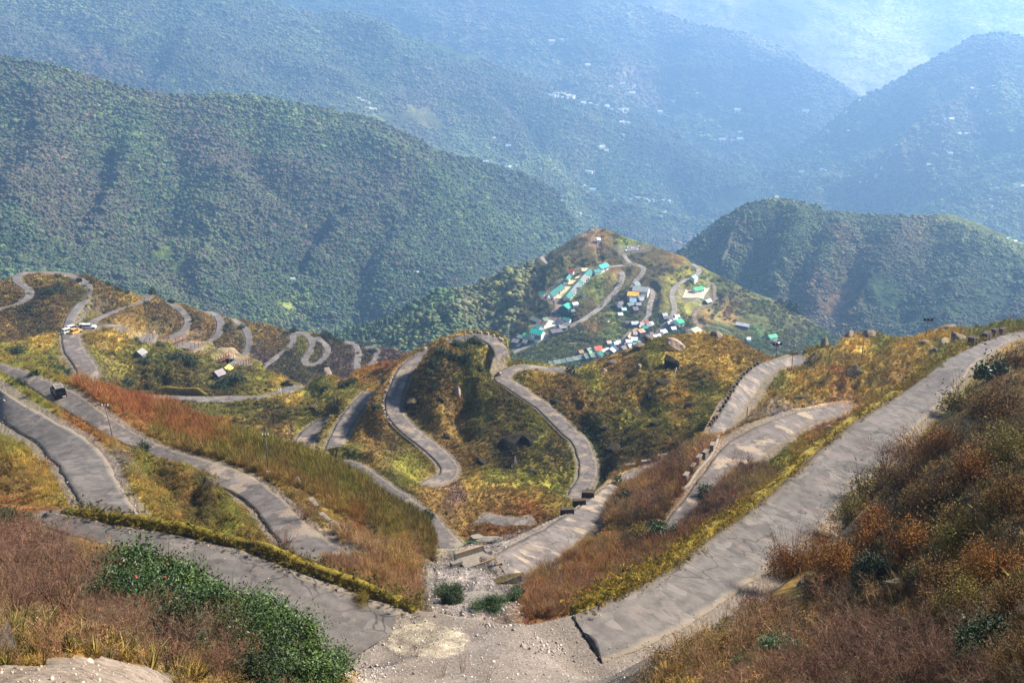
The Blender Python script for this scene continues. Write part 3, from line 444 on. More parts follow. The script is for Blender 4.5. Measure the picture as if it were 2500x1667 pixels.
ROADS = []
class Road:
    def __init__(s, sheet, name, C, half, mat, L=None, R=None, m1=4.0, lift=0.04, taper=1.0):
        s.sheet, s.name, s.C, s.half, s.mat, s.m1, s.lift = sheet, name, C, half, mat, m1, lift
        T = np.gradient(C, axis=0); T[:, 2] = 0; T /= np.linalg.norm(T, axis=1, keepdims=True) + 1e-9
        Nn = np.stack([T[:, 1], -T[:, 0], 0 * T[:, 0]], 1)
        s.T, s.Nn = T, Nn
        s.L = C - Nn * half[:, None] if L is None else L
        s.R = C + Nn * half[:, None] if R is None else R
        s.taper = taper
        ROADS.append(s)
    def mesh(s):
        n = len(s.C); m = 9; a = np.linspace(0, 1, m)
        Pm = s.L[:, None] * (1 - a)[None, :, None] + s.R[:, None] * a[None, :, None]
        Wd = np.linalg.norm(s.R - s.L, axis=1)
        jl = 0.35 * fbm(s.L, 3.0, 3); jr = 0.35 * fbm(s.R, 3.0, 3)
        dirv = (s.R - s.L) / Wd[:, None]
        Pm[:, 0] += dirv * jl[:, None]; Pm[:, -1] += dirv * jr[:, None]
        arc = np.r_[0, np.cumsum(np.linalg.norm(np.diff(s.C, axis=0), axis=1))]
        endt = np.minimum(arc, arc[-1] - arc) + 1.5 * fbm(s.C, 2.0, 2)
        Pm[..., 2] -= 0.18 * (1 - sstep(endt, 0.0, 3.0))[:, None] * s.taper
        if s.taper < 1:                                            # broken slab ends
            for rw, sg in ((0, 1), (-1, -1)):
                nzv = fbm(Pm[rw], 1.6, 3); Pm[rw] += s.T[rw] * (sg * (.9 * nzv + .25))[:, None]
        Pm[..., 2] += s.lift + 0.05 * (1 - (2 * a - 1) ** 2)[None] * np.minimum(Wd, 6)[:, None] / 6
        sk = Pm[:, [0, -1]].copy(); sk[..., 2] -= 0.12 if s.taper < 1 else 0.35
        allp = np.concatenate([sk[:, :1], Pm, sk[:, 1:]], 1)
        ids = np.arange(n * (m + 2)).reshape(n, m + 2)
        q = np.stack([ids[:-1, :-1], ids[:-1, 1:], ids[1:, 1:], ids[1:, :-1]], -1).reshape(-1, 4)
        o = mesh_from(s.name, allp.reshape(-1, 3), q, s.mat, smooth=True)
        aa = np.concatenate([[0], a, [1]])
        vflt(o, np.repeat((1 - np.abs(2 * aa - 1))[None], n, 0).ravel(), "edge")
        vflt(o, np.repeat(aa[None], n, 0).ravel(), "across")
        tag(o, kind="structure"); s.o = o
        return o

def road_edges(sh, name, LR, mat, step=1.0, sm=5, m1=4.0, **kw):
    a = np.array([[*l, *r] for r, l in LR], float)
    mid = np.c_[(a[:, 0] + a[:, 2]) / 2, (a[:, 1] + a[:, 3]) / 2]
    p = sh.at(mid[:, 0], mid[:, 1]); ln = np.linalg.norm(np.diff(p, axis=0), axis=1).sum()
    n = int(ln / step) + 8
    b = resample(np.c_[mid, a], n)
    C = sh.at(b[:, 0], b[:, 1]); z = smooth1(C[:, 2], sm)
    def on(u, v, z):
        r = ray(u, v); return r * (z / r[:, 2])[:, None]
    C = on(b[:, 0], b[:, 1], z); L = on(b[:, 2], b[:, 3], z); R = on(b[:, 4], b[:, 5], z)
    half = np.linalg.norm(R - L, axis=1) / 2
    # true half width: perpendicular to the run of the road
    T = np.gradient(C, axis=0)[:, :2]; T /= np.linalg.norm(T, axis=1, keepdims=True)
    d = (R - L)[:, :2]; perp = np.abs(d[:, 0] * T[:, 1] - d[:, 1] * T[:, 0]) / 2
    C2 = (L + R) / 2
    return Road(sh, name, C2, np.maximum(perp, 1.2), mat, L, R, m1, **kw)

def road_line(sh, name, pts, width, mat, step=1.5, sm=4, m1=4.0, **kw):
    pts = np.array(pts, float); p = sh.at(pts[:, 0], pts[:, 1]); ln = np.linalg.norm(np.diff(p, axis=0), axis=1).sum()
    n = int(ln / step) + 6
    b = resample(pts, n); C = sh.at(b[:, 0], b[:, 1])
    C[:, 2] = smooth1(C[:, 2], sm); C[:, 0] = smooth1(C[:, 0], 2); C[:, 1] = smooth1(C[:, 1], 2)
    return Road(sh, name, C, np.full(n, width / 2), mat, None, None, m1, **kw)

def asphalt(name, base, patch, gravel, sc=1.0, pot=0.5):
    s = N(name); p = s.pos()
    e = s.attr("edge").outputs["Fac"]; ac = s.attr("across").outputs["Fac"]
    big = s.noise(0.05 * sc, 4, 0.6); mid = s.noise(0.45 * sc, 5, 0.65); fine = s.noise(6 * sc, 3, 0.7)
    b = lin(base) * .70; patch = np.array(patch) * .94; gravel = np.array(gravel) * .94
    c = s.mix(tuple(b * 0.55), tuple(b * 1.35), s.ramp(s.noise(0.9 * sc, 6, 0.72), [(0.3, 0), (0.7, 1)]))
    c = s.mix(c, tuple(b * 0.5), s.math('MULTIPLY', s.ramp(s.noise(0.16 * sc, 5, 0.65), [(0.5, 0), (0.75, 1)]), 0.25))
    c = s.mix(c, tuple(b * 0.55), s.math('MULTIPLY', s.ramp(big, [(0.5, 0), (0.62, 1)]), 0.45))
    # pale washed patches and potholes
    c = s.mix(c, tuple(lin(patch)), s.math('MULTIPLY', s.ramp(s.noise(0.3 * sc, 4, 0.6), [(0.54, 0), (0.60, 1)]), pot))
    c = s.mix(c, tuple(lin(gravel)), s.math('MULTIPLY', s.ramp(s.math('ADD', e, s.math('MULTIPLY', s.math('SUBTRACT', mid, 0.5), 0.5)), [(0.06, 1), (0.26, 0)]), 0.85))
    # two worn wheel tracks
    tr = s.math('ABSOLUTE', s.math('SUBTRACT', s.math('ABSOLUTE', s.math('SUBTRACT', ac, 0.5)), 0.22))
    c = s.mix(c, tuple(np.minimum(b * 1.35, 0.8)), s.math('MULTIPLY', s.ramp(tr, [(0.0, 1), (0.1, 0)]), 0.30))
    c = s.mix(c, (0.5, 0.5, 0.5), s.math('MULTIPLY', s.math('SUBTRACT', fine, 0.3), 0.25), 'OVERLAY')
    # square-ish repairs and small potholes
    vr = s.n("ShaderNodeTexVoronoi"); vr.inputs["Scale"].default_value = 0.8 * sc; s.l(p, vr.inputs["Vector"]); sp = s.n("ShaderNodeSeparateXYZ"); s.l(vr.outputs["Color"], sp.inputs[0])
    c = s.mix(c, tuple(b * 0.5), s.math('MULTIPLY', s.ramp(s.math('ADD', sp.outputs[0], s.math('MULTIPLY', s.math('SUBTRACT', mid, .5), .5)), [(.86, 0), (.90, 1)]), .45))
    c = s.mix(c, tuple(np.minimum(b * 1.6, .6)), s.math('MULTIPLY', s.ramp(s.math('ADD', sp.outputs[1], s.math('MULTIPLY', s.math('SUBTRACT', mid, .5), .5)), [(.86, 0), (.90, 1)]), .5))
    vp = s.n("ShaderNodeTexVoronoi"); vp.inputs["Scale"].default_value = 0.9 * sc; s.l(p, vp.inputs["Vector"])
    c = s.mix(c, tuple(b * 0.4), s.math('MULTIPLY', s.ramp(s.math('ADD', vp.outputs["Distance"], s.math('MULTIPLY', mid, .25)), [(.16, 1), (.24, 0)]), .7))
    # cracks
    v = s.n("ShaderNodeTexVoronoi", feature='DISTANCE_TO_EDGE'); v.inputs["Scale"].default_value = 0.35 * sc
    wv = s.n("ShaderNodeVectorMath", operation='ADD'); nz = s.n("ShaderNodeTexNoise"); nz.inputs["Scale"].default_value = 0.8 * sc; nz.inputs["Detail"].default_value = 4
    s.l(p, nz.inputs["Vector"]); s.l(p, wv.inputs[0]); s.l(nz.outputs["Color"], wv.inputs[1]); s.l(wv.outputs[0], v.inputs["Vector"])
    crk = s.math('MULTIPLY', s.ramp(v.outputs["Distance"], [(0.004, 1), (0.03, 0)]), s.ramp(s.noise(0.09 * sc, 2), [(0.45, 0), (0.6, 1)]))
    c = s.mix(c, tuple(b * 0.22), s.math('MULTIPLY', crk, 0.75))
    s.col(c); s.bump(s.math('ADD', mid, s.math('MULTIPLY', fine, 0.4)), 0.5, 0.12)
    s.b.inputs["Roughness"].default_value = 0.85
    return s.m
M_near = asphalt("worn_asphalt", (110, 102, 94), (136, 118, 108), (128, 114, 96), 1.0, 0.3)
M_mid = asphalt("broken_asphalt", (118, 108, 100), (160, 140, 116), (112, 98, 76), 0.8, 0.65)
M_rough = asphalt("washed_out_road", (116, 105, 97), (160, 140, 114), (108, 94, 76), 0.8, 0.8)
M_far = asphalt("far_asphalt", (124, 115, 107), (140, 128, 114), (106, 94, 78), 0.35, 0.35)
M_vil = asphalt("village_road", (164, 152, 140), (178, 162, 144), (140, 126, 104), 0.35, 0.4)
M_dirt = asphalt("dirt_track", (150, 126, 106), (170, 146, 120), (120, 104, 80), 0.3, 0.4)

# foreground
R11 = road_edges(sF, "road", [(D(250, 478), D(215, 540)), (D(380, 490), D(355, 590)), (D(560, 520), D(520, 650)), (D(750, 565), D(740, 715)), (D(1000, 600), D(960, 760)), (D(1200, 640), D(1130, 830)), (D(1400, 690), D(1300, 930)),
    (D(1600, 740), D(1480, 1010)), (D(1800, 820), D(1680, 1130)), (D(2000, 900), D(1860, 1260)), (D(2200, 970), D(2000, 1350)), (D(2352, 1030), D(2090, 1430)), (E(420, 1075), E(20, 1435)), (E(520, 1130), E(150, 1415))], M_near, 0.7, 6, 3.0, taper=0.3)
RPAD = road_edges(sF, "gravel_wash", [(E(450, 1085), E(60, 1440)), (E(640, 1118), E(330, 1560)), (E(800, 1140), E(600, 1680)), (E(980, 1165), E(850, 1730)), (E(1130, 1185), E(1080, 1740)), (E(1300, 1165), E(1350, 1720)), (E(1450, 1140), E(1600, 1640)),
    (E(1600, 1120), E(1800, 1540)), (E(1780, 1055), E(2010, 1470)), (E(1930, 988), F(150, 1370)), (E(2080, 905), F(330, 1260)), (F(130, 832), F(500, 1120)), (F(260, 722), F(650, 1000)), (F(400, 612), F(780, 900)), (F(520, 525), F(850, 830))], M_near, 0.7, 6, 3.0, lift=0.0)
R12 = road_edges(sF, "road", [(E(1555, 1150), E(1745, 1440)), (E(1760, 1062), E(1960, 1365)), (E(1920, 992), F(60, 1275)), (E(2080, 907), F(250, 1175)), (F(130, 832), F(420, 1055)), (F(260, 722), F(560, 960)), (F(400, 612), F(700, 860)), (F(600, 472), F(900, 730)), (F(800, 312), F(1080, 560)),
    (F(950, 172), F(1190, 430)), (F(1100, 42), F(1400, 250)), (Cz(1250, 882), Cz(1520, 1060)), (Cz(1450, 757), Cz(1680, 880)), (Cz(1650, 622), Cz(1850, 720)), (Cz(1800, 512), Cz(1960, 590)), (Cz(1900, 442), Cz(2040, 490)), (Cz(2050, 373), Cz(2140, 420)), (Cz(2200, 313), Cz(2250, 352)), (Cz(2352, 286), Cz(2380, 318)), (Cz(2600, 262), Cz(2640, 290))], M_near, 0.8, 5, 3.0, taper=0.3)
# near valley
R10 = road_edges(sL, "road", [(A(-200, 780), A(-200, 960)), (A(-60, 870), A(-60, 1060)), (A(0, 910), A(0, 1110)), (A(150, 1010), A(120, 1190)), (A(350, 1120), A(240, 1260)), (A(560, 1240), A(310, 1350)), (A(690, 1380), A(370, 1400)), (D(720, 230), D(410, 240)), (D(800, 370), D(480, 360)), (D(870, 470), D(530, 450)), (D(930, 560), D(560, 540))], M_near, 0.8, 6, 4.0)
R9 = road_edges(sL, "road", [(A(-200, 715), A(-200, 765)), (A(-60, 745), A(-60, 800)), (A(0, 757), A(0, 812)), (A(150, 800), A(130, 870)), (A(300, 860), A(230, 930)), (A(420, 910), A(340, 1010)), (A(520, 965), A(470, 1085)), (A(620, 1040), A(600, 1165)), (A(720, 1110), A(730, 1240)), (A(850, 1190), A(860, 1285)), (A(1000, 1265), A(970, 1345)), (A(1150, 1320), A(1080, 1410)),
    (A(1300, 1365), A(1220, 1470)), (D(1450, 190), D(1330, 300)), (D(1600, 250), D(1470, 350)), (D(1720, 330), D(1590, 430)), (D(1830, 420), D(1660, 510)), (D(1920, 520), D(1740, 610)), (D(2030, 610), D(1800, 690)), (D(2150, 690), D(1900, 760)), (D(2250, 740), D(2050, 830))], M_mid, 0.8, 6, 4.0)
R14 = road_edges(sL, "road", [(Cz(1230, 740), Cz(1180, 830)), (Cz(1050, 770), Cz(1050, 855)), (Cz(900, 800), Cz(930, 910)), (Cz(760, 850), Cz(820, 990)), (Cz(640, 895), Cz(700, 1080)), (Cz(520, 960), Cz(590, 1160)), (Cz(450, 1010), Cz(480, 1200)), (Cz(390, 1080), Cz(420, 1230)), (Cz(330, 1160), Cz(360, 1290)), (Cz(270, 1240), Cz(330, 1340)), (Cz(200, 1340), Cz(270, 1400)), (Cz(120, 1440), Cz(190, 1480)), (Cz(30, 1560), Cz(100, 1570))], M_rough, 0.8, 6, 3.0)
R15 = road_edges(sL, "road", [(E(1060, 760), E(1160, 900)), (E(1180, 690), E(1330, 850)), (E(1310, 622), E(1500, 760)), (E(1430, 553), E(1620, 650)), (E(1540, 484), E(1710, 560)), (E(1640, 415), E(1760, 450)), (E(1720, 355), E(1800, 385)), (E(1800, 292), E(1860, 318)), (E(1900, 232), E(1960, 264)), (E(2010, 192), E(2060, 217)), (E(2130, 152), E(2180, 172))], M_rough, 0.8, 6, 3.0)
R13 = road_edges(sL, "road", [(Cz(935, 442), Cz(945, 500)), (Cz(840, 450), Cz(850, 512)), (Cz(760, 468), Cz(770, 530)), (Cz(690, 487), Cz(720, 575)), (Cz(640, 505), Cz(670, 625)), (Cz(595, 540), Cz(640, 680)), (Cz(540, 595), Cz(595, 740)), (Cz(500, 660), Cz(550, 810)), (Cz(450, 745), Cz(500, 870)), (Cz(395, 835), Cz(470, 920)), (Cz(340, 920), Cz(450, 970))], M_mid, 0.8, 6, 3.0)
# middle
R18 = road_edges(sK, "road", [(E(60, 137), E(40, 168)), (E(200, 167), E(150, 222)), (E(330, 250), E(260, 302)), (E(440, 330), E(340, 372)), (E(540, 390), E(450, 427)), (E(610, 450), E(540, 472)), (E(690, 500), E(610, 530)), (E(740, 560), E(650, 590)), (E(800, 620), E(680, 640)), (E(850, 670), E(700, 710)), (E(890, 700), E(740, 760))], M_mid, 1.0, 5, 3.0)
R16 = road_line(sK, "road", zz(B, (1108, 990), (1112, 930), (1095, 885), (1050, 852), (980, 838), (900, 842), (820, 865), (700, 915), (570, 985), (490, 1060), (450, 1150), (420, 1240), (415, 1300), (440, 1360), (500, 1425), (580, 1495)) + zz(E, (570, 0), (650, 60), (730, 130), (785, 195), (770, 250), (690, 295), (600, 325)), 4.0, M_mid, 1.2, 6, 5.0)
R17 = road_line(sK, "road", zz(B, (1560, 1075), (1450, 1058), (1330, 1045), (1200, 1040), (1110, 1052), (1095, 1085), (1140, 1130), (1220, 1185), (1330, 1255), (1430, 1340), (1510, 1420), (1570, 1490)) + zz(E, (1590, 0), (1640, 100), (1665, 200), (1650, 280), (1610, 340), (1575, 400)), 4.0, M_mid, 1.2, 6, 5.0)
R19 = road_line(sK, "road", zz(A, (2115, 1345), (2150, 1250), (2195, 1150), (2240, 1075), (2300, 1000), (2370, 930)), 4.2, M_mid, 1.5, 4, 4.0)
R19b = road_line(sK, "road", zz(A, (1890, 1320), (1950, 1230), (2030, 1150), (2110, 1095)), 4.5, M_rough, 1.5, 4, 3.0)
R20 = road_line(sK, "road", zz(E, (960, 515), (1060, 533), (1150, 545), (1250, 543), (1330, 530)), 4.0, M_mid, 1.5, 4, 3.0)
R8 = road_line(sK, "road", zz(A, (820, 960), (900, 970), (1000, 980), (1200, 983), (1400, 985), (1550, 980), (1650, 968), (1750, 950), (1850, 918), (1915, 893)), 5.0, M_far, 2.0, 4, 4.0)
R1b = road_line(sK, "road", zz(A, (445, 520), (450, 560), (455, 620), (480, 680), (520, 730), (555, 790), (562, 830), (545, 880)), 5.5, M_rough, 1.5, 4, 4.0)
R1c = road_line(sK, "road", zz(A, (460, 545), (560, 530), (660, 512), (740, 515), (810, 545)), 5.0, M_rough, 2.0, 4, 4.0)
# switchback hill
RA = road_line(sW, "road", zz(A, (-60, 425), (0, 405), (100, 375), (170, 345), (197, 310), (170, 265), (120, 238), (92, 215), (95, 190), (150, 174), (260, 170), (380, 176), (470, 198), (540, 232), (572, 275), (560, 320), (520, 365), (480, 410), (450, 460), (432, 510), (440, 560)), 4.06, M_far, 2.0, 3, 6.0)
RB = road_line(sW, "road", zz(A, (560, 520), (590, 485), (640, 455), (720, 425), (800, 398), (880, 370), (945, 345), (955, 326), (930, 314)), 3.74, M_far, 2.0, 3, 6.0)
RC = road_line(sW, "road", zz(A, (1060, 362), (1120, 388), (1175, 430), (1202, 475), (1198, 510), (1160, 550), (1100, 580), (1030, 605)), 3.74, M_far, 2.0, 3, 6.0)
RD = road_line(sW, "road", zz(A, (1300, 418), (1360, 428), (1395, 455), (1408, 500), (1395, 560), (1350, 605), (1270, 640), (1220, 660)), 3.74, M_far, 2.0, 3, 6.0)
RE = road_line(sW, "road", zz(A, (1440, 450), (1500, 478), (1555, 520), (1582, 570), (1592, 630), (1570, 685), (1530, 725), (1480, 765)), 3.74, M_far, 2.0, 3, 6.0)
RF = road_line(sW, "road", zz(A, (1650, 800), (1700, 765), (1770, 705), (1840, 650), (1878, 615), (1870, 588), (1850, 568), (1885, 552), (1940, 558), (1985, 590), (1995, 640), (1968, 690), (1928, 728), (1940, 758), (1995, 765), (2050, 735), (2090, 685), (2095, 650), (2060, 620), (2025, 590), (2010, 572)), 3.59, M_far, 2.0, 3, 5.0)
RG = road_line(sW, "road", zz(B, (105, 868), (160, 890), (192, 920), (195, 960), (182, 1005), (190, 1060)), 3.59, M_far, 2.0, 3, 5.0)
RH = road_line(sW, "road", zz(B, (235, 908), (300, 915), (316, 940), (305, 985), (270, 1030), (240, 1060)), 3.59, M_far, 2.0, 3, 5.0)
# village
V1 = road_line(sV, "road", zz(G, (200, 1260), (300, 1215), (400, 1175), (560, 1088), (700, 1035), (800, 985), (900, 925), (1000, 860), (1080, 785), (1150, 710), (1210, 640), (1245, 570), (1268, 500), (1255, 475), (1215, 470)), 5.07, M_vil, 3.0, 3, 6.0)
V2 = road_line(sV, "road", zz(G, (1120, 437), (1220, 428), (1320, 412), (1400, 412), (1450, 430), (1468, 462), (1440, 510), (1385, 555), (1355, 600), (1340, 665)), 4.29, M_vil, 3.0, 3, 6.0)
V2b = road_line(sV, "road", zz(G, (1268, 308), (1272, 340), (1300, 375), (1330, 405)), 3.90, M_vil, 3.0, 3, 6.0)
V3 = road_line(sV, "road", zz(G, (1490, 630), (1540, 660), (1556, 700), (1530, 750), (1503, 800), (1510, 860), (1500, 920), (1430, 980), (1350, 1040), (1290, 1100), (1240, 1180), (1190, 1255)), 4.29, M_vil, 3.0, 3, 6.0)
V4 = road_line(sV, "road", zz(G, (1905, 398), (1960, 435), (2000, 480), (1960, 520), (1880, 550), (1800, 590), (1740, 640), (1718, 700), (1735, 770), (1755, 830), (1738, 890), (1690, 960), (1630, 1040), (1560, 1100), (1460, 1150), (1390, 1230)), 4.68, M_vil, 3.0, 3, 6.0)
V5 = road_line(sV, "road", zz(G, (1975, 535), (1995, 590), (2045, 595), (2075, 575), (2120, 590), (2140, 635), (2122, 700), (2150, 765), (2060, 805), (1980, 830), (1938, 880), (1932, 930), (1960, 980), (2010, 1025), (2032, 1080)), 3.51, M_dirt, 3.0, 3, 6.0)
V6a = road_line(sV, "road", zz(G, (565, 432), (530, 400), (485, 370), (478, 345), (525, 320)), 3.51, M_vil, 3.0, 3, 6.0)
V6b = road_line(sV, "road", zz(G, (312, 452), (320, 480), (360, 508), (430, 522), (480, 535), (496, 570), (490, 600), (445, 615)), 3.51, M_vil, 3.0, 3, 6.0)
V7 = road_line(sV, "road", zz(G, (560, 1378), (640, 1365), (760, 1340), (900, 1310), (1040, 1290), (1120, 1270)), 2.73, M_vil, 3.0, 3, 3.0)
V8 = road_line(sV, "footpath", zz(G, (1012, 165), (1015, 230), (1025, 290), (1038, 350), (1042, 405)), 1.40, M_dirt, 3.0, 3, 3.0)
V9 = road_line(sV, "footpath", zz(G, (450, 1183), (600, 1172), (750, 1168), (890, 1160), (960, 1185)), 1.25, M_dirt, 3.0, 3, 3.0)
V10 = road_line(sV, "footpath", zz(G, (1810, 935), (1900, 960), (2000, 985), (2120, 1010), (2240, 1035), (2300, 1075)), 1.40, M_dirt, 3.0, 3, 3.0)
V11 = road_line(sV, "road", zz(G, (560, 950), (610, 890), (640, 840), (640, 780), (620, 735)), 7.02, M_dirt, 3.0, 3, 5.0)
# far: forest hill track and valley tracks
D1 = road_line(sD, "footpath", zz(W, (1955, 1000), (2000, 1035), (2080, 1080), (2200, 1130), (2290, 1165), (2400, 1215)), 6, M_dirt, 8, 3, 8.0)

# levelled plots: building site, court, parade ground, helipad
H1_ = lambda x, y: (300 + x / 6.5333, 780 + y / 6.5333); H8_ = lambda x, y: (1490 + x / 7.84, 670 + y / 7.84); H6_ = lambda x, y: (1240 + x / 13.067, 740 + y / 13.067); H5_ = lambda x, y: (1300 + x / 13.067, 640 + y / 13.067)
LEVEL = []
for sh, zf, a, b, hw, mm in [(sK, H1_, (240, 300), (370, 240), 5, 3), (sK, H1_, (370, 300), (560, 300), 5.5, 3), (sK, H1_, (700, 340), (900, 350), 5.5, 3), (sK, H1_, (925, 435), (1135, 445), 5.5, 3), (sK, H1_, (1350, 615), (1590, 620), 6, 3), (sK, H1_, (1650, 710), (1890, 730), 6.5, 3),
    (sV, H8_, (1420, 400), (1840, 400), 13, 8), (sV, H6_, (1150, 760), (1600, 640), 11, 8), (sV, G, (1300, 268), (1410, 268), 12, 8), (sV, H5_, (780, 1090), (1620, 320), 14, 9)]:
    q = resample(np.array([zf(*a), zf(*b)]), 24); C_ = sh.at(q[:, 0], q[:, 1])
    if sh is sK or mm == 8: C_[:, 2] = C_[:, 2].mean()
    LEVEL.append((sh, C_, np.full(24, float(hw)), mm))
# ground relief, then the benches
def inside(sh, poly, j=0.0):
    qx = sh.Ug + j * fbm(sh.P, 1.5, 3); qy = sh.Vg + j * fbm(sh.P + 40, 1.5, 3); ins = np.zeros(qx.shape, bool)
    for (xa, ya), (xb, yb) in zip(poly, np.roll(poly, -1, 0)): ins ^= ((ya > qy) != (yb > qy)) & (qx < (xb - xa) * (qy - ya) / (yb - ya + 1e-9) + xa)
    return ins
pl = np.array([E(*q) for q in [(450, 1060), (640, 1100), (800, 1120), (980, 1150), (1130, 1170), (1300, 1150), (1450, 1125), (1600, 1105), (1780, 1040), (1930, 975), (2080, 890)]] + [F(*q) for q in [(130, 825), (260, 715), (400, 605), (520, 520), (850, 835), (780, 905), (650, 1005), (500, 1125), (330, 1265), (150, 1375)]] + [E(*q) for q in [(2010, 1480), (1800, 1560), (1600, 1660), (1350, 1760), (850, 1760), (600, 1690), (330, 1570), (60, 1440)]])
padin = inside(sF, pl, 10); padsoft = inside(sF, pl).astype(float)
for it in range(14): padsoft = (padsoft + np.roll(padsoft, 1, 0) + np.roll(padsoft, -1, 0) + np.roll(padsoft, 1, 1) + np.roll(padsoft, -1, 1)) / 5
h_ = .55 * fbm(sF.P, 9, 4) + .12 * fbm(sF.P, 1.6, 3)
sF.P[..., 2] += h_ * (1 - .86 * padsoft); sF.mask = np.maximum(sF.mask, padin * 1.0)
def relief(sh, layers, ridge_px=70, lo=0.12):
    h = 0
    for (wl, amp, octv, rdg) in layers: h = h + amp * fbm(sh.P, wl, octv, 0.52, rdg)
    fade = lo + (1 - lo) * sstep(sh.Vg - sh.vt[None], 0, ridge_px)
    sh.P[..., 2] += h * fade
def creases(sh, lines):
    """spurs (+) and gullies (-) traced down a slope; width in survey pixels, height in metres"""
    for pts, amp, wd in lines:
        q = resample(np.array(pts, float), 40); d2 = np.full(sh.Ug.shape, 1e9)
        q = q + 10 * np.stack([np.sin(np.arange(40) * .9), np.cos(np.arange(40) * .7)], 1)
        for (x, y), tt in zip(q, np.linspace(0, 1, 40)): d2 = np.minimum(d2, (sh.Ug - x) ** 2 + ((sh.Vg - y) * 1.0) ** 2 + 0.0)
        f = np.sqrt(d2) / wd
        sh.P[..., 2] += amp * {'D': .38, 'E1': .62, 'E2': .9, 'E3': .9}.get(sh.key, 1.0) * np.exp(-f ** 1.4) * sstep(sh.Vg - sh.vt[None], 8, 110 if sh in (sE1, sE2, sE3) else 50)
creases(sE1, [(zz(U, (1480, 500), (1700, 640), (1950, 840), (2200, 1050), (2330, 1200)), 55, 40), (zz(U, (1200, 560), (1170, 720), (1380, 1030), (1400, 1220), (1380, 1500)), -60, 46), (zz(U, (1010, 800), (1180, 900), (1320, 980)), 30, 30), (zz(U, (1060, 1000), (960, 1120), (930, 1260), (960, 1400)), 38, 36), (zz(U, (480, 560), (440, 880), (340, 1150)), -50, 46), (zz(U, (620, 640), (560, 800), (430, 1030), (380, 1160)), 44, 40), (zz(U, (1620, 1000), (1450, 1150), (1400, 1300), (1400, 1560)), 34, 26),
    (zz(U, (1720, 760), (1620, 930), (1480, 1060)), -40, 32), (zz(U, (200, 420), (180, 700), (60, 980)), 46, 46), (zz(U, (2000, 930), (1830, 1130), (1760, 1350)), 34, 34), (zz(U, (1930, 960), (1700, 1200), (1640, 1450)), -36, 30), (zz(U, (760, 520), (800, 760), (760, 960), (620, 1200)), -36, 36), (zz(U, (0, 1080), (250, 1180), (420, 1260), (700, 1370)), 26, 30)])
creases(sE2, [(zz(W, (-900, 60), (-500, 250), (-200, 420), (0, 560), (200, 760)), 70, 40), (zz(W, (60, 330), (330, 480), (540, 520), (760, 660), (960, 780)), 80, 34), (zz(W, (-120, 330), (60, 560), (260, 700), (480, 900)), -70, 34), (zz(W, (560, 560), (700, 740), (820, 920)), -60, 28), (zz(U, (0, 240), (280, 330), (560, 420), (760, 480)), 50, 28), (zz(U, (120, 60), (420, 240), (700, 400)), -50, 30), (zz(U, (1650, 60), (1750, 260), (1950, 420)), 70, 40), (zz(U, (1200, 60), (1150, 260), (1300, 420)), -60, 40), (zz(U, (820, 40), (900, 220), (860, 380)), 60, 40), (zz(W, (0, 900), (300, 880), (560, 1000)), 50, 26)])
creases(sE3, [(zz(W, (1150, 760), (1400, 640), (1640, 520), (1840, 380)), -80, 30), (zz(W, (1330, 900), (1640, 800), (1860, 660), (2040, 520), (2250, 420)), 70, 24), (zz(W, (1600, 950), (1900, 860), (2150, 700), (2352, 600)), -60, 30), (zz(W, (1780, 420), (1960, 300), (2180, 180)), 60, 30), (zz(W, (1560, 480), (1720, 430), (1900, 480)), 40, 24)])
creases(sD, [(zz(W, (1140, 930), (1040, 1060), (980, 1240)), 30, 18), (zz(W, (1230, 930), (1130, 1120), (1060, 1300)), -26, 20), (zz(W, (1330, 960), (1260, 1150), (1200, 1320)), 26, 20), (zz(W, (1520, 1010), (1440, 1180), (1370, 1380)), 32, 24), (zz(W, (1440, 1000), (1350, 1180), (1290, 1350)), -24, 20), (zz(W, (1640, 1020), (1560, 1220), (1480, 1440)), -26, 22), (zz(W, (1800, 1010), (1700, 1220), (1580, 1460)), 34, 26), (zz(W, (1960, 1005), (2080, 1100), (2250, 1190), (2400, 1290)), 30, 20), (zz(W, (1950, 1080), (1880, 1240), (1800, 1450)), -28, 24), (zz(W, (2120, 1180), (2040, 1330), (1980, 1500)), 28, 26), (zz(W, (2300, 1260), (2240, 1400), (2180, 1520)), -24, 24)])
creases(sV, [(zz(B, (1290, 400), (1130, 560), (900, 700), (600, 800)), 9, 26), (zz(B, (1380, 420), (1250, 600), (1060, 760), (960, 880)), -10, 22), (zz(B, (1480, 380), (1330, 580), (1180, 780)), 9, 22), (zz(B, (1000, 530), (820, 640), (560, 780)), -7, 20), (zz(B, (1400, 560), (1290, 700), (1200, 800)), -6, 14)])
creases(sK, [(zz(B, (1160, 1000), (1000, 1180), (860, 1330), (840, 1480)), -3.0, 26), (zz(B, (720, 980), (700, 1200), (760, 1420)), 2.4, 24), (zz(B, (960, 1150), (1010, 1230), (1080, 1320)), 2.4, 22), (zz(B, (1700, 1250), (1560, 1420), (1600, 1560)), -2.6, 26), (zz(B, (2100, 1050), (1980, 1150), (1850, 1330)), 2.6, 24), (zz(B, (2050, 1260), (1930, 1380), (1830, 1500)), -2.6, 22), (zz(B, (1500, 1110), (1650, 1250), (1700, 1400)), 2.2, 22), (zz(A, (700, 620), (900, 780), (1050, 880)), -2.4, 22), (zz(A, (1250, 800), (1100, 850), (950, 840)), 2.2, 18)])
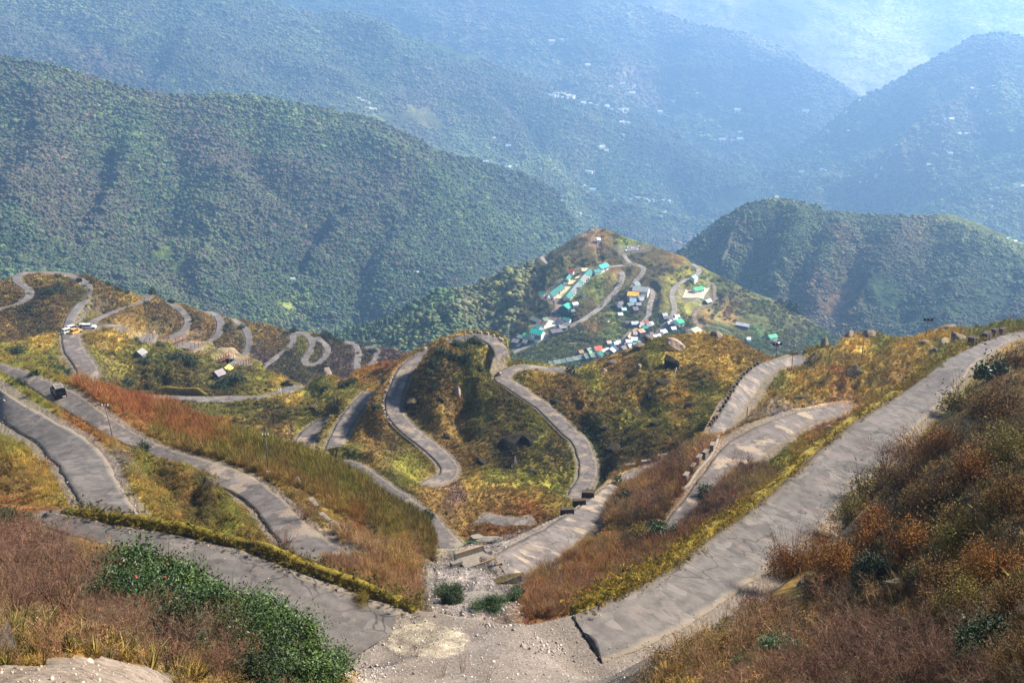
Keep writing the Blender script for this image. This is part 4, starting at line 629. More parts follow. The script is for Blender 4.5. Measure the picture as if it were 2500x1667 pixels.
creases(sL, [(zz(Cz, (1000, 560), (1250, 600), (1500, 560)), 1.6, 24), (zz(Cz, (1000, 480), (1200, 500), (1400, 460)), -1.4, 20), (zz(Cz, (1500, 420), (1650, 400), (1800, 340)), 1.5, 18), (zz(Cz, (850, 700), (1100, 690), (1350, 640)), -1.4, 18), (zz(D, (900, 120), (1300, 380), (1600, 600)), 1.6, 20), (zz(D, (800, 200), (1200, 470), (1500, 650)), -1.2, 18)])
relief(sL, [(26, 1.8, 4, False), (7, 0.8, 4, True)], 40, 0.25)
relief(sK, [(42, 2.6, 4, False), (14, 2.3, 4, True)], 40, 0.3)
relief(sW, [(60, 3.2, 4, False), (18, 2.2, 4, True)], 40, 0.3)
relief(sV, [(110, 5, 4, True), (30, 1.6, 3, False)], 60, 0.15)
relief(sD, [(300, 20, 4, False), (70, 5, 4, True)], 90, 0.06)
relief(sE1, [(620, 55, 4, False), (170, 13, 4, True)], 120, 0.05)
relief(sE2, [(950, 110, 4, False), (240, 24, 4, True)], 90, 0.05)
relief(sE3, [(950, 110, 4, False), (240, 24, 4, True)], 90, 0.05)
relief(sZ1, [(900, 170, 6, True)], 80, 0.05)
relief(sZ2, [(1100, 150, 6, False)], 80, 0.05)
for sh, C_, hw, mm in LEVEL:
    keep = sh.mask.copy(); sh.carve(C_, hw, 0.5, mm, 0.0); sh.mask = np.maximum(keep, (sh.mask - keep) * (.6 if sh is sK else .75))
def ruled(r, m=5):
    a_ = np.linspace(0, 1, m); Pm = r.L[:, None] * (1 - a_)[None, :, None] + r.R[:, None] * a_[None, :, None]
    return Pm.reshape(-1, 3), np.repeat(np.linalg.norm(r.R - r.L, axis=1) / (2 * (m - 1)) + .15, m)
for r in ROADS:
    if r is RPAD: continue
    q, hw = ruled(r); r.sheet.carve(q, hw, 0.4, r.m1)

# ------------------------------------------------------------------ ground materials
def ground(name, s1, s2, s3, bumps, rockiness=0.0, dead=0.5, k=1.0):
    s = N(name); c = s.mix(s.attr("Col").outputs["Color"], 0.85, 1.0, 'MULTIPLY')
    n1 = s.noise(s1, 5, 0.62); n2 = s.noise(s2, 4, 0.65); n3 = s.noise(s3, 3, 0.7)
    c = s.mix(s.mix(c, 1 - .62 * k, 1.0, 'MULTIPLY'), s.mix(c, 1 + .45 * k, 1.0, 'MULTIPLY'), s.ramp(n1, [(0.33, 0), (0.67, 1)]))
    c = s.mix(s.mix(c, 1 - .5 * k, 1.0, 'MULTIPLY'), s.mix(c, 1 + .4 * k, 1.0, 'MULTIPLY'), s.ramp(n2, [(0.33, 0), (0.67, 1)]))
    c = s.mix(s.mix(c, 0.6, 1.0, 'MULTIPLY'), s.mix(c, 1.35, 1.0, 'MULTIPLY'), s.ramp(n3, [(0.35, 0), (0.65, 1)]))
    # russet and olive drifts of dead grass
    c = s.mix(c, tuple(lin((116, 84, 42))), s.math('MULTIPLY', s.ramp(s.noise(s1 * 1.7, 3, 0.6), [(0.56, 0), (0.68, 1)]), dead * 0.5))
    c = s.mix(c, tuple(lin((86, 88, 34))), s.math('MULTIPLY', s.ramp(s.noise(s1 * 0.8, 3, 0.55), [(0.55, 0), (0.7, 1)]), dead * 0.5))
    if rockiness:
        g = s.n("ShaderNodeNewGeometry"); sep = s.n("ShaderNodeSeparateXYZ"); s.l(g.outputs["Normal"], sep.inputs[0])
        steep = s.ramp(s.math('ADD', sep.outputs[2], s.math('MULTIPLY', s.math('SUBTRACT', n2, 0.5), 0.5)), [(0.44, 1), (0.62, 0)])
        rk = s.mix(tuple(lin((46, 38, 28))), tuple(lin((110, 96, 78))), n3)
        c = s.mix(c, rk, s.math('MULTIPLY', steep, rockiness))
    bare = s.attr("bare").outputs["Fac"]
    gv = s.mix(tuple(lin((92, 82, 72))), tuple(lin((134, 121, 107))), s.ramp(n3, [(0.3, 0), (0.7, 1)]))
    c = s.mix(c, gv, s.math('MULTIPLY', s.ramp(s.math('ADD', bare, s.math('MULTIPLY', s.math('SUBTRACT', n2, 0.5), 0.9)), [(0.55, 0), (0.85, 1)]), 0.75))
    s.col(c)
    h = s.math('ADD', s.math('MULTIPLY', n2, 0.8), s.math('MULTIPLY', n3, 0.35))
    s.bump(h, 0.9, bumps)
    s.b.inputs["Specular IOR Level"].default_value = 0.08
    return s.m
g_F = ground("foreground_ground", 0.25, 1.1, 7, 0.12, 0.3, 0.3)
g_L = ground("near_slope_ground", 0.10, 0.5, 2.4, 0.9, 0.6, 0.35)
g_K = ground("middle_slope_ground", 0.055, 0.26, 1.2, 1.8, 0.6, 0.35)
g_W = ground("switchback_ground", 0.04, 0.18, 0.8, 2.4, 0.6, 0.35)
g_V = ground("village_ground", 0.02, 0.09, 0.4, 4.0, 0.2, 0.2)
g_D = ground("forest_ground", 0.008, 0.035, 0.16, 9, 0.1, 0.12)
g_E = ground("far_forest_ground", 0.004, 0.02, 0.09, 14, 0.1, 0.12)
g_Z = ground("far_mountain_ground", 0.0022, 0.010, 0.045, 30, 0.0, 0.1, .45)
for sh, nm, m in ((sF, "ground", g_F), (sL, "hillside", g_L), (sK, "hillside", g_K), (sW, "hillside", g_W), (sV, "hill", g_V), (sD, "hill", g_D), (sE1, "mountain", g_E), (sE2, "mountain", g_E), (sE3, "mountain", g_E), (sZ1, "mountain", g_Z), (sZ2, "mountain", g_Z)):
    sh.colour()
    if sh is sV: sh.C = sh.C * 1.25
    if sh is sF:                                                    # washed-bare concrete apron in the gravel, its own pale colour
        ap = resample(np.array([(360, 1310), (520, 1190), (640, 1160), (760, 1180), (870, 1225), (900, 1290), (860, 1350), (800, 1390), (700, 1420), (600, 1405), (520, 1365), (440, 1335), (360, 1310)]), 48)
        ins = inside(sh, np.array([E(x, y) for x, y in ap]), 16)
        soil = (sh.Ug < 430) & (sh.Vg > 1618 + np.abs(sh.Ug - 190) * .12 + 9 * fbm(sh.P, .6, 3)); sh.C[soil] = lin((150, 128, 106)); sh.P[soil, 2] += .03 * fbm(sh.P[soil], .5, 4); sh.mask[soil] = .8
        sh.C[ins] = lin((158, 144, 122)); sh.mask[ins] = 0; sh.P[ins, 2] += .04
    sh.build(nm, m)
for r in ROADS:
    if r is not RPAD: r.mesh()
# ------------------------------------------------------------------ builders for built things
def empty(name, loc, rz=0.0, label=None, cat=None, group=None):
    o = bpy.data.objects.new(name, None); COL.objects.link(o); o.empty_display_size = 0.5
    o.location = tuple(float(x) for x in loc); o.rotation_euler = (0, 0, rz)
    return tag(o, label, cat, group)

class MB:
    """collects shapes into one mesh"""
    def __init__(s): s.v = []; s.f = []
    def add(s, V, Fq):
        n = len(s.v); s.v += [tuple(map(float, p)) for p in V]; s.f += [tuple(i + n for i in f) for f in Fq]; return s
    def box(s, c, size, rz=0.0, taper=1.0, tilt=0.0):
        x, y, z = [q / 2 for q in size]; V = []
        for k, zz_ in ((1, -z), (taper, z)):
            for a, b in ((-1, -1), (1, -1), (1, 1), (-1, 1)): V.append((a * x * k, b * y * k, zz_))
        V = np.array(V); ct, st = math.cos(tilt), math.sin(tilt)
        V = np.stack([V[:, 0] * ct + V[:, 2] * st, V[:, 1], -V[:, 0] * st + V[:, 2] * ct], 1)
        cr, sr = math.cos(rz), math.sin(rz); V = np.stack([V[:, 0] * cr - V[:, 1] * sr, V[:, 0] * sr + V[:, 1] * cr, V[:, 2]], 1) + np.array(c)
        return s.add(V, [(0, 3, 2, 1), (4, 5, 6, 7), (0, 1, 5, 4), (1, 2, 6, 5), (2, 3, 7, 6), (3, 0, 4, 7)])
    def tube(s, pts, r, n=6, r2=None):
        pts = np.array(pts, float); m = len(pts); T = np.gradient(pts, axis=0); rr = np.linspace(r, r if r2 is None else r2, m); ring = []
        for i in range(m):
            t = T[i] / (np.linalg.norm(T[i]) + 1e-9); a = np.cross(t, (0, 0, 1) if abs(t[2]) < 0.9 else (1, 0, 0)); a /= np.linalg.norm(a); b = np.cross(t, a)
            for k in range(n):
                th = 2 * math.pi * k / n; ring.append(pts[i] + rr[i] * (math.cos(th) * a + math.sin(th) * b))
        Fq = [(i * n + k, i * n + (k + 1) % n, (i + 1) * n + (k + 1) % n, (i + 1) * n + k) for i in range(m - 1) for k in range(n)]
        Fq += [tuple(range(n))[::-1], tuple(range((m - 1) * n, m * n))]
        return s.add(ring, Fq)
    def prism(s, prof, x0, x1):
        """profile in (y,z) extruded along x"""
        n = len(prof); V = [(x0, y, z) for y, z in prof] + [(x1, y, z) for y, z in prof]
        Fq = [tuple(range(n))[::-1], tuple(range(n, 2 * n))] + [(i, (i + 1) % n, n + (i + 1) % n, n + i) for i in range(n)]
        return s.add(V, Fq)
    def build(s, name, mat, parent=None, smooth=False):
        return mesh_from(name, s.v, s.f, mat, smooth, parent)

def copy_tree(o, parent=None):
    c = o.copy(); COL.objects.link(c)
    if parent: c.parent = parent
    for ch in list(o.children): copy_tree(ch, c)
    return c

def near_idx(road, u, v):
    cu, cv = project(road.C); return int(np.argmin((cu - u) ** 2 + (cv - v) ** 2))
def span(road, a, b):
    i, j = near_idx(road, *a), near_idx(road, *b); return (i, j) if i < j else (j, i)

# materials of built things
m_conc = plain("concrete", (112, 104, 94), 0.9, 0, 0.3, 1.4)
m_concl = plain("pale_concrete", (124, 114, 100), 0.9, 0, 0.22, 1.6)
m_wood = plain("raw_timber", (156, 124, 80), 0.8, 0, 0.2, 3)
m_dwood = plain("weathered_timber", (96, 72, 52), 0.85, 0, 0.3, 3)
m_black = plain("black_sheet", (24, 24, 26), 0.45, 0, 0.3, 2)
m_pole = plain("galvanised_pole", (104, 96, 96), 0.6, 0.3, 0.2, 1)
m_wire = plain("grey_wire", (70, 66, 66), 0.6, 0.2, 0.1, 1)
m_white = plain("white_paint", (226, 222, 210), 0.7, 0, 0.12, 2)
m_rust = plain("rusty_rebar", (136, 84, 60), 0.8, 0.1, 0.3, 4)
m_tyre = plain("tyre_rubber", (28, 27, 27), 0.8, 0, 0.2, 4)
m_glass = plain("dark_glass", (18, 24, 28), 0.12, 0, 0.1, 2)
def wallmat():
    s = N("mossy_stone"); n1 = s.noise(1.1, 5, 0.65); n2 = s.noise(5.5, 4, 0.7); n3 = s.noise(0.35, 3)
    g = s.n("ShaderNodeNewGeometry"); sep = s.n("ShaderNodeSeparateXYZ"); s.l(g.outputs["Normal"], sep.inputs[0])
    stone = s.mix(tuple(lin((58, 50, 38))), tuple(lin((116, 104, 84))), n2)
    moss = s.mix(tuple(lin((84, 74, 22))), tuple(lin((150, 128, 40))), s.ramp(n1, [(0.35, 0), (0.65, 1)]))
    moss = s.mix(moss, tuple(lin((70, 60, 26))), s.ramp(n2, [(0.45, 0), (0.7, 0.8)]))
    f = s.ramp(s.math('ADD', sep.outputs[2], s.math('MULTIPLY', s.math('SUBTRACT', n1, 0.5), 1.2)), [(0.0, 0.25), (0.45, 1)])
    s.col(s.mix(stone, moss, f)); s.bump(s.math('ADD', n2, n1), 0.9, 0.15); return s.m
m_moss = wallmat()
def stonewall():
    s = N("dark_stone_masonry"); p = s.pos()
    v = s.n("ShaderNodeTexVoronoi"); v.inputs["Scale"].default_value = 1.6; s.l(p, v.inputs["Vector"])
    n = s.noise(3, 4); c = s.mix(tuple(lin((44, 38, 30))), tuple(lin((96, 86, 70))), v.outputs["Color"])
    s.col(s.mix(c, tuple(lin((70, 64, 30))), s.ramp(s.noise(0.6, 3), [(0.5, 0), (0.62, 0.8)]))); s.bump(n, 0.8, 0.1); return s.m
m_masonry = stonewall()

def strip_wall(name, line, thick, up, down, mat, label, cat, rough=0.18, tilt=0.0):
    """a wall along a ground line: line (n,3) = its road-side foot; it stands on the side away from the road (to +normal)"""
    line = np.asarray(line, float); n = len(line)
    T = np.gradient(line, axis=0); T[:, 2] = 0; T /= np.linalg.norm(T, axis=1, keepdims=True); Nn = np.stack([T[:, 1], -T[:, 0], 0 * T[:, 0]], 1) * np.sign(thick)
    th = abs(thick); k = rough
    nz = lambda o, wl: fbm(line + o, wl, 3)[:, None]
    upz = up + np.minimum(.8 * up, .4) * nz(3.0, 2.6); z = np.array([0, 0, 1.0])
    cols = [line + z * -0.3, line + Nn * 0.05 * th + z * upz * 0.75 + Nn * k * nz(9, 1.1), line + Nn * (0.28 * th) + z * upz + Nn * k * nz(12, 1.0), line + Nn * (0.72 * th) + z * (upz * 0.97 + 0.1 * nz(21, 0.9)), line + Nn * (0.97 * th + tilt * 0.2) + z * upz * 0.7 + Nn * k * nz(31, 1.2), line + Nn * (th + tilt) + z * -down]
    cols.append(line + Nn * th * 0.3 + z * -down)
    arc = np.r_[0, np.cumsum(np.linalg.norm(np.diff(line, axis=0), axis=1))]; ends = np.minimum(arc, arc[-1] - arc)
    tp = sstep(ends + .6 * fbm(line, 1.5, 2), -.2, min(4.0, arc[-1] * .2))
    Pm = np.stack(cols, 1); m = Pm.shape[1]
    hgt = Pm[..., 2] - line[:, None, 2]; Pm[..., 2] = line[:, None, 2] + np.where(hgt > 0, hgt * (.12 + .88 * tp[:, None]), hgt); ids = np.arange(n * m).reshape(n, m)
    nx = np.roll(ids, -1, axis=1)
    q = np.stack([ids[:-1], nx[:-1], nx[1:], ids[1:]], -1).reshape(-1, 4)
    if thick < 0: q = q[:, ::-1]
    me = [list(f) for f in q] + [list(ids[0])[::-1 if thick > 0 else 1], list(ids[-1])[::1 if thick > 0 else -1]]
    o = mesh_from(name, Pm.reshape(-1, 3), me, mat, True); tag(o, label, cat); return o

def side(road, i, j, which, off=0.25, dz=0.0):
    e = road.L if which == 'L' else road.R; c = road.C
    d = e[i:j] - c[i:j]; d[:, 2] = 0; d /= np.linalg.norm(d, axis=1, keepdims=True)
    p = e[i:j] + d * off; p[:, 2] += dz; return p
# NB road_edges(): first point of each pair is stored as R (upper), second as L (lower)

# mossy parapets of the foreground road
i, j = span(R11, D(380, 490), D(2352, 1030)); lf = side(R11, i, j + 4, 'R', 0.25)
strip_wall("parapet_wall", lf, -0.75, 0.55, 1.6, m_moss, "mossy low parapet beyond the foreground road's left arm, dark olive", "parapet")
i, j = span(R12, E(1640, 1105), F(1100, 42)); lf = side(R12, i, j + 40, 'R', 0.2)
strip_wall("parapet_wall", lf, -0.85, 0.5, 1.8, m_moss, "long golden moss parapet running up the right road beside the valley", "parapet")
lf = sF.ground(*np.array([F(x, y) for x, y in resample(np.array([(-30, 1510), (150, 1400), (300, 1300), (420, 1200), (520, 1120), (620, 1030), (700, 965), (790, 900), (860, 850)]), 60)]).T)
strip_wall("stone_kerb", lf, 0.45, 0.16, 0.5, m_masonry, "low broken stone kerb between gravel shoulder and orange grass below right road", "kerb", 0.08)

# retaining walls
def rwall(road, a, b, which, h, label, off=0.4, up=0.25, thick=0.5, tilt=0.6, mat=None):
    i, j = span(road, a, b); p = side(road, i, j + 1, which, off)
    d = p - road.C[i:j + 1]; T = np.gradient(road.C[i:j + 1], axis=0)
    s = 1 if np.mean(d[:, 0] * T[:, 1] - d[:, 1] * T[:, 0]) > 0 else -1
    return strip_wall("retaining_wall", p, s * thick, up, h, mat or m_masonry, label, "retaining wall", 0.12, tilt)
rwall(R17, B(1110, 1100), E(1590, 20), 'R' if True else 'L', 5.0, "mossy dark retaining wall under the outer edge of the S bend descending right of the knoll")
rwall(R16, B(440, 1360), E(640, 60), 'L' if False else 'R', 4.0, "dark retaining wall below the left hairpin's lower stretch")
rwall(RF, A(1900, 745), A(2060, 745), 'R', 6.0, "dark retaining wall under the tight loop of the distant switchbacks")
rwall(RC, A(1202, 500), A(1070, 590), 'R', 7.0, "dark retaining wall under the curve above the building site")
i, j = span(R8, A(980, 980), A(1350, 985))
p8 = side(R8, i, j, 'L', 1.2)
strip_wall("retaining_wall", p8, -0.8 if project(p8)[1].mean() < project(R8.C[i:j])[1].mean() else 0.8, 2.4, 1.0, m_moss, "long mossy stone wall above the straight road on the left", "retaining wall", 0.15)
p8 = side(R8, i, near_idx(R8, *A(1600, 978)), 'R', 0.4)
strip_wall("retaining_wall", p8, 0.6, 0.3, 3.5, m_masonry, "dark stone wall below the straight road on the left", "retaining wall", 0.15, 0.4)

# guard stones along road edges
def stone_mesh(size, seed, cap=True):
    r = np.random.default_rng(seed); mb = MB(); x, y, z = size
    mb.box((0, 0, z * 0.45), (x, y, z * 1.1), 0, 0.8)
    me = bpy.data.meshes.new("guard_stone"); V = np.array(mb.v); V += r.normal(0, 0.03 * min(size), V.shape); me.from_pydata(V.tolist(), [], mb.f)
    return me
m_stone_w = plain("whitewashed_stone", (160, 150, 134), 0.9, 0, 0.35, 3)
m_stone_d = plain("dark_stone", (74, 62, 50), 0.9, 0, 0.4, 3)
m_stone_g = plain("grey_stone", (146, 136, 124), 0.9, 0, 0.3, 2)
def stones_along(road, a, b, which, gap, size, mat, label, group, off=0.45, jit=0.1):
    i, j = span(road, a, b); p = side(road, i, j, which, off)
    arc = np.r_[0, np.cumsum(np.linalg.norm(np.diff(p, axis=0), axis=1))]; T = np.gradient(p, axis=0)
    mes = [stone_mesh(size, k + int(size[0] * 100)) for k in range(3)]
    for m_ in mes: m_.materials.append(mat)
    for k, sg in enumerate(np.arange(0.3, arc[-1], gap)):
        if random.random() < .08: continue
        sg = sg + random.uniform(-.2, .2) * gap
        q = min(int(np.searchsorted(arc, sg)), len(p) - 1)
        o = bpy.data.objects.new("guard_stone", mes[k % 3]); COL.objects.link(o)
        o.location = p[q] + np.array([random.uniform(-jit, jit), random.uniform(-jit, jit), -0.05])
        o.rotation_euler = (0, 0, math.atan2(T[q, 1], T[q, 0]) + random.uniform(-.15, .15)); f = random.uniform(0.8, 1.2); o.scale = (f, f, random.uniform(.8, 1.15))
        tag(o, label, "guard stone", group)
stones_along(R16, B(470, 1085), B(480, 1400), 'R', 1.9, (.72, 0.42, 0.55), m_stone_w, "small pale guard stone on the outer edge of the left hairpin road", "guard stones on the left hairpin")
stones_along(R16, B(1090, 870), B(620, 960), 'R', 3.0, (1.1, 0.5, 0.7), m_stone_w, "small pale guard stone on the crest of the central hairpin", "guard stones on the central crest")
stones_along(R13, Cz(640, 505), Cz(345, 900), 'R', 2.4, (.8, 0.55, 0.6), m_stone_d, "dark guard stone along the left edge of the upper right road", "guard stones on the upper right road")
stones_along(R8, A(1000, 985), A(1620, 975), 'R', 4.2, (1.5, 0.6, 0.7), m_stone_d, "dark guard stone on the outer edge of the straight road below the building site", "guard stones on the straight road")
stones_along(R20, E(1030, 530), E(1260, 540), 'R', 2.8, (1.3, 0.6, 0.8), m_stone_d, "dark guard stone above the short hidden road stretch in the gully", "guard stones in the gully")
stones_along(R12, Cz(2060, 366), Cz(2360, 285), 'R', 3.6, (1.6, 1.1, 1.3), m_stone_d, "dark stone block on the outer edge where the right road leaves the hill", "stone blocks at the right road's top", 0.8, 0.4)
stones_along(RA, A(380, 176), A(575, 290), 'R', 3.6, (1.2, 0.6, 0.7), m_stone_w, "pale guard stone on the outside of the upper left bend", "guard stones on the upper left bend")
stones_along(V1, G(400, 1175), G(800, 985), 'R', 9.0, (2.0, 1.2, 1.4), m_stone_w, "white roadside stone on the lower edge of the main village road", "white stones on the main village road")

# concrete guard blocks by the middle right road
blk = [(Cz(400, 1025), .0), (Cz(358, 1095), .0), (Cz(314, 1150), .0), (Cz(270, 1215), .0), (Cz(232, 1275), .0), (Cz(188, 1330), .0)]
ordn = ["first", "second", "third", "fourth", "fifth", "sixth", "seventh", "eighth", "ninth", "tenth", "eleventh", "twelfth"]
blkp = [sL.ground(*b[0]) for b in blk]
for k, b in enumerate(blkp):
    t = (blkp[min(k + 1, 5)] - blkp[max(k - 1, 0)]); rz = math.atan2(t[1], t[0])
    r_ = empty("guard_block", b - np.array([0, 0, .1]), rz, "%s grey concrete guard block from the top of the slanting row beside the dirt shoulder" % ordn[k] if k < 5 else "lowest broken grey concrete guard block of the slanting row beside the dirt shoulder", "guard block", "concrete guard blocks"); r_.scale = (.72, .8, .9)
    MB().box((0, 0, .62), (1.75, .62, 1.3), 0, .94).build("block", m_conc, r_); MB().box((0, 0, 1.3), (1.85, .74, .12)).build("capstone", m_concl, r_)
lf = sL.ground(*np.array([Cz(x, y) for x, y in resample(np.array([(435, 1000), (380, 1085), (330, 1155), (290, 1220), (250, 1280), (205, 1340), (150, 1390), (100, 1450)]), 50)]).T)
strip_wall("kerb_wall", lf, 0.4, 0.22, 0.8, m_concl, "low pale concrete footing wall beneath the grey guard blocks", "wall", 0.03)

# short kerb blocks at the car road's outer bend, and by the wash road
for k, (z_, lab) in enumerate([(D(1912, 400), "pale topped kerb block set highest beside the car road's bend"), (D(2008, 525), "pale topped kerb block second down beside the car road's bend"), (D(2080, 595), "pale topped kerb block third down beside the car road's bend"), (D(2162, 650), "pale topped kerb block lowest beside the car road's bend")]):
    b = sL.ground(*z_); q = near_idx(R9, *z_); t = R9.T[q]
    r_ = empty("kerb_block", b - np.array([0, 0, .1]), math.atan2(t[1], t[0]), lab, "kerb block", "kerb blocks at the car road's bend")
    MB().box((0, 0, .4), (2.2, .55, .8)).build("block", m_conc, r_); MB().box((0, 0, .83), (2.3, .62, .08)).build("top_slab", m_concl, r_)
for z_, lab in [(E(1930, 200), "white topped block nearest the bush on the curve above the wash road"), (E(2030, 168), "white topped block in the middle on the curve above the wash road"), (E(2135, 138), "white topped block farthest up the curve above the wash road"), (E(1660, 340), "grey stone block at the inner end of the S bend"), (E(1605, 385), "dark stone block where the S bend meets the wash road"), (E(1528, 430), "tall dark stone block on the left lip of the wash road")]:
    b = sL.ground(*z_); r_ = empty("kerb_block", b - np.array([0, 0, .1]), random.uniform(-.4, .6), lab, "kerb block")
    MB().box((0, 0, .4), (2.0, .8, .9), 0, .9).build("block", m_conc if "white" in lab else m_stone_d, r_); MB().box((0, 0, .88), (1.9, .76, .08)).build("top_slab", m_concl if "white" in lab else m_stone_d, r_)

# ------------------------------------------------------------------ rocks
def rockmat(name, a, b, moss=0.4):
    s = N(name); tc = s.n("ShaderNodeTexCoord").outputs["Object"]
    n1 = s.noise(0.6, 6, 0.65, tc); n2 = s.noise(3, 4, 0.7, tc)
    wv = s.n("ShaderNodeTexWave", bands_direction='Z'); wv.inputs["Scale"].default_value = 1.2; wv.inputs["Distortion"].default_value = 6; wv.inputs["Detail"].default_value = 3; s.l(tc, wv.inputs["Vector"])
    c = s.mix(tuple(lin(a)), tuple(lin(b)), s.ramp(n1, [(0.32, 0), (0.66, 1)])); c = s.mix(c, tuple(lin(a) * 0.5), s.math('MULTIPLY', s.ramp(wv.outputs["Fac"], [(0.0, 1), (0.25, 0)]), 0.6))
    g = s.n("ShaderNodeNewGeometry"); sep = s.n("ShaderNodeSeparateXYZ"); s.l(g.outputs["Normal"], sep.inputs[0])
    c = s.mix(c, tuple(lin((112, 92, 38))), s.math('MULTIPLY', s.ramp(s.math('ADD', sep.outputs[2], s.math('SUBTRACT', n2, 0.5)), [(0.55, 0), (0.9, 1)]), moss))
    s.col(c); s.bump(s.math('ADD', n1, s.math('MULTIPLY', n2, 0.4)), 0.9, 0.4); return s.m
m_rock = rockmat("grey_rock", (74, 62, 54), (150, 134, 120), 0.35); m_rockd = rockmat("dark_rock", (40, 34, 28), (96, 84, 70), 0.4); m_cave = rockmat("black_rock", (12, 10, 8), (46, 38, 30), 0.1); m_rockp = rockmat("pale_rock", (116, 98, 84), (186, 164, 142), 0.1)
def ico(sub):
    import bmesh
    bm = bmesh.new(); bmesh.ops.create_icosphere(bm, subdivisions=sub, radius=1.0)
    V = np.array([v.co[:] for v in bm.verts]); Fq = np.array([[v.index for v in f.verts] for f in bm.faces]); bm.free(); return V, Fq
ICO = {k: ico(k) for k in (1, 2, 3, 4)}
def rock_shape(seed, sub=3, rough=0.35):
    V, Fq = ICO[sub]; r = np.random.default_rng(seed)
    for k in range(16):                                              # hewn by a few fracture planes
        n = r.normal(size=3); n /= np.linalg.norm(n); o = r.uniform(0.38, 0.8); d = V @ n - o
        V = V - np.clip(d, 0, None)[:, None] * n * 0.97
    V = V * (1 + rough * fbm(V * 1.0 + seed * 7.1, 0.7, 4, 0.6, True)[:, None] * 0.7)
    return V, Fq
def rock(sh, uv, size, label, mat=None, seed=0, sink=0.3, rz=None, tilt=0.0, sub=3, name="boulder", cat="rock", group=None):
    b = sh.ground(*uv); V, Fq = rock_shape(seed, sub)
    V = V * np.array(size) / 2
    c, s_ = math.cos(tilt), math.sin(tilt); V = np.stack([V[:, 0] * c + V[:, 2] * s_, V[:, 1], -V[:, 0] * s_ + V[:, 2] * c], 1)
    o = mesh_from(name, V, Fq, mat or m_rock, False); o.location = b + np.array([0, 0, size[2] * (0.5 - sink)]); o.rotation_euler = (0, 0, seed * 0.7 if rz is None else rz)
    return tag(o, label, cat, group)
rock(sK, (1648, 862), (6.5, 5, 4), "big pale cracked boulder perched on the golden central hill", m_rockp, 3, 0.05, 0.3, 0.3, 4)
rock(sK, (1632, 905), (6, 5, 8), "dark overhanging rock face under the perched boulder", m_cave, 5, 0.5, 0.2, 0.1, 4)  # near-black colour paints in the shade under the boulder
rock(sK, (1618, 940), (4.5, 4, 6), "dark lower rock tooth left of the leaning white post", m_cave, 8, 0.6, 0.6, 0, 3)
rock(sK, (1560, 850), (6, 5, 3), "flat grey outcrop on the hill's shoulder beside the village lane", m_rock, 11, 0.35, .5, .2)
rock(sK, (1583, 835), (5, 3, 3), "small grey outcrop at the hill crest below the white sheds", m_rock, 12, 0.35, .9, .1)
rock(sK, (1490, 885), (3.5, 3, 3), "jagged grey rocks on the ridge left of the village", m_rock, 14, 0.35)
rock(sK, (1475, 900), (3, 2, 2), "small flat pale slab lying on the ridge grass", m_rockp, 15, 0.3, .4, .3)
rock(sK, (1748, 828), (5, 4, 4), "brown crag at the round top of the golden hill", m_rock, 17, 0.5)
rock(sK, (1558, 915), (2.6, 2, 2), "striped grey rock in the middle of the golden slope", m_rock, 19, 0.4)
rock(sK, (1250, 1098), (15, 6, 5.5), "wide dark cave like crag in the knoll's face", m_cave, 21, 0.72, 0.1, 0, 4)  # near-black colour paints in the darkness of the cave
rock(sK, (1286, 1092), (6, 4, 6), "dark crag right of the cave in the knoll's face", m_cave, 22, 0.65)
rock(sK, (1010, 985), (5, 4, 4), "dark crag beside the left hairpin's inner edge", m_rockd, 24, 0.5)
rock(sK, (1120, 975), (2.6, 2.4, 5), "pale upright rock patch on the knoll's left face", m_rockp, 25, 0.55)
rock(sK, (1093, 1070), (3.5, 3, 3), "small dark crag below the knoll near the left hairpin", m_rockd, 27, 0.5)
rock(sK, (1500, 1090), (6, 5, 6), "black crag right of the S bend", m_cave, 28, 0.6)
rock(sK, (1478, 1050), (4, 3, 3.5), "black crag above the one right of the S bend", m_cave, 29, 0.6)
rock(sK, (1255, 1140), (3, 3, 5), "dark rock pillar at the foot of the knoll", m_rockd, 31, 0.5)
rock(sL, (2072, 822), (4, 3, 3.4), "tall grey crag at the left end of the right hill's crest", m_rock, 33, 0.5, .4, .1, 4)
rock(sL, (2122, 822), (5.5, 3, 3.2), "wide grey crag on the right hill's crest behind the lamp pole", m_rock, 34, 0.5, .2, 0, 4)
rock(sL, (2012, 848), (2.5, 2, 3.5), "small upright rock at the left tip of the right hill", m_rock, 36, 0.3)
rock(sL, (1985, 878), (5, 4, 4.4), "dark rounded bluff where the upper right road disappears", m_rockd, 37, 0.5)
rock(sL, (2252, 860), (4, 2.6, 2.6), "dark layered rock standing below the right hill crest", m_rock, 39, 0.35, .7, .5)
rock(sL, (2280, 868), (3.6, 2, 2.2), "tilted grey rock beside the right road's parapet", m_rock, 40, 0.35, .9, .6)
rock(sL, (2340, 838), (5, 3, 3.2), "big tilted slab of rock touching the right road", m_rock, 42, 0.3, .6, .5)
rock(sL, (2304, 850), (3.6, 2.6, 1.6), "flat grey rock left of the tilted slab by the right road", m_rockp, 43, 0.35, .2, .2)
rock(sL, (2310, 804), (5, 3, 1.4), "long low rock on the skyline of the right hill", m_rock, 45, 0.35, .1)
rock(sL, (2090, 925), (6, 4, 4), "dark hollowed rock in the middle of the right golden slope", m_rockd, 46, 0.5, .8)
rock(sL, (1960, 960), (5, 4, 2.6), "dark low rock on the golden slope above the middle road", m_rockd, 47, 0.55)
rock(sL, (1018, 1070), (0.6, 0.5, 0.5), "tiny stone", m_rock, 48) if False else None
rock(sL, (1960, 1010), (1.2, .9, .8), "small dark stone at the inner edge of the middle right road", m_rockd, 49, 0.3)
rock(sL, (1817, 1158), (2.2, 2, 1.8), "pale stone under the purple shrub by the right parapet", m_rockp, 51, 0.3)
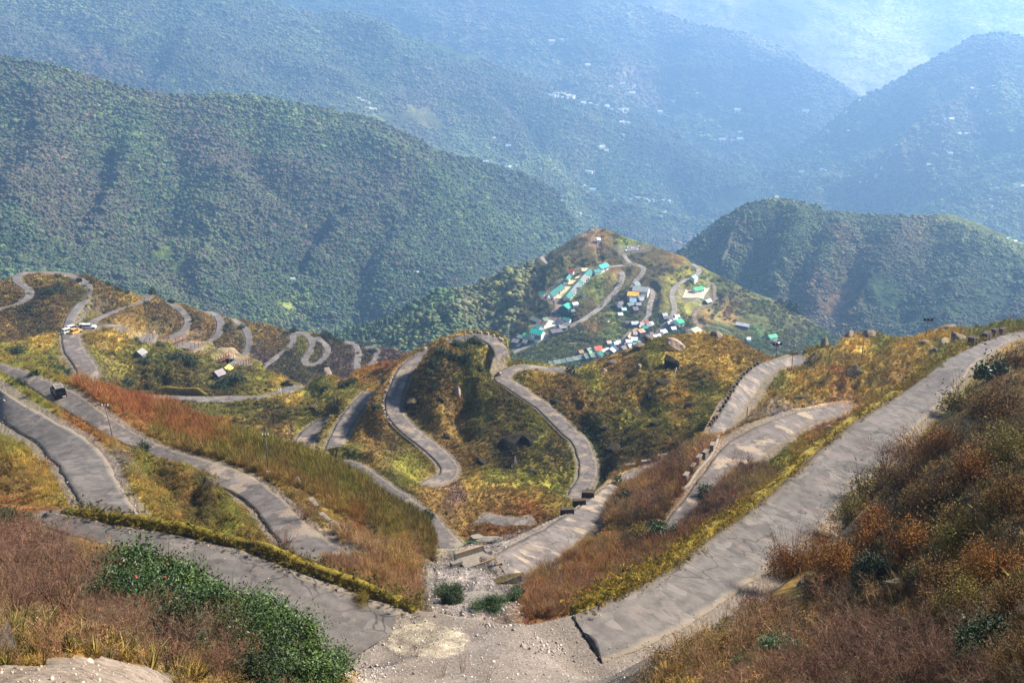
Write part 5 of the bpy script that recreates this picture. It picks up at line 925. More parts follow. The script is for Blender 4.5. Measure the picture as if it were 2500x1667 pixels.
rock(sL, (2023, 1054), (2.6, 2, 1.6), "lichen white stone heap beside the right parapet", m_rockp, 52, 0.3)
rock(sF, (8, 1610), (.55, .5, .62), "black rock with a pale top at the viewpoint's left corner", m_rockd, 54, 0.3, .4, 0, 4)
rock(sF, (2010, 1425), (2.4, 1.6, 1.3), "dark broken rocks beneath the leaning orange shrub", m_rockd, 55, 0.3, .3, .2, 4)
rock(sF, (1962, 1420), (1.3, 1.0, .8), "grey boulder at the foot of the leaning orange shrub", m_rock, 56, 0.3)
rock(sF, (2180, 1450), (2.0, 1.2, 1.3), "pale streaked rock in the dark hollow under the right shrubs", m_rock, 57, 0.3, .5)
rock(sF, (2080, 1470), (1.6, 1.2, 1.7), "black rock face in the hollow under the right shrubs", m_rockd, 58, 0.3)
rock(sF, (185, 1420), (1.5, 1.3, 1.0), "dark rock among bare twigs left of the green shrub", m_rockd, 59, 0.3)
rock(sL, (520, 1232), (2.6, 1.4, 1.8), "dark earthy rock cut into the bank below the car road", m_rockd, 61, 0.5, .9)
rock(sL, (525, 1128), (2.0, 1.4, 1.4), "dark square stone on the outer verge of the car road", m_rockd, 62, 0.2)
rock(sL, (623, 1158), (1.2, 1.0, 0.9), "grey stone left of the white bag on the road verge", m_rock, 63, 0.2)
rock(sF, (2048, 1288), (2.0, 1.0, 0.5), "flat pale rock at the sandy notch beside the right road", m_rockp, 64, 0.4)
rock(sK, (800, 915), (5, 4, 4), "white flecked rock pile on the mound left of the hairpins", m_rockp, 65, 0.4)
rock(sK, (770, 1015), (4, 3, 3), "dark rock above the stony stream bed on the left", m_rockd, 66, 0.45)
rock(sK, (1218, 888), (2.2, 2, 1.6), "round pale boulder at the start of the S bend", m_rockp, 67, 0.2)

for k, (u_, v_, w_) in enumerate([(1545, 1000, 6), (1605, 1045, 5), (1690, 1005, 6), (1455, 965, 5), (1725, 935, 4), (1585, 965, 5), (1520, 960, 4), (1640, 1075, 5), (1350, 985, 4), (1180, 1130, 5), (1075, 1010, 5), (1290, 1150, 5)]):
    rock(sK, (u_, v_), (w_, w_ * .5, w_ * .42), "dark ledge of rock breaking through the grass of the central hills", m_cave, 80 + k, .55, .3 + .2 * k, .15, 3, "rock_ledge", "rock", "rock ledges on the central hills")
for k, (u_, v_, w_) in enumerate([(2045, 965, 4), (2150, 890, 4), (2195, 850, 4), (2010, 905, 3.5), (2330, 872, 3.5), (1905, 985, 4), (2120, 960, 3)]):
    rock(sL, (u_, v_), (w_, w_ * .55, w_ * .5), "dark ledge of rock breaking through the right golden slope", m_rockd, 100 + k, .5, .3 + .3 * k, .2, 3, "rock_ledge", "rock", "rock ledges on the right golden slope")
# litter
V, Fq = rock_shape(77, 2); o = mesh_from("plastic_bag", V * np.array([.7, .5, .35]), Fq, m_white, True); o.location = sL.ground(*D(1722, 315)) + np.array([0, 0, .25]); tag(o, "crumpled white plastic bag on the car road's verge", "bag")

# ------------------------------------------------------------------ poles and wires
def pole(sh, base, top, label, r=0.11, arm=False, lamp=False, mat=None, lean=0.0):
    b = sh.ground(*base); d = np.linalg.norm(b)
    # height from the surveyed top direction at the pole's own distance
    rt = ray(*top); hd = np.linalg.norm(b[:2]); t = rt * (hd / np.linalg.norm(rt[:2])); h = max(t[2] - b[2], 2.0)
    e = empty("utility_pole", b, 0, label, "pole"); ln = np.array([lean, 0, 0])
    MB().tube([np.array([0, 0, -.5]), ln * .5 + np.array([0, 0, h * .5]), ln + np.array([0, 0, h])], r, 7, r * .65).build("shaft", mat or m_pole, e, True)
    if arm:
        MB().box((lean, 0, h - .35), (.9, .08, .1)).build("crossarm", m_dwood, e)
        for q in (-.38, 0, .38): MB().tube([(lean + q, 0, h - .3), (lean + q, 0, h - .02)], .06, 6).build("insulator", m_white, e)
    if lamp:
        MB().box((lean, 0, h + .1), (1.9, .5, .25)).build("lamp_bracket", m_pole, e)
        for q in (-.8, 0, .8): MB().box((lean + q, -.1, h + .35), (.55, .45, .5), 0, .8).build("floodlight", m_black, e)
    return b + ln + np.array([0, 0, h])
pt1 = pole(sL, (282, 1097), (265, 986), "slim grey pole between the two roads on the left", .085, True, lean=-.6)
pt2 = pole(sL, (657, 1172), (649, 1057), "slim grey pole on the olive slope below the car road", .085, True)
pt3 = pole(sL, (1932, 907), (1928, 842), "grey pole at the inner verge where the upper right road bends", .09, True)
pt4 = pole(sL, (2104, 872), (2103, 822), "pale pole standing before the crest crags of the right hill", .12)
pt5 = pole(sL, (2259, 832), (2258, 782), "tall pole with floodlights on the right hill crest", .16, False, True)
pt6 = pole(sL, (1894, 874), (1896, 842), "short dark pole at the road's vanishing bend", .12, False, True)
pole(sK, (1135, 834), (1135, 802), "thin pole on the inner side of the central hairpin crest", .1)
pole(sK, (1642, 935), (1654, 897), "leaning white post beside the dark overhanging rock", .1, mat=m_white, lean=.8)
pole(sK, (820, 1005), (818, 965), "thin pole on the mound, rightmost of the three", .1); pole(sK, (826, 995), (826, 960), "thin pole on the mound, highest of the three", .1); pole(sK, (812, 1008), (812, 972), "thin pole on the mound, leftmost of the three", .1)
pole(sK, (682, 973), (680, 957), "short white marker post at the outer edge of the straight road", .14, mat=m_white); pole(sK, (687, 972), (687, 958), "short white marker post right beside the other one on the straight road", .14, mat=m_white)
pole(sL, (1824, 1010), (1824, 992), "short dark stump post on the golden verge", .12, mat=m_dwood)
def wire(a, b, sag, label):
    a = np.array(a); b = np.array(b); t = np.linspace(0, 1, 24)[:, None]; p = a * (1 - t) + b * t; p[:, 2] -= sag * 4 * (t * (1 - t))[:, 0]
    o = MB().tube(p, 0.012, 4).build("overhead_wire", m_wire); tag(o, label, "wire"); return o
far_r = sK.ground(1440, 1010) + np.array([0, 0, 9]); far_l = sL.ground(-60, 880) + np.array([0, 0, 9])
wire(pt1, pt2, 3.0, "overhead wire slung between the two slim poles on the left slope")
wire(far_l, pt1, 3.0, "overhead wire running from the left edge to the nearer slim pole")
wire(pt2 + [0.6, 0, 0], far_r, 6.0, "upper overhead wire crossing the valley towards the central hill"); wire(pt2 - [0.6, 0, 0], far_r + np.array([2, 0, -5]), 7.0, "lower overhead wire crossing the valley towards the central hill")

# ------------------------------------------------------------------ culvert under repair in the gully
cb = sL.ground(*E(930, 800)); ax = (sL.at(*E(1050, 760)) - sL.at(*E(830, 800))); crz = math.atan2(ax[1], ax[0])
cu = empty("culvert", cb + np.array([0, 0, 0.25]), crz, "concrete culvert under repair in the gully, with planks and a low wall", "culvert"); cu.scale = (.5, .5, .5)
MB().box((0, -2.2, -.25), (7.0, 7.0, .9)).build("slab", m_concl, cu)
MB().box((-.2, 1.55, .55), (7.4, .5, 1.9)).build("head_wall", m_conc, cu)
MB().box((-4.4, -.2, .1), (2.6, 1.3, 1.1)).build("wing_wall", m_conc, cu)
MB().box((4.2, .7, -.05), (1.5, 1.2, .9)).build("wing_wall", m_conc, cu)
MB().box((-.2, 1.45, 1.56), (7.2, .28, .16)).build("timber_beam", m_wood, cu)
MB().tube([(-1.6, -3.3, .42), (3.9, -3.0, .5)], .12, 6).build("timber_beam", m_wood, cu)
MB().box((1.0, -5.35, .1), (6.2, .9, .5)).build("black_sheeting", m_black, cu)
MB().tube([(2.6, -5.45, .45), (4.0, -5.3, .45)], .14, 6).build("timber_beam", m_wood, cu)
mb = MB()
for k in range(16): mb.tube([(random.uniform(-1.6, 3.6), random.uniform(-4.6, 1.0), .15), (random.uniform(-1.6, 3.6), random.uniform(-4.6, 1.0), random.uniform(.8, 1.2))] if False else [(-1.5 + k * .33, -3.6 + random.uniform(-.3, .3), .15), (-1.5 + k * .33, -3.6, 1.15)], .025, 4)
mb.build("rebar", m_rust, cu)
th = np.linspace(0, math.pi, 24); hose = [(-.2 - 3.5 * math.cos(t), 2.0 + 1.2 * math.sin(t), .6 + 1.9 * math.sin(t)) for t in th]
o = MB().tube(hose, .06, 5).build("hose", plain("green_hose", (70, 150, 96), .5)); o.location = cu.location; o.scale = (.5, .5, .5); o.rotation_euler = (0, 0, crz); tag(o, "thin green hose arching over the culvert wall", "hose")
def slab(name, uv, size, rz, tilt, mat, label, cat, sh=sL):
    b = sh.ground(*uv); r = np.random.default_rng(int(uv[0])); n = 11; th = np.linspace(0, 2 * math.pi, n, endpoint=False)
    rad = r.uniform(.72, 1.05, n); ring = np.stack([np.cos(th) * rad * size[0] / 2, np.sin(th) * rad * size[1] / 2], 1); mb = MB()
    top = np.c_[ring * .96, r.normal(size[2] * .5, .05 * size[2], n)]; bot = np.c_[ring, np.full(n, -size[2] * .6)]; V = np.concatenate([bot, top])
    mb.add(V, [tuple(range(n))[::-1], tuple(range(n, 2 * n))] + [(i, (i + 1) % n, n + (i + 1) % n, n + i) for i in range(n)])
    o = mb.build(name, mat); o.location = b + np.array([0, 0, size[2] * .3]); o.rotation_euler = (tilt * .6, tilt, rz); return tag(o, label, cat)
slab("concrete_slab", E(1030, 672), (4.8, 1.6, .7), .1, .08, m_conc, "long broken concrete slab lying behind the culvert", "slab")
slab("concrete_slab", E(945, 645), (1.8, 1.1, 1.1), .4, .2, m_concl, "upright broken concrete lump behind the culvert", "slab")
slab("asphalt_slab", E(1130, 935), (4.0, 1.3, .6), .3, -.15, m_rockd, "overhanging dark asphalt edge below the culvert", "slab")
slab("concrete_slab", E(965, 1042), (3.4, 1.8, .3), .1, .05, m_concl, "flat pale concrete plate in the gully between the bushes", "slab")
slab("concrete_slab", E(940, 1100), (3.2, 2.2, .3), .5, .1, m_conc, "flat grey concrete plate low in the gully beside the dark bush", "slab")

# ------------------------------------------------------------------ vehicles
def paint(name, rgb, rough=.3): return plain(name, rgb, rough, 0, .06, 1)
def wheel(parent, x, y, r, w_, detailed):
    n = 18 if detailed else 12
    o = MB().tube([(x, y - w_ / 2, r), (x, y + w_ / 2, r)], r, n).build("wheel", m_tyre, parent)
    if detailed: MB().tube([(x, y - w_ / 2 - .02, r), (x, y + w_ / 2 + .02, r)], r * .58, 14).build("rim", m_pole, o)
def suv(loc, rz, name, label, body, glassm, detailed=False, box=True, roofm=None, low=False):
    e = empty(name, loc, rz, label, "car")
    H = 1.78 if not low else 1.45; L = 4.4; Wd = 1.75
    prof = [(-2.2, .42), (-2.2, 1.02), (-2.12, 1.1), (.85, 1.1), (1.0, 1.08), (2.05, .98), (2.2, .82), (2.2, .42), (1.75, .36), (-1.75, .36)]
    mb = MB(); n = len(prof)
    V = []
    for y, k in ((-Wd / 2, .0), (-Wd / 2 + .06, .05), (Wd / 2 - .06, .05), (Wd / 2, .0)):
        for x, z in prof: V.append((x * (1 - .01 * (k == 0)), y, z - (.05 if (k == 0 and z > .9) else 0)))
    Fq = [tuple(range(n)), tuple(range(3 * n, 4 * n))[::-1]]
    for s_ in range(3): Fq += [(s_ * n + i, (s_ + 1) * n + i, (s_ + 1) * n + (i + 1) % n, s_ * n + (i + 1) % n) for i in range(n)]
    mb.add(V, Fq); mb.build("body", body, e)
    # cabin: glass house with pillars, roof on top
    rear = -2.1 if box else -1.6
    cab = [(rear, 1.1), (rear + .12, H - .06), (.25, H - .06), (.95, 1.1)]
    V = [(x, -Wd / 2 + .07 + (.1 if z > 1.3 else 0), z) for x, z in cab] + [(x, Wd / 2 - .07 - (.1 if z > 1.3 else 0), z) for x, z in cab]
    MB().add(V, [(0, 1, 2, 3), (7, 6, 5, 4), (0, 4, 5, 1), (1, 5, 6, 2), (2, 6, 7, 3), (3, 7, 4, 0)]).build("windows", glassm, e)
    r_ = MB().box(((rear + .37) / 2, 0, H - .02), (.25 - rear, Wd - .3, .1), 0, .95)
    for s_ in (-1, 1):
        y = s_ * (Wd / 2 - .1)
        for x0, x1 in ((rear + .0, rear + .16), (.93, .3)): r_.tube([(x0, y, 1.1), (x1, y * .93, H - .04)], .06, 5)
        for x in (-1.0, -.1): r_.tube([(x, y, 1.1), (x, y * .93, H - .04)], .05, 5)
    r_.build("roof", roofm or body, e)
    for x in (-1.35, 1.4):
        for y in (-Wd / 2 + .08, Wd / 2 - .08): wheel(e, x, y, .36, .24, detailed)
    if detailed:
        MB().box((-2.27, 0, .52), (.14, 1.7, .22)).build("bumper", m_black, e); MB().box((2.27, 0, .52), (.14, 1.7, .22)).build("bumper", m_black, e)
        MB().tube([(-2.36, .18, .98), (-2.22, .18, .98)], .34, 16).build("spare_wheel", m_tyre, e)
        MB().box((-2.36, -.42, .55), (.02, .52, .14)).build("number_plate", m_white, e)
        for y in (-.78, .78): MB().box((-2.22, y, .88), (.06, .14, .3)).build("tail_light", plain("red_lens", (150, 20, 18), .3), e)
        for y in (-.62, .62): MB().box((2.2, y, .78), (.06, .26, .18)).build("headlight", m_glass, e)
        for y in (-.98, .98): MB().box((0, y, .4), (2.1, .2, .06)).build("side_step", m_pole, e)
        for y in (-.95, .95): MB().box((.72, y, 1.2), (.12, .2, .16)).build("mirror", m_black, e)
        rk = MB()
        for y in (-.62, .62): rk.tube([(rear + .2, y, H + .18), (.1, y, H + .18)], .03, 5)
        for x in np.linspace(rear + .2, .1, 7): rk.tube([(x, -.62, H + .18), (x, .62, H + .18)], .025, 5); rk.tube([(x, -.62, H), (x, -.62, H + .18)], .025, 4); rk.tube([(x, .62, H), (x, .62, H + .18)], .025, 4)
        rk.build("roof_rack", plain("pale_rack", (206, 190, 176), .5), e)
    return e
def on_road(road, uv, lat=0.0):
    q = near_idx(road, *uv); t = road.T[q]; p = road.C[q] + road.Nn[q] * lat + np.array([0, 0, road.lift + .06])
    u_, v_ = project(p + t); u0_, v0_ = project(p)
    return p, math.atan2(t[1], t[0])
p, rz = on_road(R9, (140, 968), 0.0)
tu, tv = project(p + np.array([math.cos(rz), math.sin(rz), 0]) * 3); pu, pv = project(p)
if tu > pu: rz += math.pi
suv(p, rz - .12, "jeep", "black off road jeep with a pale roof rack driving away on the left road", paint("black_paint", (26, 20, 24), .25), m_glass, True)
H3 = lambda x, y: (130 + x / 13.067, 760 + y / 13.067)
gp = lambda sh, uv: sh.ground(*uv)
for nm, uv, rz, lab, c, rc, bx in [("parked_car", H3(510, 690), .9, "white parked car lowest on the left beside the junction", (214, 212, 196), None, True), ("parked_car", H3(650, 560), .9, "dark jeep with a white roof parked behind the white car", (40, 40, 46), (210, 206, 190), True), ("parked_car", H3(990, 510), .5, "dark red car with a pale bonnet at the junction", (110, 22, 28), (190, 176, 160), False),
    ("parked_van", H3(1150, 545), .15, "white van parked right of the red car at the junction", (230, 224, 210), None, True), ("parked_car", H3(715, 715), 1.2, "small orange yellow car in front of the others at the junction", (206, 150, 70), None, False)]:
    b = sK.ground(*uv); e = suv(b + np.array([0, 0, .15]), rz, nm, lab, paint("paint_%d_%d" % (c[0], c[2]), c), m_glass, False, bx, paint("paint_roof_%d" % rc[0], rc) if rc else None); e["group"] = "cars at the junction"; e.scale = (1.0, 1.0, 1.0)
b = sW.ground(*A(505, 222)); e = suv(b + np.array([0, 0, .2]), 2.2, "parked_car", "dark car on the outer bend of the top left road", paint("navy_paint", (30, 30, 38)), m_glass, False, True); e.scale = (1.0, 1.0, 1.0)

# ------------------------------------------------------------------ unfinished building plots on the left hill
H1 = lambda x, y: (300 + x / 6.5333, 780 + y / 6.5333)
m_site = plain("site_earth", (186, 150, 120), .9, 0, .2, .4)
def plot(a, b, wid, posts, label, seed):
    pa, pb = sK.ground(*H1(*a)), sK.ground(*H1(*b)); t = pb - pa; L = np.linalg.norm(t[:2]); rz = math.atan2(t[1], t[0]); c = (pa + pb) / 2
    z = float(sK.ground(*((np.array(H1(*a)) + np.array(H1(*b))) / 2))[2]) + .5
    e = empty("building_plot", (c[0], c[1], z), rz, label, "building site", "unfinished building plots")
    MB().box((0, 0, -.5), (L, wid, 1.3)).build("floor_slab", m_conc, e)
    MB().box((0, wid / 2 + .3, .35), (L + 1.2, .35, .9)).build("low_wall", m_dwood, e); MB().box((-L / 2 - .3, 0, .2), (.35, wid, .7)).build("low_wall", m_dwood, e)
    for k in range(posts):
        for y in (-wid / 2 + .3, wid / 2 - .3): MB().tube([(-L / 2 + .4 + (L - .8) * k / (posts - 1), y, 0), (-L / 2 + .4 + (L - .8) * k / (posts - 1), y, 2.4)], .12, 5).build("post", m_rust, e)
    mb = MB()
    for y in (-wid / 2 + .3, wid / 2 - .3): mb.tube([(-L / 2 + .4, y, 2.4), (L / 2 - .4, y, 2.4)], .1, 5)
    mb.build("rail", m_rust, e)
plot((240, 300), (370, 240), 8, 3, "bare concrete plot at the far left end of the building site row", 1)
plot((370, 300), (560, 300), 9, 3, "second concrete plot from the left with brown rails in the site row", 2)
plot((700, 340), (900, 350), 9, 3, "third concrete plot, below the road curve in the site row", 3)
plot((925, 435), (1135, 445), 9, 4, "fourth concrete plot with red brown rails in the site row", 4)
plot((1350, 615), (1590, 620), 10, 4, "fifth concrete plot with orange posts and white bars", 5)
plot((1650, 710), (1890, 730), 11, 6, "rightmost concrete plot crowded with orange posts beside the yellow hut", 6)
# ------------------------------------------------------------------ village and single houses
H5 = lambda x, y: (1300 + x / 13.067, 640 + y / 13.067)
H6 = lambda x, y: (1240 + x / 13.067, 740 + y / 13.067)
H7 = lambda x, y: (1320 + x / 7.84, 780 + y / 7.84)
H8 = lambda x, y: (1490 + x / 7.84, 670 + y / 7.84)
def roofmat(rgb):
    key = "roof_%d_%d_%d" % rgb
    if key in _pm: return _pm[key]
    s = N(key); c = lin(rgb); tc = s.n("ShaderNodeTexCoord").outputs["Object"]
    wv = s.n("ShaderNodeTexWave", bands_direction='X'); wv.inputs["Scale"].default_value = 1.6; s.l(tc, wv.inputs["Vector"])
    f = s.noise(.35, 4, .6, tc)
    k = s.mix(tuple(c * .72), tuple(np.minimum(c * 1.2, .85)), s.ramp(f, [(.3, 0), (.7, 1)])); k = s.mix(k, tuple(c * .6), s.math('MULTIPLY', wv.outputs["Fac"], .18))
    s.col(k); s.b.inputs["Roughness"].default_value = .55; _pm[key] = s.m; return s.m
def wmat(rgb): return plain("wall_%d_%d_%d" % rgb, rgb, .85, 0, .14, .6)
_gr = {}
def house(sh, zf, a, b, wid, h, roof, wall, label, cat="house", group=None, windows=0, name="house", sections=None, lift=0.0, flat=False, z0=None):
    """a, b: ends of the roof ridge as surveyed; stands on the hill below it"""
    ua, ub = np.array(zf(*a)), np.array(zf(*b)); mid = (ua + ub) / 2
    d0 = float(sh.dist(*mid)); px = FPX / d0; off = h * .95 * px * math.cos(PITCH)
    pa, pb = sh.ground(ua[0], ua[1] + off), sh.ground(ub[0], ub[1] + off)
    t = pb - pa
    L = math.hypot(t[0], t[1]); wid = min(wid, max(L * 1.4, 3)); rz = math.atan2(t[1], t[0]); c = (pa + pb) / 2
    if L < 2.5: L = 2.5
    if L > 70: L = 70
    e = empty(name, (c[0], c[1], c[2] + lift), rz, label, cat, group)
    if L > 14: e.rotation_euler = (0, -max(min(math.atan2(t[2], L), .35), -.35), rz)          # long roofs follow the slope
    eave = h * .62; ov = .45
    fall = (1.0 if L > 14 else abs(t[2]) / 2) + wid * .3 + 1
    MB().prism([(-wid / 2, -fall), (wid / 2, -fall), (wid / 2, eave), (0, h - .12), (-wid / 2, eave)], -L / 2, L / 2).build("wall", wmat(wall), e)
    secs = sections or [(0, 1, roof)]
    k = (h - eave) / (wid / 2)
    for s0, s1, rc in secs:
        x0, x1 = -L / 2 - (ov if s0 == 0 else 0) + L * s0, -L / 2 + L * s1 + (ov if s1 == 1 else 0)
        y = wid / 2 + ov; ze = h - k * y
        MB().prism([(-y, ze), (0, h), (y, ze), (y, ze + .14), (0, h + .16), (-y, ze + .14)], x0, x1).build("roof", roofmat(rc), e)
    if windows:
        s_ = -1 if (c[0] * -math.sin(rz) + c[1] * math.cos(rz)) > 0 else 1
        for q in range(windows): MB().box((-L / 2 + L * (q + .5) / windows, s_ * (wid / 2 + .02), eave * .55), (min(1.5, L / windows * .45), .08, 1.1)).build("window", m_glass, e)
        MB().box((L * .02, s_ * (wid / 2 + .03), .95), (1.0, .09, 1.9)).build("door", m_dwood, e)
    return e
TEAL = (64, 136, 118); TEALD = (34, 104, 92); TURQ = (36, 176, 152); GREY = (132, 136, 126); GREYG = (108, 118, 106); GREYP = (104, 94, 100); WHT = (228, 222, 210); CREAM = (226, 206, 160); DARK = (66, 62, 58); PINK = (206, 176, 156)
cw = (212, 204, 190); dw = (92, 86, 78)
house(sV, H5, (575, 1010), (960, 690), 6.5, 5, TEAL, cw, "long teal roofed barrack on the left of the cream yard", "barrack", None, 8)
house(sV, H5, (1075, 1065), (1850, 260), 6.5, 5, TEAL, cw, "longest teal and grey roofed barrack along the right of the cream yard", "barrack", None, 12, sections=[(0, .18, TEAL), (.18, .5, GREY), (.5, .6, TEAL), (.6, .8, (150, 146, 136)), (.8, 1, TEAL)])
house(sV, H5, (1075, 570), (1180, 310), 3, 4, TEAL, cw, "narrow teal roofed shed behind the left barrack", "shed")
house(sV, H5, (985, 570), (1140, 530), 5, 4, TEALD, cw, "teal roofed block at the left barrack's upper end", "house")
house(sV, H5, (1165, 235), (1310, 228), 4, 4, (196, 74, 60), cw, "small red roofed hut behind the barracks", "hut")
house(sV, H5, (1570, 220), (1735, 222), 5, 4.5, CREAM, (206, 130, 70), "cream roofed hut at the top end of the yard", "hut")
house(sV, H5, (235, 1065), (370, 1045), 5, 4, TEALD, cw, "small dark teal hut left of the barracks", "hut")
house(sV, H5, (985, 1420), (1120, 1250), 8, 6, (52, 156, 130), (24, 70, 66), "green hall with dark walls below the barrack yard", "hall")
house(sV, H5, (2110, 215), (2352, 60), 6, 5.5, TURQ, cw, "bright turquoise roofed house at the hill road's end", "house", None, 4)
house(sV, H5, (1950, 375), (2130, 310), 5, 4, TEAL, cw, "teal roofed house below the turquoise one", "house")
house(sV, H5, (2100, 240), (2210, 245), 4, 4, WHT, cw, "small white hut in front of the turquoise house", "hut")
for (x, y), lab in [((1440, 870), "dark hut beside the long barrack's lower wall"), ((1500, 740), "dark hut midway along the long barrack"), ((1690, 560), "dark hut near the reddish garden by the barrack"), ((1620, 1085), "dark hut alone on the lime green field"), ((1870, 330), "dark hut at the upper corner of the long barrack")]:
    house(sV, H5, (x - 45, y + 8), (x + 45, y - 8), 3.5, 3, DARK, (190, 184, 176), lab, "hut", "dark huts by the barracks")
house(sV, H5, (1275, 1370), (1420, 1325), 3.5, 3.4, WHT, cw, "white roofed shed below the lime green field", "shed")
house(sV, H5, (1230, 1540), (1330, 1520), 4, 3.4, GREY, dw, "grey roofed shed right of the green hall", "shed")
# the chorten
b = sV.ground(*H5(510, 1255)); e = empty("shrine", b, 0, "white stepped shrine left of the barrack yard", "shrine")
MB().box((0, 0, .6), (3.2, 3.2, 1.4)).box((0, 0, 1.7), (2.2, 2.2, .9)).build("base", m_white, e); MB().tube([(0, 0, 2.1), (0, 0, 3.0)], .8, 10, .5).build("dome", m_white, e); MB().tube([(0, 0, 3.0), (0, 0, 4.4)], .3, 8, .05).build("spire", m_white, e)
house(sV, H6, (1780, 355), (1990, 375), 5, 4, TEAL, cw, "teal roofed house above the main road below the green hall", "house")
house(sV, H6, (1420, 225), (1510, 215), 4, 3.4, (120, 116, 116), (44, 40, 42), "grey hut alone left of the green hall", "hut")
house(sV, H6, (1110, 505), (1240, 445), 5, 4, (108, 132, 112), cw, "grey green hut at the head of the white parade ground", "hut")
house(sV, H6, (790, 455), (980, 515), 6, 4, GREYG, dw, "dark grey green house left of the parade ground gate", "house")
house(sV, H6, (1560, 470), (1740, 490), 5, 4, GREYP, dw, "purple grey house above the low white wall", "house")
house(sV, H6, (1500, 540), (1690, 590), 2.5, 2.2, WHT, cw, "long low white shed at the parade ground's upper edge", "shed")
house(sV, H6, (1360, 905), (1680, 785), 6, 4, GREYP, dw, "long purple grey shed along the road, lower of three", "shed", None, 0)
house(sV, H6, (1620, 730), (1830, 650), 6, 4, GREY, dw, "grey shed along the road, middle of three", "shed")
house(sV, H6, (1760, 640), (1930, 585), 6, 4, GREYP, dw, "purple grey shed along the road, upper of three", "shed")
house(sV, H6, (770, 865), (1130, 925), 7, 6, TURQ, (222, 214, 196), "bright turquoise roofed house with cream walls below the parade ground", "house", None, 6)
house(sV, H6, (930, 725), (1080, 805), 5, 4, (116, 150, 128), cw, "pale green house between turquoise house and parade ground", "house")
house(sV, H6, (520, 975), (720, 995), 5, 4, (104, 176, 122), (220, 220, 200), "mint green roofed house left of the turquoise house", "house")
house(sV, H6, (350, 1045), (660, 1065), 5, 3.6, GREY, dw, "long grey shed in front of the mint green house", "shed")
house(sV, H6, (180, 1160), (360, 1155), 6, 4, (128, 122, 122), dw, "grey house at the village's far left corner", "house")
house(sV, H6, (500, 1165), (620, 1165), 5, 4, GREY, dw, "small grey hut beside the pale concrete pad", "hut")
house(sV, H6, (880, 1065), (1040, 1060), 5, 4, (20, 84, 66), cw, "dark green hut on the road below the turquoise house", "hut")
house(sV, H6, (1130, 605), (1235, 615), 3.5, 3.6, (150, 104, 84), (200, 170, 150), "reddish gate hut at the parade ground's left side", "hut")
house(sV, H6, (940, 545), (1060, 560), 3.5, 3.4, (164, 128, 108), (210, 190, 176), "pinkish hut beside the reddish gate hut", "hut")
row = [(200, 835), (300, 815), (400, 785), (535, 745), (655, 720), (765, 695), (880, 705), (985, 695)]
for k, (x, y) in enumerate(row):
    house(sV, H7, (x - 52, y + 4), (x + 52, y - 18), 6.5, 4.4, [GREYG, (120, 130, 116), (100, 112, 102)][k % 3], dw, "%s grey green roofed house from the left in the row on the lower lane" % ordn[k], "house", "row of houses on the lower lane")
house(sV, H7, (1020, 550), (1150, 520), 7, 5, (206, 92, 58), (196, 196, 200), "orange roofed house at the lower end of the village", "house", None, 4)
house(sV, H7, (925, 640), (990, 580), 4, 4, (116, 196, 92), cw, "lime green roofed house left of the orange roof", "house")
house(sV, H7, (1080, 685), (1280, 545), 7, 5, WHT, cw, "long white roofed house with a teal end near the lower lane", "house", sections=[(0, .42, TEALD), (.42, 1, WHT)])
house(sV, H7, (1315, 655), (1360, 600), 7, 5, (190, 184, 176), dw, "pale grey humped house beside the bazaar road", "house")
house(sV, H7, (1245, 695), (1290, 690), 3.5, 3, (214, 190, 60), dw, "tiny yellow hut at the end of the lower lane", "hut")
house(sV, H7, (1350, 495), (1425, 492), 5, 4, (40, 130, 166), cw, "blue roofed house near the bazaar road", "house")
for (x, y, rc, lab) in [(1435, 430, WHT, "white hut beside the bazaar road above the blue roof"), (1475, 400, (200, 206, 200), "pale hut highest beside the bazaar road's left verge"), (1300, 440, PINK, "pinkish hut up the grass from the orange roof"), (1400, 545, GREYP, "dark grey hut below the blue roof"), (1060, 620, GREY, "grey hut between orange roof and lower lane"), (860, 640, GREYG, "grey hut at the left end behind the row of houses"), (920, 570, (150, 156, 150), "pale grey hut above the lime green roof"), (760, 600, (168, 120, 90), "brown roofed hut on bare ground above the row of houses"), (1650, 35, (96, 90, 88), "dark hut on the terraces above the bazaar")]:
    house(sV, H7, (x - 35, y + 8), (x + 35, y - 8), 4.5, 3.6, rc, dw, lab, "hut")
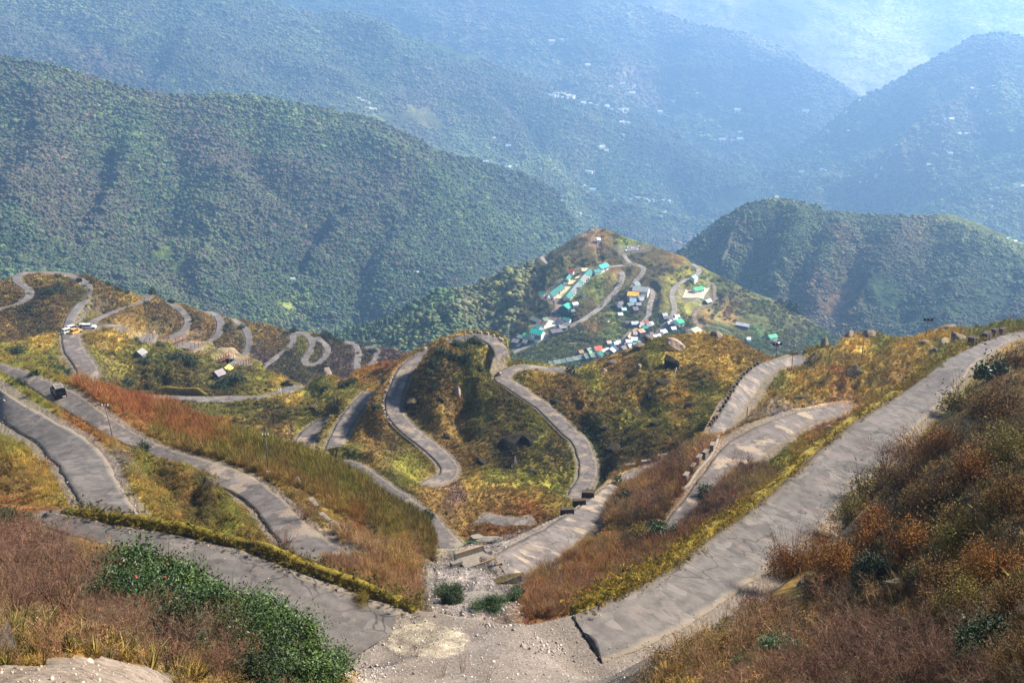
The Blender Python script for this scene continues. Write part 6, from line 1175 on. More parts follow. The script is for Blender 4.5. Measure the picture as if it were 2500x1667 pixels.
# bazaar between the two lanes
for (a, b_, wd, rc, lab) in [((1630, 405), (1740, 395), 8, (216, 226, 216), "broad white tent roof, lower left of the bazaar's white roofs"), ((1740, 345), (1845, 350), 8, (224, 226, 216), "broad white tent roof, upper right of the bazaar's white roofs"), ((1790, 405), (1845, 430), 6, (54, 170, 132), "emerald roof among the bazaar's white roofs"), ((1740, 430), (1790, 455), 6, (196, 226, 214), "pale mint roof left of the emerald roof"), ((1845, 400), (1885, 405), 5, (220, 228, 220), "small white roof right of the emerald roof"), ((1780, 470), (1825, 462), 5, (222, 218, 210), "small white roof below the emerald roof"),
    ((1860, 235), (1950, 195), 6, (208, 150, 110), "salmon roofed shop high in the bazaar"), ((1775, 265), (1835, 262), 5, (212, 190, 176), "pale pink roofed shop below the salmon roof"), ((1760, 225), (1830, 215), 5, (200, 168, 150), "dusty pink roofed shop left of the salmon roof"), ((1690, 285), (1720, 260), 4, (206, 160, 96), "tan roofed stall on the bazaar road above the tents"), ((1665, 325), (1690, 300), 4, (200, 170, 130), "beige roofed stall on the bazaar road beside the tents"), ((1790, 190), (1840, 180), 5, (222, 164, 60), "amber roofed stall at the bazaar road's bend"),
    ((1895, 80), (1970, 60), 5, (186, 150, 140), "dull pink roofed shop at the bazaar's top end"), ((1995, 50), (2040, 45), 4, (206, 110, 76), "orange brown roofed stall topmost in the bazaar"), ((2070, 90), (2130, 70), 5, (226, 206, 196), "whitish pink shop at the bazaar's top right corner"), ((1950, 155), (2030, 145), 5, (44, 150, 104), "green roofed shop on the bazaar's upper right side"), ((2020, 125), (2090, 100), 5, (128, 120, 128), "grey roofed shop above the green one in the bazaar"), ((1900, 145), (1940, 140), 4, (224, 224, 216), "tiny white stall left of the green bazaar shop"),
    ((1650, 510), (1720, 490), 6, (88, 84, 104), "dark bluish shop below the broad white tent roofs"), ((1600, 490), (1650, 470), 5, (132, 104, 100), "brownish shop on the bazaar road below the tents"), ((1670, 565), (1715, 545), 4, (220, 218, 212), "slim white roof low in the bazaar"), ((1540, 600), (1610, 570), 6, (128, 110, 104), "brown grey shop at the bazaar's lower end"), ((1590, 555), (1650, 545), 5, (96, 80, 78), "dark maroon shop above the bazaar's lower end"), ((2000, 275), (2060, 265), 5, (84, 84, 90), "dark hut alone between the two lanes"), ((2090, 245), (2135, 235), 4, (150, 116, 104), "brown hut right of the dark hut between the lanes"), ((1740, 45), (1860, 25), 4, (206, 206, 196), "long pale shed above the bazaar road")]:
    house(sV, H7, a, b_, wd, 4.2, rc, dw, lab, "shop" if "shop" in lab else ("stall" if "stall" in lab else "house"), "bazaar buildings")
e = house(sV, H8, (440, 265), (730, 280), 9, 6, (150, 152, 142), (222, 214, 200), "white walled school with dark window rows and a grey roof", "school", None, 11, name="school")
house(sV, H8, (455, 190), (540, 160), 8, 5, (134, 150, 136), cw, "grey green roofed block behind the white school", "house")
house(sV, H8, (340, 375), (540, 385), 9, 5, (226, 172, 70), (206, 140, 70), "golden yellow roofed house below the school", "house", None, 4)
house(sV, H8, (380, 500), (490, 500), 5, 4, (150, 186, 206), (190, 210, 222), "pale blue house below the golden roof", "house", None, 3)
house(sV, H8, (375, 445), (505, 445), 6, 4, GREY, dw, "grey roofed house between golden roof and pale blue house", "house")
house(sV, H8, (530, 440), (640, 430), 7, 4.5, (140, 138, 132), dw, "grey roofed house right of the golden roof", "house")
house(sV, H8, (560, 485), (625, 480), 4, 3.6, WHT, cw, "small white house below the grey one right of the golden roof", "house")
house(sV, H8, (320, 580), (440, 530), 5, 4, GREYG, dw, "long grey shed slanting below the pale blue house", "shed")
house(sV, H8, (430, 650), (515, 630), 7, 4.5, (120, 108, 116), dw, "purple grey house low in the school cluster", "house")
house(sV, H8, (500, 570), (580, 565), 4, 3.6, (176, 172, 164), dw, "pale grey shed right of the slanting grey shed", "shed")
for (x, y, rc, lab) in [(130, 555, (70, 66, 66), "dark hut leftmost in the hamlet left of the school"), (190, 540, (140, 132, 126), "grey hut at the top of the hamlet left of the school"), (175, 600, (118, 112, 108), "grey hut in the middle of the hamlet left of the school"), (255, 650, (176, 206, 184), "mint hut lowest right of the hamlet left of the school"), (185, 750, (224, 220, 212), "white hut with dark walls on the terrace below the hamlet"), (1050, 790, (104, 104, 112), "dark grey hut left of the middle village road"), (1035, 745, (186, 184, 184), "pale hut behind the dark grey hut by the middle road"), (1130, 905, (206, 190, 186), "pinkish hut on the middle road left of the green roof"), (1170, 875, (226, 216, 214), "white hut on the middle road above the pinkish hut"), (1265, 790, (222, 206, 200), "tiny pale hut above the green roofed house"), (1240, 862, (222, 222, 214), "tiny white hut at the green roofed house's back"), (1860, 470, (220, 220, 210), "tiny white hut at the lower corner of the dirt court"), (1200, 1045, (224, 224, 218), "tiny white hut alone in the green field")]:
    house(sV, H8, (x - 38, y + 6), (x + 38, y - 6), 4.5, 3.6, rc, dw, lab, "hut")
house(sV, H8, (1590, 225), (1750, 228), 6, 4.5, (64, 170, 106), (226, 222, 210), "green roofed white house at the head of the dirt court", "house", None, 5)
house(sV, H8, (1555, 95), (1615, 70), 5, 4, (150, 190, 170), cw, "mint hut beside the upper village road", "hut")
house(sV, H8, (1250, 925), (1345, 880), 8, 5, (56, 176, 116), (190, 214, 200), "bright green roofed house right of the middle road", "house", None, 2)
house(sV, H8, (1545, 1130), (1650, 1045), 8, 5, (208, 196, 140), cw, "cream roofed hall beside the orange track", "hall")
house(sV, H8, (1435, 1070), (1520, 1065), 6, 4, (100, 56, 56), (220, 190, 180), "maroon roofed house left of the cream hall", "house")
house(sV, H8, (950, 1110), (1045, 1060), 5, 4, (222, 212, 206), dw, "white roofed row house on the middle road, upper one", "house")
house(sV, H8, (905, 1155), (985, 1130), 5, 4, (96, 76, 84), dw, "dark maroon roofed house between the two white ones on the road", "house")
house(sV, H8, (810, 1225), (935, 1170), 5, 4, (226, 216, 212), dw, "white roofed row house on the middle road, lower one", "house")
house(sV, H8, (395, 910), (525, 880), 4, 3.6, (212, 212, 204), dw, "long white shed where the bazaar lane bends", "shed")
I0 = lambda x, y: (x, y)
house(sV, I0, (1799, 789), (1828, 796), 4, 3.6, (222, 214, 210), dw, "long white shed alone on the brown terraces", "shed")
house(sV, I0, (1875, 819), (1892, 820), 5, 3.6, (60, 180, 110), cw, "small green hut on the slope above the golden hill", "hut")
house(sV, I0, (1823, 826), (1830, 826), 4, 3.2, WHT, cw, "tiny white hut left of the small green hut", "hut")
house(sV, I0, (1895, 837), (1903, 838), 4, 3.2, WHT, cw, "tiny white hut above the upper right road's bend", "hut")
house(sV, G, (1005, 165), (1035, 158), 4, 4, WHT, cw, "white hut on the summit of the village hill", "hut")
# huts on the building site hill
house(sK, H1, (1638, 784), (1694, 776), 2.4, 2.2, (190, 172, 84), (130, 100, 80), "yellow roofed hut below the rightmost building plot", "hut")
house(sK, H1, (255, 528), (315, 520), 2.6, 2.4, (140, 136, 130), (120, 116, 112), "grey hut on the left building site slope", "hut")
house(sK, H1, (1515, 928), (1570, 925), 2.8, 2.6, (140, 130, 126), (70, 60, 64), "patched grey hut above the straight road", "hut")
house(sW, A, (490, 213), (512, 211), 3.5, 3, (60, 56, 52), dw, "tiny shelter", "hut") if False else None

# paved yards, courts, fields: sheets laid on the hill
def pad(sh, zf, poly, mat, name="pavement", up=.5, nseg=14):
    q = np.array([zf(*p) for p in poly]); a = np.linspace(0, 1, nseg)
    g = ((1 - a)[:, None, None] * ((1 - a)[None, :, None] * q[0] + a[None, :, None] * q[1]) + a[:, None, None] * ((1 - a)[None, :, None] * q[3] + a[None, :, None] * q[2]))
    p = sh.ground(g[..., 0], g[..., 1])
    A_ = np.c_[p.reshape(-1, 3)[:, :2], np.ones(nseg * nseg)]; sol = np.linalg.lstsq(A_, p.reshape(-1, 3)[:, 2], rcond=None)[0]
    zpl = (A_ @ sol).reshape(nseg, nseg); p[..., 2] = np.maximum(p[..., 2], zpl * .5 + p[..., 2] * .5) + up
    ids = np.arange(nseg * nseg).reshape(nseg, nseg); qf = np.stack([ids[:-1, :-1], ids[1:, :-1], ids[1:, 1:], ids[:-1, 1:]], -1).reshape(-1, 4)
    rim = np.r_[ids[0, :-1], ids[:-1, -1], ids[-1, :0:-1], ids[:0:-1, 0]]; sk = p.reshape(-1, 3)[rim] - np.array([0, 0, 2.5]); n0 = nseg * nseg; m = len(rim)
    qs = np.array([(rim[i], n0 + i, n0 + (i + 1) % m, rim[(i + 1) % m]) for i in range(m)])
    o = mesh_from(name, np.concatenate([p.reshape(-1, 3), sk]), np.concatenate([qf, qs]), mat, False); tag(o, kind="structure"); return o
m_yard = plain("cream_yard", (222, 200, 140), .9, 0, .12, .08); m_par = plain("white_parade_ground", (232, 226, 200), .9, 0, .06, .06); m_court = plain("dirt_court", (186, 166, 142), .95, 0, .16, .06); m_heli = plain("helipad_grey", (112, 104, 104), .9, 0, .1, .1); m_field = plain("lime_grass_field", (126, 124, 58), .95, 0, .25, .06)
pad(sV, H5, [(700, 1130), (980, 1130), (1260, 795), (985, 775)], m_yard); pad(sV, H5, [(1055, 715), (1275, 715), (1425, 590), (1165, 580)], m_yard); pad(sV, H5, [(1345, 530), (1460, 540), (1730, 295), (1590, 280)], m_yard)
pad(sV, H6, [(1010, 640), (1180, 895), (1730, 630), (1280, 560)], m_par); pad(sV, H6, [(220, 1375), (350, 1395), (460, 1290), (310, 1275)], m_par)
pad(sV, H8, [(1375, 430), (1790, 515), (1915, 255), (1440, 250)], m_court)
pad(sV, G, [(1285, 300), (1420, 296), (1412, 238), (1300, 236)], m_heli, "helipad")
for zf, poly in [(G, [(1296, 246), (1312, 246), (1311, 240), (1297, 240)]), (G, [(1400, 246), (1416, 246), (1415, 240), (1401, 240)]), (G, [(1280, 292), (1296, 292), (1296, 285), (1281, 285)]), (G, [(1392, 296), (1408, 296), (1407, 289), (1392, 289)]), (G, [(1340, 267), (1362, 267), (1362, 262), (1340, 262)]), (G, [(1338, 272), (1344, 272), (1344, 256), (1338, 256)]), (G, [(1358, 272), (1364, 272), (1364, 256), (1358, 256)])]:
    pad(sV, zf, poly, m_white, "helipad_marking", 1.0, 4)
pad(sV, H7, [(1200, 135), (1250, 145), (1340, 75), (1290, 65)], m_par)

# ------------------------------------------------------------------ far farmhouses: each a small gabled house
def tiny_mesh(rc, wc, nm):
    mb = MB(); mb.prism([(-3, -4), (3, -4), (3, 3), (0, 5), (-3, 3)], -5, 5); me = bpy.data.meshes.new("farmhouse"); me.from_pydata(mb.v, [], mb.f)
    me.materials.append(wmat(wc)); me.materials.append(roofmat(rc))
    for p_ in me.polygons:
        if p_.normal.z > .3: p_.material_index = 1
    return me
TM = [tiny_mesh((224, 220, 210), (226, 220, 208), 0), tiny_mesh((206, 196, 186), (222, 216, 206), 1), tiny_mesh((176, 198, 214), (222, 222, 214), 2)]
def cluster(sh, pts, label, group, size=1.0):
    for k, (u, v) in enumerate(pts):
        if not (sh.vt[0] is not None): continue
        o = bpy.data.objects.new("farmhouse", TM[(k * 7 + int(u)) % 3]); COL.objects.link(o)
        p = sh.ground(u, v); o.location = p + np.array([0, 0, 1.0]); o.rotation_euler = (0, 0, random.uniform(-.6, .6)); s_ = 1.5 * size * random.uniform(.7, 1.4) * np.linalg.norm(p) / 3000; o.scale = (s_, s_, s_)
        tag(o, label, "farmhouse", group)
XX = lambda *q: [X(*p) for p in q]
cluster(sE2, XX((740, 160), (790, 150), (820, 165), (880, 185), (915, 195), (700, 195), (740, 215), (800, 215), (850, 212), (690, 215), (905, 200)), "tiny white house in the round cluster on the hazy ridge above the village hill", "ridge top cluster", 1.0)
cluster(sE2, XX((1020, 262), (1050, 268), (1130, 265), (1198, 290), (1320, 300), (1370, 335), (1405, 305), (1480, 350), (1530, 345), (1520, 380), (265, 288), (545, 598)), "tiny white house strung along the hazy ridge crest", "ridge crest houses", .9)
cluster(sE2, XX((1490, 545), (1545, 540), (1255, 755), (1285, 770), (1315, 790), (1270, 750), (1450, 728), (1500, 722), (1085, 858), (1130, 870), (1160, 870), (185, 625), (20, 515)), "tiny white house among the terraces of the middle hazy slope", "terrace houses", .9)
cluster(sE2, XX((870, 1130), (900, 1128), (935, 1130), (1045, 1120), (1070, 1115), (1095, 1150), (1215, 1150), (1170, 1185), (1160, 1215), (710, 1140), (840, 1055), (760, 1080), (810, 1005), (820, 1090), (560, 945), (840, 1165)), "tiny white house round the knoll village right of the dark spur", "knoll village", .9)
cluster(sE2, XX((20, 922), (95, 948), (200, 950), (240, 978), (265, 972), (300, 965)), "tiny white house in the row on the near spur at mid slope", "spur row", .8)
cluster(sE2, XX((1605, 1275), (1680, 1295), (1765, 1330), (1800, 1342), (1850, 1345), (1985, 1355), (2030, 1350), (1975, 1490), (2015, 1480), (780, 1463), (995, 1520)), "tiny white house low on the slope above the river track", "river slope houses", .8)
cluster(sE2, [U(*p) for p in ((1650, 505), (1665, 508), (1690, 520), (1700, 540), (1720, 545), (1690, 540), (2270, 580), (2335, 625), (2230, 705), (2290, 745), (2320, 750), (2345, 760))], "tiny white house in the faint hamlet on the left hazy slope", "left slope hamlet", .9)
WW = lambda *q: [W(*p) for p in q]
cluster(sZ1, WW((510, 395), (505, 455), (530, 453), (550, 465), (570, 490), (500, 490), (610, 490), (680, 490), (450, 505), (890, 555), (910, 548), (985, 545), (1035, 518), (1050, 590), (1015, 655), (1045, 660), (780, 655), (965, 645), (850, 430), (740, 445), (345, 365), (180, 285), (230, 290), (1340, 600)), "pale farmhouse speck on the bluish far valley side", "far valley farms", .8)
cluster(sE3, WW((1830, 680), (1850, 670), (1870, 685), (1845, 715), (1925, 635), (1950, 630), (1990, 700), (2010, 712), (1760, 745), (1700, 795), (1680, 810), (1600, 855), (1630, 838), (1915, 770), (1935, 775), (1840, 745)), "tiny white house beside the pale track on the right ridge", "right ridge track houses", .7)
cluster(sE3, WW((2085, 578), (2010, 600), (1985, 605), (2050, 635), (2090, 630), (2185, 530), (2205, 535), (2130, 490), (2145, 485), (2205, 455), (2105, 450), (2225, 460)), "tiny white house high on the right ridge spur", "right ridge spur houses", .7)
cluster(sE3, WW((1550, 605), (1570, 600), (1540, 530), (1600, 475), (1550, 560), (1425, 760), (1440, 765), (1330, 795), (1460, 780)), "tiny white house on the shaded side of the right ridge", "right ridge shade houses", .7)
cluster(sE3, WW((2220, 940), (2250, 1005), (2200, 1015), (2250, 1045), (2300, 925), (2330, 940), (2190, 985)), "tiny white house behind the terraced crest at the right", "terrace crest houses", .6)
cluster(sE1, [U(*p) for p in ((1915, 1315), (1340, 1250))], "lone white speck of a hut low on the left forest slope", "left forest huts", .8)
cluster(sD, WW((2275, 1103), (2310, 1115), (1215, 912)), "tiny hut on the terraced crest of the right forest hill", "forest hill huts", .7)

# tracks and the dry river bed drawn on the far slopes
def far_track(sh, pts, wid, mat, name="footpath"):
    pts = np.array(pts); b = resample(pts, 60); C = sh.ground(b[:, 0], b[:, 1]); C[:, 2] += 2.0
    r = Road(sh, name, C, np.full(60, wid / 2), mat, lift=2.0); ROADS.pop(); return r.mesh()
m_track = asphalt("pale_track", (186, 150, 130), (200, 176, 150), (170, 140, 116), .05, .4)
far_track(sE2, XX((1640, 390), (1520, 430), (1380, 480)), 14, m_track); far_track(sE2, XX((1480, 500), (1360, 525), (1240, 550)), 14, m_track); far_track(sE2, XX((560, 950), (680, 935), (800, 910)), 12, m_track)
far_track(sE2, XX((820, 1300), (950, 1300), (1080, 1265), (1160, 1235)), 10, m_track); far_track(sE2, XX((1360, 1185), (1410, 1215), (1395, 1280)), 10, m_track)
far_track(sE2, WW((760, 1000), (800, 985), (820, 955), (825, 990), (800, 1010)), 12, m_track)
far_track(sE2, WW((820, 1050), (815, 1080), (780, 1105), (745, 1115), (770, 1130), (750, 1140)), 18, m_track, "river_bed")
far_track(sE3, WW((1840, 715), (1830, 690), (1850, 670), (1880, 685)), 9, m_track); far_track(sE3, WW((1985, 690), (2000, 705), (2040, 718)), 9, m_track); far_track(sE3, WW((1860, 810), (1920, 785), (1950, 772), (1920, 760), (1915, 740)), 9, m_track); far_track(sE3, WW((1570, 850), (1640, 810), (1700, 790), (1760, 745)), 8, m_track)
far_track(sD, WW((1035, 1060), (1010, 1120), (985, 1190), (965, 1250)), 4, plain("bare_gully", (96, 86, 66), .95, 0, .2, .02), "gully")
# ------------------------------------------------------------------ plants: prototypes
prng = np.random.default_rng(21)
def rot_rand(n, r):
    q = r.normal(size=(n, 4)); q /= np.linalg.norm(q, axis=1, keepdims=True); a, b, c, d = q.T
    return np.stack([np.stack([1 - 2 * (c * c + d * d), 2 * (b * c - a * d), 2 * (b * d + a * c)], -1), np.stack([2 * (b * c + a * d), 1 - 2 * (b * b + d * d), 2 * (c * d - a * b)], -1), np.stack([2 * (b * d - a * c), 2 * (c * d + a * b), 1 - 2 * (b * b + c * c)], -1)], 1)
def leaf_cloud(n, rad, leaf, seed, clumps=14, base=0.15, shell=0.75, slim=.45, spread=.28):
    """leaf-sized faces gathered in clumps through a crown; returns V, F(quads), per-vertex shade key"""
    r = np.random.default_rng(seed)
    c = r.normal(size=(clumps, 3)); c /= np.linalg.norm(c, axis=1, keepdims=True); c[:, 2] = np.abs(c[:, 2]) * 1.0 - base
    c *= (shell * r.uniform(.3, 1.0, (clumps, 1)) ** .6)
    k = r.integers(0, clumps, n); cs = r.uniform(.6, 1.35, clumps)
    p = (c[k] + r.normal(size=(n, 3)) * spread * cs[k][:, None]) * np.array(rad)
    p[:, 2] = np.maximum(p[:, 2] + rad[2] * base, .02 * rad[2])
    R_ = rot_rand(n, r); s = leaf * r.uniform(.55, 1.3, n)
    loc = np.array([(-1, 0, 0), (0, -slim, 0), (1, 0, 0), (0, slim, 0)])
    V = p[:, None] + np.einsum('nij,kj->nki', R_, loc) * s[:, None, None]
    key = np.repeat((r.uniform(0, 1, n) * .6 + r.uniform(0, 1, clumps)[k] * .4), 4)
    return V.reshape(-1, 3), np.arange(4 * n).reshape(n, 4), key
def lobed(n, rad, leaf, seed, clumps, slim, spread, lobes=4):
    """an uneven bush: several leafy lobes of different size and height"""
    r = np.random.default_rng(seed + 900); VV, FF, KK, b = [], [], [], 0; wts = r.uniform(.5, 1.2, lobes); wts /= wts.sum()
    for i in range(lobes):
        k = r.uniform(.5, .8) if i else .85; az = r.uniform(0, 6.283); o = r.uniform(.18, .42) if i else 0.05
        V, Fq, key = leaf_cloud(max(int(n * wts[i]), 30), (rad[0] * k, rad[1] * k * r.uniform(.8, 1.1), rad[2] * k * r.uniform(.75, 1.1)), leaf, seed * 7 + i, max(clumps // lobes, 6), .15, .85, slim, spread)
        V = V + np.array([math.cos(az) * o * rad[0] * 1.3, math.sin(az) * o * rad[1] * 1.3, 0]); VV.append(V); FF.append(Fq + b); KK.append(key); b += len(V)
    return np.concatenate(VV), np.concatenate(FF), np.concatenate(KK)
def twig_fan(n, h, spread, w_, seed, seg=3, droop=.15, fork=1.6):
    r = np.random.default_rng(seed); V = []; Fq = []; key = []; b = 0
    for i in range(n):
        az = r.uniform(0, 2 * math.pi); el = r.uniform(.15, 1) ** .6; L = h * r.uniform(.55, 1.15); out = spread * (1 - el * .55) * r.uniform(.3, 1.2)
        d = np.array([math.cos(az) * out, math.sin(az) * out, 1.0]); d /= np.linalg.norm(d); p = np.array([math.cos(az), math.sin(az), 0]) * r.uniform(0, .12) * h
        ww = w_ * r.uniform(.6, 1.3); sd = np.cross(d, r.normal(size=3)); sd /= np.linalg.norm(sd); kk = r.uniform()
        pts = [p.copy()]
        for s in range(seg):
            d = d + r.normal(size=3) * .16 + np.array([0, 0, -droop * s * .5]); d /= np.linalg.norm(d); p = p + d * L / seg; pts.append(p.copy())
        for s, q in enumerate(pts):
            t = ww * (1 - s / (seg + .3)); V += [q - sd * t, q + sd * t]; key += [kk, kk]
        for s in range(seg): Fq.append((b + 2 * s, b + 2 * s + 1, b + 2 * s + 3, b + 2 * s + 2))
        b += 2 * (seg + 1)
    return np.array(V), np.array(Fq), np.array(key)
def branch_shrub(n, h, spread, w_, seed, kids=5):
    """bare shrub: rising stems, each forking into finer twigs"""
    r = np.random.default_rng(seed); V = []; Fq = []; key = []
    def blade(pts, w0, w1, kk):
        b = len(V); m = len(pts); sd = np.cross(pts[-1] - pts[0], r.normal(size=3)); sd /= np.linalg.norm(sd) + 1e-9
        for i, q in enumerate(pts):
            t = w0 + (w1 - w0) * i / (m - 1); V.extend([q - sd * t, q + sd * t]); key.extend([kk, kk])
        Fq.extend([(b + 2 * i, b + 2 * i + 1, b + 2 * i + 3, b + 2 * i + 2) for i in range(m - 1)])
    def grow(p, d, L, w0, lvl):
        pts = [p.copy()]; kk = r.uniform()
        for s in range(4):
            d = d + r.normal(size=3) * .2; d /= np.linalg.norm(d); p = p + d * L / 4; pts.append(p.copy())
            if lvl < 2 and s >= 1 - (lvl > 0):
                for c in range(kids if lvl == 0 and s == 3 else 2):
                    dd = d + r.normal(size=3) * .75; dd[2] += .25; dd /= np.linalg.norm(dd); grow(p.copy(), dd, L * r.uniform(.3, .55), w0 * .5, lvl + 1)
        blade(np.array(pts), w0, w0 * .45, kk)
    for i in range(n):
        az = r.uniform(0, 6.283); o = spread * r.uniform(.15, 1.0); d = np.array([math.cos(az) * o, math.sin(az) * o, 1.0]); d /= np.linalg.norm(d)
        grow(np.array([math.cos(az), math.sin(az), 0]) * r.uniform(0, .15), d, h * r.uniform(.45, .75), w_ * r.uniform(.7, 1.3), 0)
    V = np.array(V); V[:, 2] = np.maximum(V[:, 2], 0.0)
    return V, np.array(Fq), np.array(key)
def crown_lumps(seed, lumps=4, sub=1):
    """far tree crown: a few ragged lumps on a short trunk, unit height"""
    r = np.random.default_rng(seed); VV = []; FF = []; kk = []; b = 0
    for i in range(lumps):
        V, Fq = ICO[sub]; c = r.normal(size=3) * np.array([.26, .26, .18]) + np.array([0, 0, .62]); sz = r.uniform(.22, .42)
        V = V * sz * (1 + .34 * fbm(V * 2 + seed * 3.3 + i, .9, 2)[:, None] + r.normal(0, .10, (len(V), 1))) * np.array([1, 1, .7]) + c * np.array([1, 1, .62])
        VV.append(V); FF.append(Fq + b); kk.append(np.full(len(V), r.uniform())); b += len(V)
    return np.concatenate(VV), np.concatenate(FF), np.concatenate(kk)

def proto(name, V, Fq, key, mat, link=False):
    o = mesh_from(name, V, np.asarray(Fq), mat, False); vflt(o, key, "shade")
    if not link: COL.objects.unlink(o)
    return o

def leafmat(name, base=None, tinted=True, rough=.7, amp=.45, spec=.2, alt=None):
    s = N(name); k = s.attr("shade").outputs["Fac"]
    if tinted: c = s.attr("tint", 'INSTANCER').outputs["Color"]
    else:
        b = lin(base); rr = s.n("ShaderNodeObjectInfo").outputs["Random"]
        c = s.mix(tuple(b), tuple(lin(alt if alt else base)), s.math('MULTIPLY', s.math('ADD', k, rr), .5))
    c = s.mix(s.mix(c, 1 - amp, 1.0, 'MULTIPLY'), s.mix(c, 1 + amp, 1.0, 'MULTIPLY'), k)
    s.col(c); s.b.inputs["Roughness"].default_value = rough; s.b.inputs["Specular IOR Level"].default_value = spec
    return s.m
ml_t = leafmat("scrub_leaves", tinted=True); ml_tree = leafmat("forest_leaves", tinted=True, amp=.2)

def scatter(name, P_, scale, tint, protos, kind="stuff", tilt=.12):
    """uncountable cover: one object, plants stood on points by geometry nodes"""
    n = len(P_)
    me = bpy.data.meshes.new(name); me.vertices.add(n); me.vertices.foreach_set("co", np.asarray(P_, float).ravel())
    o = bpy.data.objects.new(name, me); COL.objects.link(o)
    a = me.attributes.new("scl", 'FLOAT', 'POINT'); a.data.foreach_set("value", np.asarray(scale, float))
    rt = np.stack([prng.normal(0, tilt, n), prng.normal(0, tilt, n), prng.uniform(0, 6.283, n)], 1)
    a = me.attributes.new("rt", 'FLOAT_VECTOR', 'POINT'); a.data.foreach_set("vector", rt.ravel())
    a = me.attributes.new("pick", 'INT', 'POINT'); a.data.foreach_set("value", prng.integers(0, len(protos), n).astype(np.int32))
    a = me.attributes.new("tint", 'FLOAT_COLOR', 'POINT'); a.data.foreach_set("color", np.c_[np.clip(tint, 0.002, .9), np.ones(n)].ravel())
    g = bpy.data.node_groups.new(name + "_scatter", 'GeometryNodeTree')
    g.interface.new_socket("Geometry", in_out='INPUT', socket_type='NodeSocketGeometry'); g.interface.new_socket("Geometry", in_out='OUTPUT', socket_type='NodeSocketGeometry')
    nn = g.nodes; gi = nn.new("NodeGroupInput"); go = nn.new("NodeGroupOutput"); iop = nn.new("GeometryNodeInstanceOnPoints"); m2p = nn.new("GeometryNodeMeshToPoints")
    g2i = nn.new("GeometryNodeGeometryToInstance")
    for p in reversed(protos):
        oi = nn.new("GeometryNodeObjectInfo"); oi.inputs["Object"].default_value = p; g.links.new(oi.outputs["Geometry"], g2i.inputs[0])
    def na(nm, ty):
        x = nn.new("GeometryNodeInputNamedAttribute"); x.data_type = ty; x.inputs["Name"].default_value = nm; return x.outputs[0]
    g.links.new(gi.outputs[0], m2p.inputs[0]); g.links.new(m2p.outputs[0], iop.inputs["Points"]); g.links.new(g2i.outputs[0], iop.inputs["Instance"])
    iop.inputs["Pick Instance"].default_value = True
    g.links.new(na("pick", 'INT'), iop.inputs["Instance Index"]); g.links.new(na("scl", 'FLOAT'), iop.inputs["Scale"])
    e2r = nn.new("FunctionNodeEulerToRotation"); g.links.new(na("rt", 'FLOAT_VECTOR'), e2r.inputs[0]); g.links.new(e2r.outputs[0], iop.inputs["Rotation"])
    g.links.new(iop.outputs[0], go.inputs[0])
    md = o.modifiers.new("scatter", 'NODES'); md.node_group = g
    tag(o, kind=kind); return o

def sample(sh, n, ulo=-170, uhi=2680, keep=None, vmax=1740, bare=.25):
    """n surveyed directions spread over the visible part of a hillside, off the roads"""
    U_, V_ = [], []; got = 0
    for it in range(30):
        if got >= n: break
        u = prng.uniform(max(ulo, sh.us[0] + 3), min(uhi, sh.us[-1] - 3), n); vt = np.interp(u, sh.us, sh.vt); vb = np.interp(u, sh.us, sh.vbv)
        vb = np.minimum(vb - 4, vmax); vt = np.maximum(vt + 1, -60); hh = vb - vt
        v = vt + prng.uniform(0, 1, n) * hh; ok = (hh > 0) & (prng.uniform(0, 1, n) < hh / max(hh.max(), 1))
        u, v = u[ok], v[ok]
        if len(u) == 0: continue
        ok = sh.look(sh.mask, u, v) < bare
        if keep is not None: ok &= keep(u, v)
        U_.append(u[ok]); V_.append(v[ok]); got += ok.sum()
    return np.concatenate(U_)[:n], np.concatenate(V_)[:n]
def pxm(sh, u, v): return np.linalg.norm(sh.ground(u, v), axis=-1) / FPX          # metres per survey pixel
def tints(sh, u, v, mul=1.0, var=.3, pal=None, pw=.5):
    c = sh.look(sh.C, u, v) * mul * 1.22
    n = len(u)
    if pal is not None:
        dr = fbm(sh.ground(u, v), sh.d.mean() * .12, 3); ix = np.clip(((dr * .9 + .5 + prng.normal(0, .28, n)) * len(pal)).astype(int), 0, len(pal) - 1)
        pc = 1.22 * mul * lin(np.array(pal))[ix]; c = c * (1 - pw) + pc * pw
    return c * np.exp(prng.normal(0, var, (n, 1))) * (1 + prng.normal(0, .08, (n, 3)))
def patchy(sh, wl, thr, soft=.15, off=0):
    return lambda u, v: fbm(sh.ground(u, v) + off, wl, 3) + prng.normal(0, soft, len(u)) > thr

# prototypes
far_tree = [proto("forest_tree", *crown_lumps(s, 4 + s % 3), ml_tree) for s in range(6)]
conifer = []
for s in range(3):
    r = np.random.default_rng(s + 50); VV, FF, kk, b = [], [], [], 0
    for t in range(7):
        z = .12 + t * .125; rad = .26 * (1 - t / 7.4); m = 9
        ring = [(rad * r.uniform(.7, 1.25) * math.cos(2 * math.pi * q / m), rad * r.uniform(.7, 1.25) * math.sin(2 * math.pi * q / m), z - r.uniform(0, .05)) for q in range(m)] + [(0, 0, z + .2)]
        VV += ring; FF += [(b + q, b + (q + 1) % m, b + m) for q in range(m)]; kk += [r.uniform()] * (m + 1); b += m + 1
    conifer.append(proto("conifer", np.array(VV), np.array(FF), np.array(kk), ml_tree))
scrub = [proto("scrub", *leaf_cloud(150, (.55, .55, .5), .13, 100 + s, 9), ml_t) for s in range(5)]
lowscrub = [proto("low_scrub", *leaf_cloud(90, (.7, .7, .28), .12, 120 + s, 8), ml_t) for s in range(4)]
fine_scrub = [proto("scrub", *leaf_cloud(800, (.5, .5, .5), .032, 700 + s, 14, .1, .8, .35, .2), ml_t) for s in range(4)]
